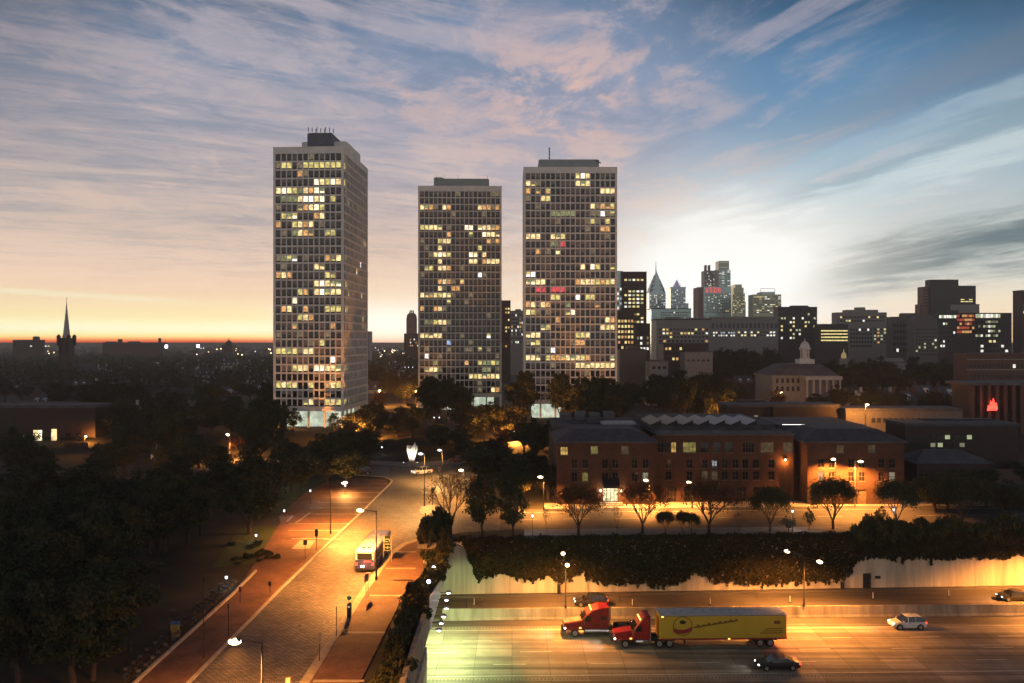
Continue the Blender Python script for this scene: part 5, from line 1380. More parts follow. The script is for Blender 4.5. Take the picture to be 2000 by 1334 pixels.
    m = MB(); m.extr([(3.45, .45), (3.95, .45), (3.98, .62), (3.9, .85), (3.45, .85)], -1.2, 1.2, .06); m.build('bumper', M_chrome, t)
    m = MB(); m.box(3.70, 3.76, -.62, .62, .95, 1.6); m.build('grille', M_chrome, t)
    return t
p = hw(1153, 1245)
tractor('red tractor truck without a trailer, long sleeper cab', (p.x + .3, p.y + 1.25, HZ), hrz, P_maroon)
p = hw(1262, 1266)
q = Vector((p.x, p.y + 1.2, HZ))
tractor('red tractor truck pulling the yellow trailer', (q.x - .3, q.y, HZ), hrz, P_red, False)
# trailer
TL = 15.9
t = thing('semi_trailer', 'yellow box semi trailer with a round emblem, red bottom rail', 'trailer', (0, 0, 0), hrz, 'vehicles on the highway')
xk = XA(1284, q.y)                       # its front wall
t.location = (xk, hy(xk, q.y - hy(q.x, 0) + 0.0), HZ); t.location.y = q.y + .024 * (xk - q.x)
m = MB(); m.extr([(-TL, 1.15), (0, 1.15), (0, 4.05), (-TL, 4.05)], -1.28, 1.28, .06)
for k in range(1, 26): m.box(-.62 * k - .02, -.62 * k + .02, -1.286, 1.286, 1.21, 3.92)
m.build('box', P_yellow, t)
m = MB(); m.box(-TL - .02, .02, -1.29, 1.29, 4.052, 4.10); m.build('roof', mat('pale_trailer_roof', (.62, .58, .55), .45), t)
for sy in (-1, 1):
    y = sy * 1.285
    m = MB(); m.box(-TL, 0, min(y, y + sy * .03), max(y, y + sy * .03), 1.02, 1.2); m.build('bottom_rail', mat('red_rail', (.32, .035, .025), .4), t)
    m = MB(); m.box(-TL, 0, min(y, y + sy * .03), max(y, y + sy * .03), 3.93, 4.05); m.build('top_rail', M_grey, t)
    # emblem: ring, dark blot, red sash; a slanted word; small lines near the tail
    M_br = MATS.get('emblem_brown') or mat('emblem_brown', (.16, .07, .015), .5); M_rd = MATS.get('emblem_red') or mat('emblem_red', (.30, .03, .03), .5); M_bk = MATS.get('emblem_black') or mat('emblem_black', (.02, .015, .01), .5)
    cx_ = -2.9; ye = y + sy * .012
    m = MB(); n = 28
    for k in range(n):
        a, b = 2 * math.pi * k / n, 2 * math.pi * (k + 1) / n
        m.add([(cx_ + 1.22 * math.cos(a), ye, 2.72 + 1.22 * math.sin(a)), (cx_ + 1.22 * math.cos(b), ye, 2.72 + 1.22 * math.sin(b)), (cx_ + 1.12 * math.cos(b), ye, 2.72 + 1.12 * math.sin(b)), (cx_ + 1.12 * math.cos(a), ye, 2.72 + 1.12 * math.sin(a))], [(0, 1, 2, 3)])
    e = m.build('emblem', M_br, t)
    m = MB(); m.poly([(cx_ + .38 * math.cos(k * .6283) * (1 + .2 * (k % 2)), ye, 3.2 + .24 * math.sin(k * .6283)) for k in range(10)]); m.build('blot', M_bk, e)
    m = MB(); N_ = 10
    top = [(cx_ - 1.16 + 2.32 * k / N_, 2.35 - .32 * math.sin(math.pi * k / N_) + .35 * (1 - k / N_) * (sy * .5) + .15) for k in range(N_ + 1)]
    for k in range(N_):
        (xa, za), (xb, zb_) = top[k], top[k + 1]; m.quad((xa, ye, za - .52), (xb, ye, zb_ - .52), (xb, ye, zb_), (xa, ye, za))
    m.build('sash', M_rd, e)
    d = -1
    m = MB(); xs = -4.3
    for k in range(16):                              # blurred script
        x0, x1 = xs - .34 * k, xs - .34 * (k + 1) - .01; z0 = 2.45 + .052 * k + (0, .03, -.02, .02)[k % 4]; h = (.26, .40, .24, .32)[k % 4]
        m.quad((x0, ye, z0), (x1, ye, z0 + .04), (x1, ye, z0 + .04 + h * .8), (x0, ye, z0 + h * .8))
    m.build('lettering', M_br, t)
    m = MB()
    for k in range(3): m.box(-15.4, -13.2 + .3 * k, min(ye, ye + sy * .005), max(ye, ye + sy * .005), 2.25 - .26 * k, 2.36 - .26 * k)
    m.box(-15.1, -14.3, min(ye, ye + sy * .005), max(ye, ye + sy * .005), 2.9, 3.3); m.build('small_lettering', M_br, t)
    m = MB(); m.box(-.5, -.25, sy * 1.29, sy * 1.32, 3.83, 3.95) if sy > 0 else m.box(-.5, -.25, -1.32, -1.29, 3.83, 3.95); m.build('marker_light', E_amber, t)
    m = MB(); m.box(-8.8, -8.55, *sorted((sy * 1.30, sy * 1.34)), 1.05, 1.17); m.build('marker_light', E_amber, t)
    m = MB(); m.box(-TL - .05, -TL, *sorted((sy * .85, sy * 1.22)), 1.2, 1.42); m.build('tail_light', E_tail, t)
    m = MB(); m.box(-TL - .05, -TL + .12, *sorted((sy * 1.05, sy * 1.30)), 3.86, 3.98); m.build('tail_light', E_tail, t)
    for x in (-12.6, -13.85): wheel(t, x, sy * .92, .51, .58, 20)
    m = MB(); m.box(-3.3, -3.1, *sorted((sy * .8, sy * 1.0)), .3, 1.15); m.build('landing_leg', M_dark, t)
m = MB(); m.box(-14.8, -11.6, -.9, .9, .75, 1.15); m.build('bogie', M_dark, t)
lamp_light(t, (-TL - .5, 0, 1.35), (1, .08, .04), 260, .4, 'tail_glow')

# bus
def bus():
    p0, p1 = at(712, 1121), at(761, 1071)
    L, W, H = 11.6, 2.6, 3.05
    d = Vector((.035, 1, 0)).normalized(); rz = math.atan2(d.y, d.x)
    rear = at(712, 1119)
    t = thing('transit_bus', 'white-roofed city bus, blue tail and red rear lights, on the cobbled street', 'bus', (rear.x + d.x * L / 2, rear.y + d.y * L / 2, .02), rz)
    Pw = mat('white_bus_paint', (.66, .64, .62), .35, var=.08); Pb = mat('blue_bus_paint', (.03, .035, .10), .35, var=.1); Pr = mat('red_bus_stripe', (.40, .03, .03), .4)
    m = MB(); prof = [(-L / 2, .38), (L / 2, .38), (L / 2 + .06, 1.2), (L / 2 - .08, 2.8), (L / 2 - .35, H), (-L / 2 + .25, H), (-L / 2 + .02, 2.85)]
    m.extr(prof, -W / 2, W / 2, .12); m.build('body', Pw, t)
    for sy in (-1, 1):
        y = sy * (W / 2 + .012)
        m = MB(); m.box(-L / 2 + .1, L / 2 - .1, *sorted((y, y - sy * .01)), .45, 1.15); m.build('lower_panel', Pb, t)
        m = MB(); m.box(-L / 2 + .1, L / 2 - .1, *sorted((y, y - sy * .01)), 1.15, 1.27); m.build('stripe', Pr, t)
        for k in range(8):
            x0 = -L / 2 + .9 + 1.22 * k
            m = MB(); m.box(x0, x0 + 1.12, *sorted((y, y - sy * .01)), 1.42, 2.5); m.build('window', M_carglass, t)
        if sy < 0:
            for x in (-1.0, L / 2 - 1.4):
                m = MB(); m.box(x, x + 1.05, *sorted((y + sy * .012, y)), .5, 2.55); dd = m.build('door', M_carglass, t)
                m = MB(); m.box(x + .5, x + .55, *sorted((y + sy * .03, y + sy * .013)), .5, 2.55); m.build('door_post', M_grey, dd)
        for x in (-L / 2 + 2.6, L / 2 - 2.6): wheel(t, x, sy * (W / 2 - .13), .5, .32, 20)
        m = MB(); x = -L / 2 - .012
        m.box(x - .05, x, *sorted((sy * .95, sy * 1.22)), 1.0, 1.35); m.build('tail_light', E_tail, t)
        m = MB(); m.box(x - .03, x, *sorted((sy * .98, sy * 1.2)), 2.72, 2.84); m.build('tail_light', E_tail, t)
        m = MB(); m.box(L / 2 + .0, L / 2 + .08, *sorted((sy * .75, sy * 1.1)), .75, 1.0); m.build('headlight', E_head, t)
    m = MB(); m.box(-L / 2 - .03, -L / 2, -1.24, 1.24, .45, 1.75); m.build('engine_cover', Pb, t)
    m = MB(); m.box(-L / 2 - .035, -L / 2 + .02, -1.0, 1.0, 1.8, 2.6); m.build('rear_window', M_carglass, t)
    m = MB(); m.box(-L / 2 - .06, -L / 2 - .032, -.9, .1, 1.45, 1.62); m.build('tail_light', E_tail, t)
    m = MB(); m.box(-L / 2 - .06, -L / 2 - .032, .05, .55, .75, .95); m.build('plate_light', E_head, t)
    m = MB(); m.box(-L / 2 - .1, -L / 2 - .02, -1.2, 1.2, .36, .6); m.build('bumper', M_dark, t)
    for a, b in ((-2.6, -1.1), (1.8, 3.2)):
        m = MB(); m.box(a, b, -.55, .55, H, H + .14); m.build('roof_hatch', Pw, t)
    for y in (-.35, .35):
        m = MB(); m.box(-L / 2 + .9, -L / 2 + 1.25, y - .14, y + .14, H, H + .12); m.build('roof_vent', M_dark, t)
    lamp_light(t, (-L / 2 - .4, 0, 1.2), (1, .1, .05), 60, .3, 'tail_glow')
bus()
# ------------------------------------------------------------------ street lamps and other street furniture
M_pole = mat('painted_lamp_post', (.05, .045, .04), .5, .3)
M_palepole = mat('pale_lamp_post', (.34, .32, .30), .5, .3)
def street_lamp(label, base, h, arms, col=SOD, watts=3000, E=None, m_=None, group='street lamps', z=None, r_=.11, name='street_lamp', spot=True):
    """a pole with one or two arms; arms are (dx, dy) reaching from its top"""
    t = thing(name, label, 'street lamp', tuple(base), 0, group)
    E = E or E_sod; m_ = m_ or M_pole
    m = MB(); m.tube([(0, 0, 0), (0, 0, .5), (0, 0, .52), (0, 0, h)], [r_ * 1.5, r_ * 1.5, r_, r_ * .6], 8); m.build('pole', m_, t)
    for dx, dy in arms:
        d = Vector((dx, dy, 0)); L = d.length; d.normalize(); n = Vector((-d.y, d.x, 0))
        m = MB(); m.tube([(0, 0, h - .12), tuple(d * L * .5 + Vector((0, 0, h + .02))), tuple(d * (L - .3) + Vector((0, 0, h + .04)))], r_ * .45, 6); m.build('arm', m_, t)
        c = d * L + Vector((0, 0, h + .06))
        m = MB(); A = Matrix(((d.x, n.x, 0, c.x), (d.y, n.y, 0, c.y), (0, 0, 1, c.z), (0, 0, 0, 1))); m.M = A
        m.frustum(-.45, .4, -.2, .2, 0, -.35, .25, -.11, .11, .16); m.M = None; hd = m.build('lamp_head', m_, t)
        m = MB(); m.M = A; m.ball((.0, 0, -.06), .40, 10, sx=1.25, sy=.75, sz=.6); m.M = None; m.build('lamp_glass', E, hd, True)
        if watts: lamp_light(t, tuple(c + Vector((0, 0, -.48))), col, watts, .15, spot=R(155) if spot else None, aim=(0, 0, -1) if spot else None)
    return t
def post_lamp(label, base, h, col=WHT, watts=150, E=None, m_=None, group='post-top lamps', name='post_lamp'):
    t = thing(name, label, 'post lamp', tuple(base), 0, group); E = E or E_whitelamp; m_ = m_ or M_pole
    m = MB(); m.tube([(0, 0, 0), (0, 0, .3), (0, 0, h)], [.12, .07, .05], 6); m.build('pole', m_, t)
    m = MB(); m.lathe([(.08, h), (.16, h + .10), (.17, h + .34), (.12, h + .42)], 10); g = m.build('lamp_glass', E, t, True)
    m = MB(); m.lathe([(.24, h + .42), (.17, h + .5), (.04, h + .6)], 10); m.build('cap', m_, t)
    if watts: lamp_light(t, (0, 0, h + .3), col, watts, .3)
    return t
g1 = 'tall street lamps with arms'; AMB = (1.0, .48, .13)
KX = -17.7
street_lamp('tall street lamp in the bottom foreground, arm reaching left over the cobbles', (-18.2, 58, .14), 9.0, [(-2.0, 0)], watts=17000, group=g1)
street_lamp('tall street lamp behind the bus, arm reaching left over the cobbles', (XA(735, 103), 103, .14), 9.0, [(-2.1, .1)], watts=9500, group=g1)
b = at(646, 1044); street_lamp('street lamp on the left pavement, slim pole with a box halfway, by the banded paving', (b.x, b.y, .14), 8.0, [(2.0, 1)], watts=11000, group=g1)
b = at(829, 990); street_lamp('dark pole on the traffic island, lamp on top with added amber light, signal below', (b.x, b.y, .16), 9.8, [(-.7, 0)], watts=26000, col=AMB, E=E_whitelamp, group=g1)  # amber light added at the lamp head to brighten the circle
b = at(864, 941); street_lamp('dark slim pole right of the white SUV with a pale lamp, amber light added', (b.x, b.y, .0), 7.0, [(-.6, 0)], watts=20000, col=AMB, E=E_whitelamp, group=g1)  # second amber light added for the circle, under the pale head
b = at(905, 975); street_lamp('pink-lit pale pole among the trees right of the traffic island', (b.x, b.y, .0), 5.7, [(-.45, 0)], watts=1400, m_=M_palepole, group=g1)
b = at(449, 896); street_lamp('tall pole with two sodium lamps left, beside the orange-lit tree', (b.x, b.y, terrain(b.x, b.y)), 6.4, [(-.6, 0), (.1, -1.6)], watts=2600, m_=M_palepole, group=g1)
b = (XA(1670, 148), 148.0, .15); street_lamp('tall pale street lamp before the right end of the brick building', b, 8.6, [(.9, -.3)], watts=6500, m_=M_palepole, group=g1)
street_lamp('street lamp by the brick wall left of the tall pale street lamp', (XA(1632, 148.6), 148.6, .15), 8.9, [(-.5, -.2)], watts=4800, m_=M_pole, group=g1)
b = (XA(1233, 146), 146.0, .15); street_lamp('dark street lamp behind the red-lit bare tree near the entrance', (XA(1268, 147), 147, .15), 5.2, [(-.6, 0)], watts=5200, group=g1)
b = at(1395, 1000); street_lamp('street lamp behind the second bare tree along the brick building', (XA(1352, 147.5), 147.5, .15), 4.8, [(-.6, 0)], watts=3000, group=g1)
street_lamp('street lamp half hidden by the leafy trees at the left end of the wall top', (XA(1062, 146), 146, .15), 6.0, [(-.6, 0)], watts=4500, group=g1)
b = (XA(1104.5, 109.0), 109.0, HZ + 1.5); street_lamp('double-armed highway lamp on the barrier near the two red trucks', b, 6.7, [(0.05, -2.9), (-.15, 2.9)], watts=2500, group='double-armed highway lamps')
b = (XA(1570.5, 109.7), 109.7, HZ + 1.5); street_lamp('double-armed highway lamp on the barrier behind the yellow trailer', b, 6.9, [(1.1, -2.7), (-1.4, 2.7)], watts=3600, group='double-armed highway lamps')
b = (XA(1985, 111), 111, HZ + 1.5); street_lamp('double-armed highway lamp just beyond the right edge', (b[0] + 9, b[1], b[2]), 6.9, [(.6, -2.7), (-.8, 3.4)], watts=7500, group='double-armed highway lamps')
for x_, lab in ((14, 'highway lamp on the near shoulder below the bottom edge, left one'), (48, 'highway lamp on the near shoulder below the bottom edge, middle one'), (82, 'highway lamp on the near shoulder below the bottom edge, right one')):
    street_lamp(lab, (x_, 70, HZ), 6.4, [(.0, 2.6)], watts=4000 if x_ < 30 else 9500, group='highway lamps on the near shoulder')
g2 = 'sodium lamps among the trees'
for (px, py, Y, h, w, lab) in ((699, 846, 226, 6.8, 12000, 'sodium street lamp glowing inside the orange tree left of the sculpture'), (1000, 843, 226, 5.6, 10000, 'sodium street lamp glowing in the trees right of the sculpture'), (1690, 790, 205, 13, 3000, 'very bright orange lamp above the low roofs on the right'),
                           (1408, 801, 235, 6, 2200, 'sodium lamp at the tree edge left of the dark flat roof'), (1523, 766, 290, 7, 2600, 'sodium lamp beside the orange tree in front of the exchange building'), (740, 762, 330, 6, 4200, 'sodium lamp between the left and middle towers, nearer the left one'),
                           (811, 764, 340, 6, 4200, 'sodium lamp between the left and middle towers, close to the middle one'), (166, 852, 225, 4, 600, 'sodium lamp at the corner of the low brick block on the left'), (257, 951, 160, 4, 900, 'pinkish lamp shining through the dark park trees'),
                           (1185, 765, 262, 5, 900, 'small sodium lamp in the trees under the right tower'), (527, 808, 255, 4, 1800, 'sodium lamp left of the lit lobby')):
    x = XA(px, Y); z = ZA(py, Y) - h
    street_lamp(lab, (x, Y, z if z < terrain(x, Y) + 1.5 else terrain(x, Y)), h if z < terrain(x, Y) + 1.5 else ZA(py, Y) - terrain(x, Y), [(.35, -.25)], watts=w, group=g2, spot=False)
g3 = 'white post-top lamps'
for px, pb, pt, w, E, lab in ((1040, 1052, 1007, 420, None, 'post lamp on the wall top by the thin sapling, pinkish white globe'), (1548, 1040, 998, 420, None, 'post lamp on the wall top between the two middle saplings'), (1746, 1034, 995, 420, None, 'post lamp on the wall top beside the right-hand street tree'),
                              (420, 898, 881, 260, None, 'slim white post lamp on the small lawn at the left'), (606, 985, 958, 260, None, 'white post lamp on the lawn behind the banded paving'), (746, 892, 876, 120, None, 'lit post under the orange tree by the circle'), (536, 975, 952, 160, None, 'bluish white lamp at the right side of the cone-shaped tree'),
                              (568, 955, 934, 120, None, 'small white lamp in the trees behind the post lamp on the lawn'), (674, 968, 948, 320, None, 'white lamp at the edge of the trees by the banded paving'), (555, 1012, 997, 110, None, 'low white lamp at the foot of the dark trees by the paving'), (500, 1062, 1045, 160, None, 'low yellowish lamp over the grass edge by the pavement'),
                              (442, 1150, 1127, 130, None, 'purplish white lamp at the bicycle rack'), (92, 1115, 1080, 30, None, 'lone white lamp deep in the black park, lowest on the left'), (19, 965, 944, 20, None, 'small white lamp at the far left edge of the park'), (100, 965, 944, 20, None, 'small greenish lamp in the park, second from the left edge'),
                              (920, 893, 873, 110, None, 'slim white post lamp on the green lawn right of the circle'), (591, 893, 879, 60, None, 'tiny post lamp under the trees left of the circle')):
    b = at(px, pb, 0.0); h = ZA(pt, b.y) - .25
    if px == 674: w, colr = 9000, AMB
    else: colr = WHT
    post_lamp(lab, (b.x, b.y, .0 if b.y < 208 else terrain(b.x, b.y)), h, colr, watts=w, group=g3)
# rows of little path lights and far lights
for i, (px, py, Y) in enumerate(((785, 816, 262), (818, 816, 262), (848, 815, 262), (858, 815, 262), (875, 816, 263), (893, 816, 263), (905, 816, 263))):
    post_lamp('small white path light in the row below the middle tower', (XA(px, Y), Y, 4), ZA(py, Y) - 4.3, watts=35, group='path lights below the middle tower', name='path_light')
for px, py, Y, lab in ((205, 826, 240, 'tiny light left of the sycamores'), (232, 828, 238, 'tiny light in the dark trees'), (248, 826, 236, 'tiny light in the dark trees'), (276, 833, 232, 'tiny light in the dark trees'), (353, 830, 230, 'tiny light in the dark trees'), (1188, 749, 300, 'tiny light in the dark trees'), (1250, 772, 290, 'tiny light in the dark trees'), (1317, 772, 300, 'tiny light in the dark trees'), (1215, 764, 280, 'tiny light in the dark trees'), (790, 690, 620, 'tiny light between the left and middle towers'), (798, 718, 420, 'small light between the left and middle towers'), (806, 718, 420, 'small light between the left and middle towers'), (791, 718, 420, 'small light between the left and middle towers')):
    post_lamp('tiny white post lamp glimmering in the dark tree belt', (XA(px, Y), Y, terrain(0, Y)), max(2.5, ZA(py, Y) - terrain(0, Y)), watts=0, group='tiny lamps in the dark tree belt')
E_stad = emit('stadium_lamp', (.86, .78, 1, 1), 10)
for px, py, lab in ((325, 677, 'floodlight cluster on a mast at the horizon, farther left one'), (387, 676, 'floodlight cluster on a mast at the horizon, brighter right one')):
    Y = 900; t = thing('floodlight_mast', lab, 'floodlight', (XA(px, Y), Y, 4), 0, 'floodlight masts on the horizon'); h = ZA(py, Y) - 4
    m = MB(); m.tube([(0, 0, 0), (0, 0, h)], [.5, .3], 6); m.build('pole', M_dark, t)
    m = MB(); m.box(-1.4, 1.4, -.4, .0, h - 1.6, h + 1.8); m.build('lamp_glass', E_stad, t)
rr = random.Random(5)
for k in range(46):
    px = rr.choice([rr.uniform(20, 125), rr.uniform(320, 530), rr.uniform(390, 530), rr.uniform(735, 790), rr.uniform(720, 815)]); Y = rr.uniform(900, 2200)
    t = thing('horizon_lamp', 'pinprick of light low on the horizon', 'street lamp', (XA(px, Y), Y, 4), 0, 'pinpricks of light along the horizon'); h = rr.uniform(6, 11)
    m = MB(); m.tube([(0, 0, 0), (0, 0, h)], [.3, .2], 5); m.build('pole', M_dark, t)
    m = MB(); m.ball((0, 0, h + .4), .7 * Y / 1100, 6); m.build('lamp_glass', rr.choice([E_sod, E_whitelamp, E_sod]), t, True)

# traffic signals, sign posts, delineators
def signal(label, px, pb, pt, headz=.75):
    b = at(px, pb, .14); h = ZA(pt, b.y) - .14
    t = thing('traffic_signal', label, 'traffic signal', (b.x, b.y, .14), 0)
    m = MB(); m.tube([(0, 0, 0), (0, 0, h)], .06, 6); m.build('pole', M_dark, t)
    m = MB(); m.box(-.2, .2, -.16, .16, h - .1, h + .95); hd = m.build('signal_head', M_dark, t)
    for k in range(3):
        m = MB(); m.tube([(0, -.16, h + .08 + .3 * k + .06), (0, -.26, h + .08 + .3 * k + .06)], .10, 8); m.build('lens', M_vent, hd)
signal('black traffic signal on a post on the brick pavement, left of the cobbled street', 618, 1075, 1046)
signal('black pedestrian signal on the traffic island, right of the dark pole', 845, 986, 962)
signal('small signal at the kerb by the circle, left of the white SUV', 763, 930, 920)
signal('signal post right of the white SUV near the dark slim pole', 858, 938, 920)
def sign_post(label, px, pb, pt, w, h, m_, z=.14, name='sign_post', face=0.0, off=0):
    b = at(px, pb, z); H = ZA(pt, b.y) - z
    t = thing(name, label, 'sign', (b.x, b.y, z), face)
    m = MB(); m.tube([(0, 0, 0), (0, 0, H)], .045, 6); m.build('pole', M_dark, t)
    m = MB(); m.box(-w / 2 + off, w / 2 + off, -.06, -.03, H - h, H + .02); m.build('panel', m_, t)
    return t
sign_post('small dark information board on a post over the pale paving square', 596, 1090, 1055, .55, .7, M_dark)
sign_post('slim signpost with a narrow grey plate by the right kerb in the foreground', 624, 1291, 1237, .28, 1.0, M_grey, face=.4)
sign_post('bare slim signpost by the right kerb beyond the grey plated one', 657, 1242, 1184, .10, .5, M_dark)
sign_post('tall dark signpost on the left pavement next to the bicycle racks', 398, 1286, 1128, .25, .5, M_dark)
sign_post('thin dark post on the left pavement beside the cobbles', 446, 1244, 1180, .15, .4, M_dark)
sign_post('low dark parking meter post on the left pavement', 527, 1157, 1136, .3, .5, M_dark)
sign_post('reddish parking meter post near the end of the bicycle racks', 469, 1178, 1146, .3, .6, mat('dull_red_metal', (.15, .03, .02), .5))
# pale monolith sign at the bottom
b = at(563, 1400); t = thing('stone_marker', 'pale slim marker post cut off by the bottom edge on the cobbles', 'marker', (XA(563, 68), 68, .02))
m = MB(); m.box(-.2, .2, -.12, .12, 0, ZA(1324, 68)); m.box(-.24, .24, -.16, .16, 0, .25); m.build('post', M_stonepave, t)
# double sign by the bus: two dark green direction panels with arrows, pale borders
b = at(757, 1098, .14)
t = thing('direction_sign', 'two stacked green direction panels with white arrows beside the bus', 'sign', (b.x, b.y, .14))
M_green = mat('green_sign_sheet', (.008, .022, .01), .9, spec=.02); M_wl = mat('white_sign_sheet', (.30, .30, .27), .8, spec=.1)
H = ZA(1046, b.y) - .14; w = 12.5 * b.y / F; hh = (1076 - 1047) * b.y / F
for sx in (-.55, .55):
    m = MB(); m.tube([(sx, 0, 0), (sx, 0, H - .1)], .05, 6); m.build('post', M_palepole, t)
for z0, z1, arr in ((H - hh * .55, H, 0), (H - hh, H - hh * .58, 1)):
    m = MB(); m.box(-w / 2, w / 2, -.09, -.06, z0, z1); pn = m.build('panel', M_wl, t)
    m = MB(); m.box(-w / 2 + .04, w / 2 - .04, -.097, -.092, z0 + .04, z1 - .04); m.build('face', M_green, pn)
    m = MB(); zc = (z0 + z1) / 2; y = -.103
    if arr == 0:
        m.quad((-.42, y, zc + .02), (.32, y, zc + .02), (.32, y, zc + .14), (-.42, y, zc + .14)); m.poly([(-.42, y, zc - .1), (-.42, y, zc + .26), (-.62, y, zc + .08)]); m.quad((.2, y, zc - .3), (.32, y, zc - .3), (.32, y, zc + .02), (.2, y, zc + .02)); m.quad((-.5, y, zc - .32), (.05, y, zc - .32), (.05, y, zc - .2), (-.5, y, zc - .2))
    else:
        m.poly([(0 + .16 * math.cos(k * .785), y, zc + .16 * math.sin(k * .785)) for k in range(8)]); m.quad((-.5, y, zc - .04), (-.2, y, zc - .04), (-.2, y, zc + .05), (-.5, y, zc + .05)); m.quad((.2, y, zc - .04), (.5, y, zc - .04), (.5, y, zc + .05), (.2, y, zc + .05))
    m.build('arrow', M_wl, pn)
# sign seen from its edge on two posts, pay station
b = at(717, 1168, .14); t = thing('guide_sign', 'road sign on two slim posts at the right kerb, just before the bus', 'sign', (b.x, b.y, .14), 1.4)
for sx in (-.35, .35):
    m = MB(); m.tube([(sx, 0, 0), (sx, 0, 2.9)], .05, 6); m.build('post', M_palepole, t)
m = MB(); m.box(-.7, .7, .06, .09, 1.95, 2.9); m.build('panel', M_grey, t)
b = at(682, 1206, .14); t = thing('pay_station', 'black parking pay station with a small green sign on the kerb', 'pay station', (b.x, b.y, .14))
m = MB(); m.box(-.22, .22, -.2, .2, 0, 1.5); m.frustum(-.22, .22, -.2, .2, 1.5, -.18, .18, -.05, .2, 1.65); bo = m.build('body', M_dark, t)
m = MB(); m.box(-.12, .12, -.205, -.2, 1.15, 1.35); m.build('screen', emit('small_screen', (.8, .75, .6, 1), .6), bo)
m = MB(); m.tube([(0, 0, 1.6), (0, 0, 2.0)], .03, 6); m.build('pole', M_dark, t)
m = MB(); m.tube([(0, -.02, 2.2), (0, .02, 2.2)], .25, 12); m.build('sign', mat('green_disc', (.03, .22, .12), .4), t)
# reflector posts on the ramp
for i, (px, py) in enumerate(((1235, 1184), (1387, 1181), (1543, 1177), (1705, 1170), (1853, 1166))):
    b = at(px, py, HZ); t = thing('reflector_post', ('white reflector post on the ramp road, ' + ('first right of the dark SUV', 'second right of the dark SUV', 'just left of the second highway lamp', 'below the dark wall door', 'farthest right')[i]), 'reflector post', (b.x, b.y, HZ + .02), 0, 'reflector posts on the ramp road')
    m = MB(); m.lathe([(.3, 0), (.28, .06), (.08, .1)], 8); m.build('base', M_dark, t)
    m = MB(); m.tube([(0, 0, .1), (0, 0, .95)], .06, 6); m.build('post', M_white, t)
for px, py, lab in ((911, 1192, 'dark slim marker post on the ramp by the tunnel mouth'), (926, 1182, 'pale marker post with a fork on the ramp by the tunnel mouth')):
    b = at(px, py, HZ); t = thing('marker_post', lab, 'marker post', (b.x, b.y, HZ + .02))
    m = MB(); m.tube([(0, 0, 0), (0, 0, 1.6 if px < 920 else 1.0)], .06, 6); m.build('post', M_dark if px < 920 else M_white, t)
    if px > 920:
        m = MB(); m.tube([(0, 0, .1), (1.2, -.4, .02)], .04, 5); m.tube([(0, 0, .1), (1.3, .4, .3)], .04, 5); m.build('stay', M_dark, t)
for px, py, lab in ((1092, 1165, 'dark cabinet at the foot of the wall left of the first highway lamp'), (1643, 1153, 'dark cabinet at the foot of the wall left of the wall door')):
    b = at(px, py, HZ); t = thing('wall_cabinet', lab, 'cabinet', (b.x, YW(b.x) - .5, HZ + .3))
    m = MB(); m.box(-.22, .22, -.2, .2, 0, 1.5 if px < 1200 else 1.1); m.build('body', M_dark, t)
    m = MB(); m.box(-.25, .25, -.23, .23, 1.5 if px < 1200 else 1.1, 1.56 if px < 1200 else 1.16); m.build('cap', M_grey, t)

# white sculpture
b = at(804, 904); t = thing('sculpture', 'tall white fan-shaped sculpture with a jagged top, lit from below', 'sculpture', (b.x, b.y, .15))
M_sculpt = mat('white_marble', (.78, .75, .70), .55, var=.06)
m = MB(); n = 26; rings = []
top = [.86, .80, .84, .70, .74, .62, .72, .80, .92, 1.0, .97, .86, .88, .78]
for j in range(7):
    f = j / 6; row = []
    for k in range(n):
        a = 2 * math.pi * k / n
        w = (.42 + .95 * f ** .9 - .18 * max(0, f - .75) * 4) * (1 + .10 * math.cos(a * 9 + f * 2))
        u = (math.cos(a) + 1) / 2 * (len(top) - 1); i0 = min(int(u), len(top) - 2); hgt = top[i0] + (top[i0 + 1] - top[i0]) * (u - i0)
        hgt *= 1 + .05 * math.sin(a * 7)
        row.append((math.cos(a) * w * 1.15 + .15 * f, math.sin(a) * w * .62, f * 4.9 * (1 - (1 - hgt) * f)))
    rings.append(row)
m.v = [p for r_ in rings for p in r_]
for j in range(6):
    for k in range(n): q_ = (k + 1) % n; m.f.append((j * n + k, j * n + q_, (j + 1) * n + q_, (j + 1) * n + k)); m.mi.append(0)
m.f.append(tuple(6 * n + k for k in range(n))); m.mi.append(0)
m.build('carving', M_sculpt, t)
m = MB(); m.prism([(.95 * math.cos(k * .628), .7 * math.sin(k * .628)) for k in range(10)], 0, .35); m.build('base', M_walk, t)
for dx in (-1.8, 1.7):
    s_ = thing('ground_spotlight', ('small ground spotlight at the left of the white sculpture', 'small ground spotlight at the right of the white sculpture')[dx > 0], 'spotlight', (b.x + dx, b.y - 2.0, .15), 0, 'ground spotlights of the sculpture')
    m = MB(); m.box(-.16, .16, -.16, .16, 0, .2); hs = m.build('housing', M_dark, s_)
    m = MB(); m.ball((0, 0, .22), .13, 8); m.build('lamp_glass', E_whitelamp, hs, True)
    lamp_light(s_, (0, .1, .42), (1, .88, .66), 800, .1, 'spot_light', R(62), (-dx * .42, 1, 1.05))
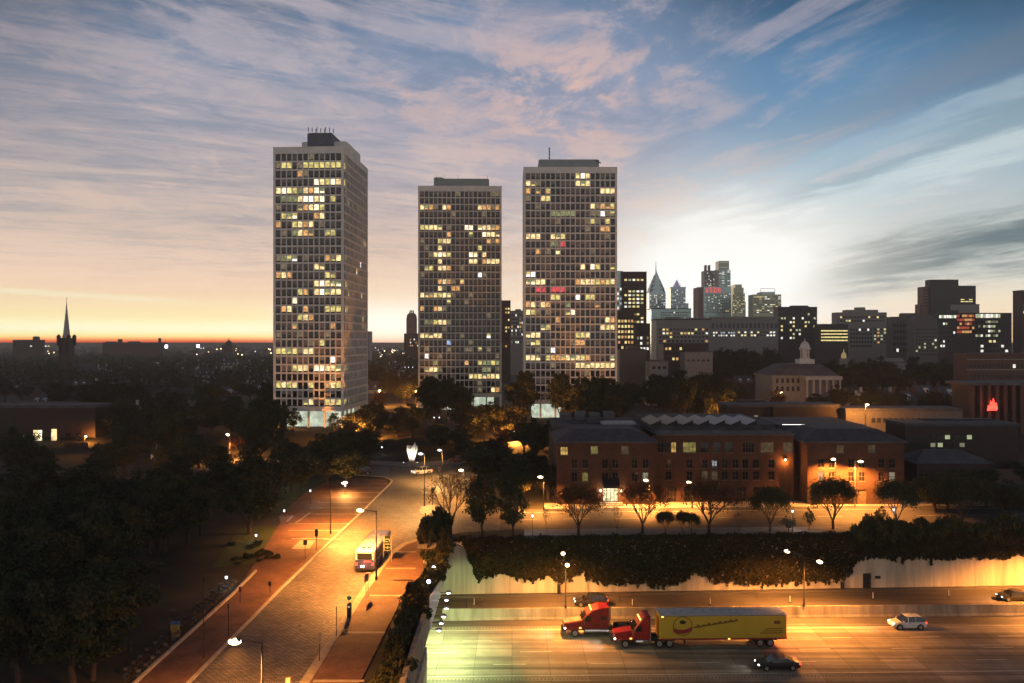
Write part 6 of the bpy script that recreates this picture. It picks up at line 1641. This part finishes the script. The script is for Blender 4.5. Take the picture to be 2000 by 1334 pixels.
# flag
b = at(306, 936); t = thing('flagpole', 'white flag on a grey pole among the dark park trees', 'flagpole', (b.x, b.y, 0)); H = ZA(869, b.y)
m = MB(); m.tube([(0, 0, 0), (0, 0, H)], [.09, .05], 6); m.ball((0, 0, H + .08), .12, 6); m.build('pole', M_palepole, t)
m = MB()
for i in range(6):
    a0, a1 = i / 6, (i + 1) / 6; f = lambda a, top: (-.05 - 1.35 * a, .18 * math.sin(a * 7), H - .3 - 3.0 * a * .7 - (0 if top else 1.5 - a * .4))
    m.add([f(a0, True), f(a1, True), f(a1, False), f(a0, False), *[(x, y + .02, z) for x, y, z in (f(a0, True), f(a1, True), f(a1, False), f(a0, False))]], [(0, 1, 2, 3), (7, 6, 5, 4)])
m.build('flag', M_white, t)
# bicycles in racks along the park edge
M_bike = mat('dark_bike_frame', (.03, .018, .025), .5, .2); M_bike2 = mat('silver_bike_frame', (.07, .065, .075), .5, .3)
def bicycle():
    t = thing('bicycle', 'parked bicycle in the dark row along the park edge', 'bicycle', (0, 0, 0), 0, 'bicycles parked along the park edge')
    for x in (-.52, .52):
        m = MB(); n = 14
        pts = [(x + .33 * math.cos(2 * math.pi * k / n), 0, .33 + .33 * math.sin(2 * math.pi * k / n)) for k in range(n + 1)]
        m.tube(pts, .022, 4, cap=False); w_ = m.build('wheel', M_tyre, t)
        m = MB()
        for k in range(5): a = math.pi * k / 5; m.tube([(x - .31 * math.cos(a), 0, .33 - .31 * math.sin(a)), (x + .31 * math.cos(a), 0, .33 + .31 * math.sin(a))], .006, 3)
        m.build('spokes', M_rim, w_)
    m = MB()
    for a, b_ in (((-.52, .33), (-.05, .33)), ((-.52, .33), (-.18, .78)), ((-.05, .33), (-.2, .86)), ((-.05, .33), (.38, .72)), ((-.18, .78), (.38, .80)), ((.52, .33), (.36, .92))): m.tube([(a[0], 0, a[1]), (b_[0], 0, b_[1])], .028, 5)
    m.build('frame', M_bike, t)
    m = MB(); m.box(-.34, -.06, -.08, .08, .88, .94); m.build('saddle', M_tyre, t)
    m = MB(); m.tube([(.36, 0, .92), (.38, 0, 1.02), (.32, -.28, 1.05)], .02, 4); m.tube([(.38, 0, 1.02), (.32, .28, 1.05)], .02, 4); m.build('handlebar', M_bike2, t)
    m = MB(); m.box(.5, .85, -.17, .17, .72, .95); m.build('basket', M_bike2, t)
    return t
bk = None; n = 0
for k in range(30):
    f = k / 29
    if .42 < f < .52 or .60 < f < .66: continue
    px, py = 268 + (462 - 268) * f, 1330 + (1142 - 1330) * f
    b = at(px, py, 0); o = bk if bk is not None and n == 0 else None
    if bk is None: bk = bicycle(); o = bk
    else: o = copy_tree(bk)
    o.location = (b.x - .6 + rr.uniform(-.1, .1), b.y, .05); o.rotation_euler = (rr.uniform(-.06, .06), 0, rr.uniform(-.12, .12) + math.pi * (k % 2) + .35); n += 1
b = at(342, 1243); t = thing('bike_kiosk', 'upright kiosk with a yellow panel and blue top by the bicycles', 'kiosk', (b.x, b.y, .0)); H = ZA(1214, b.y)
m = MB(); m.box(-.42, .42, -.12, .12, 0, H - .3); m.build('panel', mat('yellow_panel', (.45, .30, .08), .5), t)
m = MB(); m.box(-.44, .44, -.14, .14, H - .3, H); m.build('cap', mat('blue_panel', (.08, .16, .35), .5), t)
m = MB(); m.tube([(.0, 0, H), (-.55, .6, H + .9)], .04, 5); m.box(-.9, -.2, .4, .9, H + .9, H + .95); m.build('solar_panel', M_dark, t)
# pale planter caps along the right parapet
for i, (px, py) in enumerate(((825, 1072), (838, 1108), (808, 1172))):
    b = at(px, py, 0); t = thing('planter_box', 'pale stone planter block by the hedge over the tunnel mouth, ' + ('farthest', 'middle', 'nearest')[i], 'planter', (b.x, b.y, .0), .1, 'planter blocks by the hedge')
    m = MB(); m.box(-.7, .7, -.5, .5, 0, .75); m.box(-.78, .78, -.58, .58, .75, .9); m.build('block', M_stonepave, t)
    m = MB(); m.box(-.6, .6, -.4, .4, .9, .93); m.build('soil', M_ground, t)

for i, (px, py, lab) in enumerate(((640, 1215, 'round iron manhole cover in the cobbles in front of the kerb pay station'), (585, 1222, 'round iron manhole cover in the cobbles, towards the left pavement'), (780, 1010, 'round iron manhole cover in the cobbles beyond the bus'))):
    b = at(px, py, .03); t = thing('manhole_cover', lab, 'manhole cover', (b.x, b.y, .03), 0, 'manhole covers in the cobbles')
    m = MB(); m.lathe([(.42, -.02), (.42, .012), (.36, .018)], 16); m.build('ring', M_grey, t)
    m = MB(); m.lathe([(.33, .0), (.33, .022)], 16); m.build('lid', M_dark, t)
# ------------------------------------------------------------------ houses among the trees, then the trees
def house(w, d, h, rh, mats_, chim=True, dormers=2):
    t = thing('row_house', 'house', 'house', (0, 0, 0), 0, 'row houses among the trees')
    m = MB(); m.extr([(-d / 2, 0), (d / 2, 0), (d / 2, h), (0, h + rh), (-d / 2, h)], -w / 2, w / 2); m.M = None
    m.v = [(y, x, z) for x, y, z in m.v]; o = m.build('wall', mats_[0], t)
    m = MB(); e = .35
    for s_ in (-1, 1):
        m.add([(-w / 2 - .1, s_ * (d / 2 + e), h - .25), (w / 2 + .1, s_ * (d / 2 + e), h - .25), (w / 2 + .1, 0, h + rh + .06), (-w / 2 - .1, 0, h + rh + .06), (-w / 2 - .1, s_ * (d / 2 + e), h - .05), (w / 2 + .1, s_ * (d / 2 + e), h - .05), (w / 2 + .1, 0, h + rh + .26), (-w / 2 - .1, 0, h + rh + .26)],
              [(0, 1, 2, 3), (4, 5, 6, 7), (0, 4, 5, 1), (1, 5, 6, 2), (0, 3, 7, 4)])
    rf = m.build('roof', mats_[1], t)
    if chim:
        for sx in (-1, 1):
            m = MB(); x = sx * (w / 2 - .5); m.box(x - .4, x + .4, -.4, .4, h + rh * .6, h + rh + 1.5); m.box(x - .46, x + .46, -.46, .46, h + rh + 1.5, h + rh + 1.65); m.build('chimney', mats_[0], rf)
    for k in range(dormers):
        x = -w / 2 + w * (k + .5) / dormers; m = MB(); m.box(x - .55, x + .55, -d / 2 + .3, -d / 4 + .6, h + .3, h + 1.55); m.extr([(x - .7, h + 1.55), (x + .7, h + 1.55), (x, h + 2.2)], -d / 2 + .2, -d / 4 + 1.0); dm = m.build('dormer', M_white, rf)
        m = MB(); m.box(x - .38, x + .38, -d / 2 + .24, -d / 2 + .29, h + .5, h + 1.45); m.build('pane', M_glass, dm)
    for r_ in range(2):
        for k in range(3):
            x = -w / 2 + w * (k + .5) / 3; z = 1.0 + r_ * 3; m = MB(); m.box(x - .45, x + .45, -d / 2 - .06, -d / 2 - .01, z, z + 1.6); m.build('window', M_glass, t)
    return t
HM = [(MATS['far_brown_brick'], M_slate), (MATS['far_brick'], M_roofgrey), (MATS['far_pale_stone'], M_slate), (MATS['far_brown_brick'], M_roofdark)]
protos = [house(7, 10, 7.0, 3.4, HM[0]), house(6, 9, 7.6, 2.8, HM[1], True, 1), house(12, 10, 6.6, 4.0, HM[2], True, 3), house(8, 9, 8.0, 3.0, HM[3], False, 2)]
used = set(); rr = random.Random(17)
spots = [(150, 772, 330), (185, 765, 345), (215, 772, 335), (240, 790, 300), (120, 750, 400), (160, 742, 430), (205, 745, 410), (245, 752, 400), (285, 740, 440), (330, 735, 470), (60, 760, 380), (20, 752, 400), (90, 770, 350), (405, 720, 520), (430, 735, 460), (455, 722, 520), (480, 712, 560), (505, 728, 500), (440, 757, 400), (470, 745, 440), (515, 748, 430),
         (370, 722, 520), (310, 718, 560), (260, 715, 580), (350, 705, 640), (400, 702, 660), (450, 700, 680), (500, 703, 650), (300, 702, 660), (200, 716, 570), (735, 745, 420), (760, 735, 450), (785, 728, 480), (745, 715, 540), (775, 708, 580), (800, 742, 420), (730, 700, 640), (765, 695, 700),
         (1290, 728, 340), (1450, 735, 380), (1475, 728, 400), (1420, 742, 370), (1455, 715, 450), (1500, 712, 470), (1800, 742, 300), (1845, 745, 290), (1660, 770, 290), (1710, 765, 300), (1760, 765, 290), (1630, 762, 310)]
for i, (px, py, Y) in enumerate(spots):
    k = rr.randrange(4); o = protos[k] if k not in used else copy_tree(protos[k]); used.add(k)
    x = XA(px, Y); h = (7 + 3.4, 7.6 + 2.8, 10.6, 11)[k]
    o.location = (x, Y, min(4.0, ZA(py, Y) - h)); o.rotation_euler = (0, 0, rr.choice([0, 0, math.pi / 2, .2, -.3]))
    side_ = 'left of the towers' if px < 530 else 'between the left and middle towers' if px < 830 else 'near the exchange building' if px < 1520 else 'in the dark right side'
    kd = ('brown row house with dormers and chimneys', 'brick row house with a grey roof', 'pale wide house with three dormers', 'brown house without chimneys')[k]
    o['label'] = kd + ', ' + side_; o['group'] = 'row houses ' + side_
# low brick block at the far left
lb = simple('low dark brick block at the far left with tall amber-lit windows', -60, 186, 797, 905, 228, 24, 'dim_brick', None, 90, plant=[(20, 150, 790, 8)])
c = lb.location
for a, b_, c0, c1, k in ((40, 48, 848, 866, 2), (66, 74, 840, 862, 0), (75, 82, 840, 862, 1), (101, 111, 838, 862, 0), (20, 28, 845, 862, 4), (130, 138, 845, 862, 4), (150, 158, 845, 862, 4)):
    m = MB(); m.box(XA(a, 228), XA(b_, 228), 227.8, 227.97, ZA(c1, 228), ZA(c0, 228)); o = m.build('window', M_glass if k == 4 else W_lit[k], lb); o.location = -Vector(c)
pv = thing('lit_plaza_wall', 'low brick garden wall glowing orange beside the low brick block', 'wall', (XA(148, 222), 222, 0))
m = MB(); m.box(-3.2, 3.2, 0, .4, 0, ZA(865, 222)); m.box(-3.3, 3.3, -.05, .45, ZA(865, 222), ZA(864, 222)); m.build('brickwork', M_brickw, pv)

# -------- trees one can tell apart
G0 = 'street trees on top of the highway wall'
for kind, px, pb, pt, r_, lab in (('bare2', 1130, 1047, 945, 54, 'bare spreading tree on the wall top in front of the lit entrance'), ('bare2', 1255, 1044, 938, 50, 'bare tree glowing red from the lamp behind it'), ('bare2', 1385, 1043, 936, 60, 'broad bare tree in front of the middle of the brick building'), ('dense', 1504, 1040, 955, 42, 'small dark tree on the wall top before the stair recess'),
                                  ('dense', 1627, 1035, 938, 48, 'rounded dark tree before the orange-lit end of the brick building'), ('dense', 1752, 1034, 940, 44, 'dark tree right of the tall pale street lamp'), ('dense', 1880, 1028, 928, 62, 'broad dark tree at the right on the wall top'), ('dense', 1965, 1026, 950, 40, 'dark tree at the right edge on the wall top'),
                                  ('bare', 880, 1045, 922, 56, 'bare twiggy tree by the traffic island'), ('loose', 942, 1053, 925, 38, 'leafy tree at the left end of the wall top'), ('loose', 1002, 1054, 940, 36, 'leafy dark tree second along the wall top')):
    treepx(kind, px, pb, pt, r_, lab, G0, name='street_tree')
G1 = 'saplings on top of the highway wall'
for px, pb, pt, r_, k, lab in ((1068, 1052, 990, 10, 'twig', 'thin sapling beside the left post lamp'), (1205, 1048, 985, 12, 'twig', 'thin sapling between the first and second bare trees'), (1300, 1044, 1000, 20, 'dense', 'low dark sapling right of the red-lit bare tree'), (1332, 1043, 1000, 16, 'dense', 'leaning low sapling before the middle of the brick building'), (1350, 1044, 1003, 18, 'dense', 'bushy sapling at the foot of the broad bare tree'),
                           (1580, 1038, 988, 10, 'small', 'thin sapling left of the rounded dark tree'), (1720, 1036, 985, 13, 'small', 'small leafy sapling between the two right dark trees'), (1444, 1042, 1000, 12, 'twig', 'thin bare sapling left of the small dark tree'), (1540, 1040, 1006, 14, 'small', 'low sapling right of the small dark tree')):
    treepx(k, px, pb, pt, r_, lab, G1, name='sapling')
G2 = 'trees around the street corner'
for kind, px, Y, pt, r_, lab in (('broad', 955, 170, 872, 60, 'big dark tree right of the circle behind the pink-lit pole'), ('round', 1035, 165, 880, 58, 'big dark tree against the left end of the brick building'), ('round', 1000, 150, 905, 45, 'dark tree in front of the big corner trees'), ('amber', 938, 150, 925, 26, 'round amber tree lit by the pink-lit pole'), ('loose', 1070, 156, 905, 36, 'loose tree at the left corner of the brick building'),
                             ('cone', 487, 128, 862, 70, 'huge cone-shaped dark tree on the left'), ('round', 676, 168, 868, 44, 'dark round tree beside the parked dark car'), ('round', 640, 172, 888, 36, 'dark tree behind the white lamp by the banded paving'), ('round', 590, 165, 895, 40, 'dark tree behind the lawn post lamp'), ('loose', 615, 190, 868, 40, 'loose tree behind the dark round tree')):
    treeY(kind, px, Y, pt, r_, lab, G2)
G3 = 'lamp-lit trees with orange-tinted leaves'
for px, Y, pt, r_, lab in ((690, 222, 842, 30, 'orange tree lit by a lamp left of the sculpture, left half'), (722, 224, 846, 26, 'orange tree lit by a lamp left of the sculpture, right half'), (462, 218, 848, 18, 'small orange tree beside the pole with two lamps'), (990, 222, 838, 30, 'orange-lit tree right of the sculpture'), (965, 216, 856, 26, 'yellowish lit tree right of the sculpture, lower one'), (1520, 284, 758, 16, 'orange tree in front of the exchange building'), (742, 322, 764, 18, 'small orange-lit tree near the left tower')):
    treeY('amber', px, Y, pt, r_, lab, G3, name='lamp_tinted_tree')  # these crowns hold the lamps' orange in their leaf colours
rr = random.Random(23)
def belt(n, px0, px1, Y0, Y1, top0, top1, rad, kinds, label, group, avoid=(), pick=None):
    k = 0; tries = 0
    while k < n and tries < n * 20:
        tries += 1
        px, Y = rr.uniform(px0, px1), rr.uniform(Y0, Y1)
        x = XA(px, Y)
        if any(a < px < b and c < Y < d for a, b, c, d in avoid): continue
        pt = rr.uniform(top0, top1); z = terrain(x, Y); h = ZA(pt, Y) - z
        if h < 4: h = rr.uniform(5, 8)
        if h > 24: h = 24
        tree(rr.choice(kinds), x, Y, h, rr.uniform(*rad), label, group)
        k += 1
    return k
# unlit park on the left
x = 0
while x < 62:
    Y = rr.uniform(78, 205); X = rr.uniform(-.66 * Y, -41 if Y > 128 else -49)
    px = 1000 + X / Y * F
    if (395 < px < 475 and Y > 178) or (300 < px < 312 and Y > 150): x += .3; continue
    if 470 < px < 560 and Y < 130: x += .3; continue
    f = (px / 560)
    kd = rr.choice(['round', 'broad', 'loose', 'tall']); h = rr.uniform(7, 11.5)
    lab = ('dark leafy tree in the black park, near foreground', 'dark leafy tree in the middle of the black park', 'dark leafy tree at the far side of the black park')[0 if Y < 115 else 1 if Y < 160 else 2]
    tree(kd, X, Y, h, rr.uniform(3.6, 5.6), lab, 'trees of the unlit park' + (', near', ', middle', ', far')[0 if Y < 115 else 1 if Y < 160 else 2]); x += 1
for k in range(16):
    Y = rr.uniform(68, 112); X = rr.uniform(-.66 * Y, -.50 * Y)
    if X < -38: tree(rr.choice(['round', 'broad', 'loose']), X, Y, rr.uniform(6.5, 10), rr.uniform(3.4, 5), 'dark leafy tree in the black park, near foreground', 'trees of the unlit park, near')
lobbyA = (575, 660, 200, 252)
belt(26, 200, 545, 210, 250, 770, 830, (4, 6), ['round', 'broad', 'tall'], 'dark tree in the belt left of the left tower', 'tree belt left of the left tower', [(395, 470, 205, 226)])
treeY('loose', 652, 236, 806, 16, 'low loose tree at the right end of the lit lobby', 'low trees before the lit lobby'); treeY('loose', 574, 238, 796, 18, 'low loose tree at the left end of the lit lobby', 'low trees before the lit lobby')
belt(13, 700, 830, 228, 262, 785, 815, (3.8, 5.5), ['round', 'broad', 'loose'], 'dark tree between the left and middle towers, behind the circle', 'trees behind the circle')
belt(9, 640, 770, 208, 226, 840, 866, (2.6, 4.0), ['round', 'loose', 'broad'], 'low dark tree right behind the circle, left of the sculpture', 'low trees behind the circle, left')
belt(9, 830, 985, 208, 226, 826, 862, (2.6, 4.0), ['round', 'loose', 'broad'], 'low dark tree right behind the circle, right of the sculpture', 'low trees behind the circle, right')
belt(9, 835, 905, 255, 300, 728, 770, (4.5, 6), ['tall', 'broad'], 'tall dark tree hiding the foot of the middle tower', 'tall trees before the middle tower')
belt(12, 900, 1010, 228, 262, 785, 825, (3.8, 5.5), ['round', 'loose', 'broad'], 'dark tree between the middle and right towers', 'trees between the middle and right towers')
for q_ in (1012, 1030, 1092, 1110, 1130, 1150, 1172, 1192, 1210): treeY(rr.choice(['tall', 'broad']), q_ + rr.uniform(-5, 5), rr.uniform(232, 262), rr.uniform(714, 752), rr.uniform(27, 37), 'tall dark tree hiding the foot of the right tower', 'tall trees before the right tower')
belt(6, 1090, 1200, 225, 240, 750, 785, (4, 5.5), ['round', 'broad'], 'tall dark tree hiding the foot of the right tower', 'tall trees before the right tower')
belt(6, 1000, 1100, 205, 222, 800, 840, (3.5, 5), ['round', 'loose'], 'dark tree behind the left end of the brick building', 'trees behind the brick building')
belt(22, 1195, 1440, 240, 330, 715, 765, (4.5, 6.5), ['tall', 'broad', 'round'], 'dark tree in the dense belt right of the right tower', 'dense belt right of the right tower')
belt(16, 1395, 1560, 400, 480, 668, 715, (6, 9), ['tall', 'broad'], 'far dark tree left of the white cupola', 'far trees left of the white cupola', [(1480, 1640, 300, 400)])
belt(18, 1600, 1860, 345, 440, 690, 735, (5.5, 8), ['tall', 'broad', 'round'], 'far dark tree right of the white cupola', 'far trees right of the white cupola')
belt(14, 1590, 1880, 240, 290, 745, 790, (4, 6), ['round', 'broad'], 'dark tree above the low roofs on the right', 'trees above the low right-hand roofs')
belt(8, 1800, 2060, 140, 168, 905, 960, (4, 5.5), ['round', 'broad'], 'dark tree in the unlit corner right of the brick building', 'trees right of the brick building')
belt(40, 0, 535, 258, 420, 735, 790, (4.5, 6.5), ['round', 'broad', 'tall'], 'dark tree among the row houses on the left', 'trees among the row houses on the left')
belt(16, 725, 825, 330, 560, 712, 760, (4.5, 6.5), ['round', 'broad'], 'dark tree among the houses between the left and middle towers', 'trees among the houses between the towers')
# shrubs
for k in range(46):
    f = k / 45; Y = 70 + 52 * f; X = -11.6 + rr.uniform(-1.3, 1.6) + .8 * f
    shrub(X, Y, rr.uniform(.9, 1.7), rr.uniform(1.0, 2.3), 'dark shrub in the hedge strip along the tunnel mouth parapet', 'hedge shrubs along the parapet')
for k in range(9):
    Y = 119 + 8 * (k / 8); shrub(-12.5 + rr.uniform(-.8, 2.2), Y, rr.uniform(1.4, 2.1), rr.uniform(2.6, 4.6), 'tall dark shrub at the corner where hedge and ivy wall meet', 'tall corner shrubs')
for k in range(40):
    x = -4 + 92 * k / 39 + rr.uniform(-.8, .8)
    shrub(x, YW(x) + rr.uniform(1.4, 3.4), rr.uniform(.8, 1.3), rr.uniform(.35, .75), 'low shrub on the wall top behind the ivy', 'low shrubs on the wall top')
for k in range(22):
    x = XA(1690 + 16 * k, 121); shrub(x, YW(x) + rr.uniform(.2, 2.6), rr.uniform(1.5, 2.4), rr.uniform(2.4, 4.0), 'big dark shrub on the right part of the wall top', 'big shrubs on the right part of the wall top')
for k in range(16):
    b = at(rr.uniform(440, 545), rr.uniform(1062, 1105)); shrub(b.x, b.y, rr.uniform(.5, 1.0), rr.uniform(.4, .9), 'low shrub on the grass beside the brick pavement', 'low shrubs beside the pavement')
# far woods and roofs that read as one dark mass
def woods(name, label, px0, px1, Y0, Y1, n, seed, avoid=None):
    rnd = random.Random(seed); C = []
    for k in range(n):
        px, Y = rnd.uniform(px0, px1), Y0 * (Y1 / Y0) ** rnd.random()
        if avoid and avoid(px, Y): continue
        x = XA(px, Y); h = rnd.uniform(7, 14); r_ = rnd.uniform(4, 8)
        P = RNG.normal(size=(70, 3)); P /= np.linalg.norm(P, axis=1)[:, None]; P *= (RNG.random(70) ** .4)[:, None]
        P = P * np.array([r_, r_, h * .42]) + np.array([x, Y, 4 + h * .6]); C.append(P)
    A = np.concatenate(C)
    o = link(name, leaf_mesh(name, A, 1.1, M_leaf)); tag(o, label, 'trees', None, 'stuff')
woods('far_woods', 'dark mass of far trees running to the left horizon', -50, 560, 430, 2600, 900, 3)
woods('far_woods', 'dark mass of far trees between the left and middle towers', 700, 840, 560, 2600, 260, 4)
woods('far_woods', 'dark mass of far trees below the right-hand skyline', 1380, 2050, 480, 640, 360, 5)
# ------------------------------------------------------------------ evening air
def haze():
    m = MB(); m.box(-1300, 1300, -60, 1750, -9.0, 135)
    h = bpy.data.materials.new('evening_haze'); h.use_nodes = True; t = h.node_tree; t.nodes.clear()
    v = t.nodes.new('ShaderNodeVolumePrincipled'); v.inputs['Density'].default_value = HAZE; v.inputs['Color'].default_value = (.97, .96, .95, 1); v.inputs['Anisotropy'].default_value = .35
    o = t.nodes.new('ShaderNodeOutputMaterial'); t.links.new(v.outputs[0], o.inputs['Volume'])
    tag(m.build('haze', h), 'faint evening haze', None, None, 'stuff')
HAZE = .00022
haze()
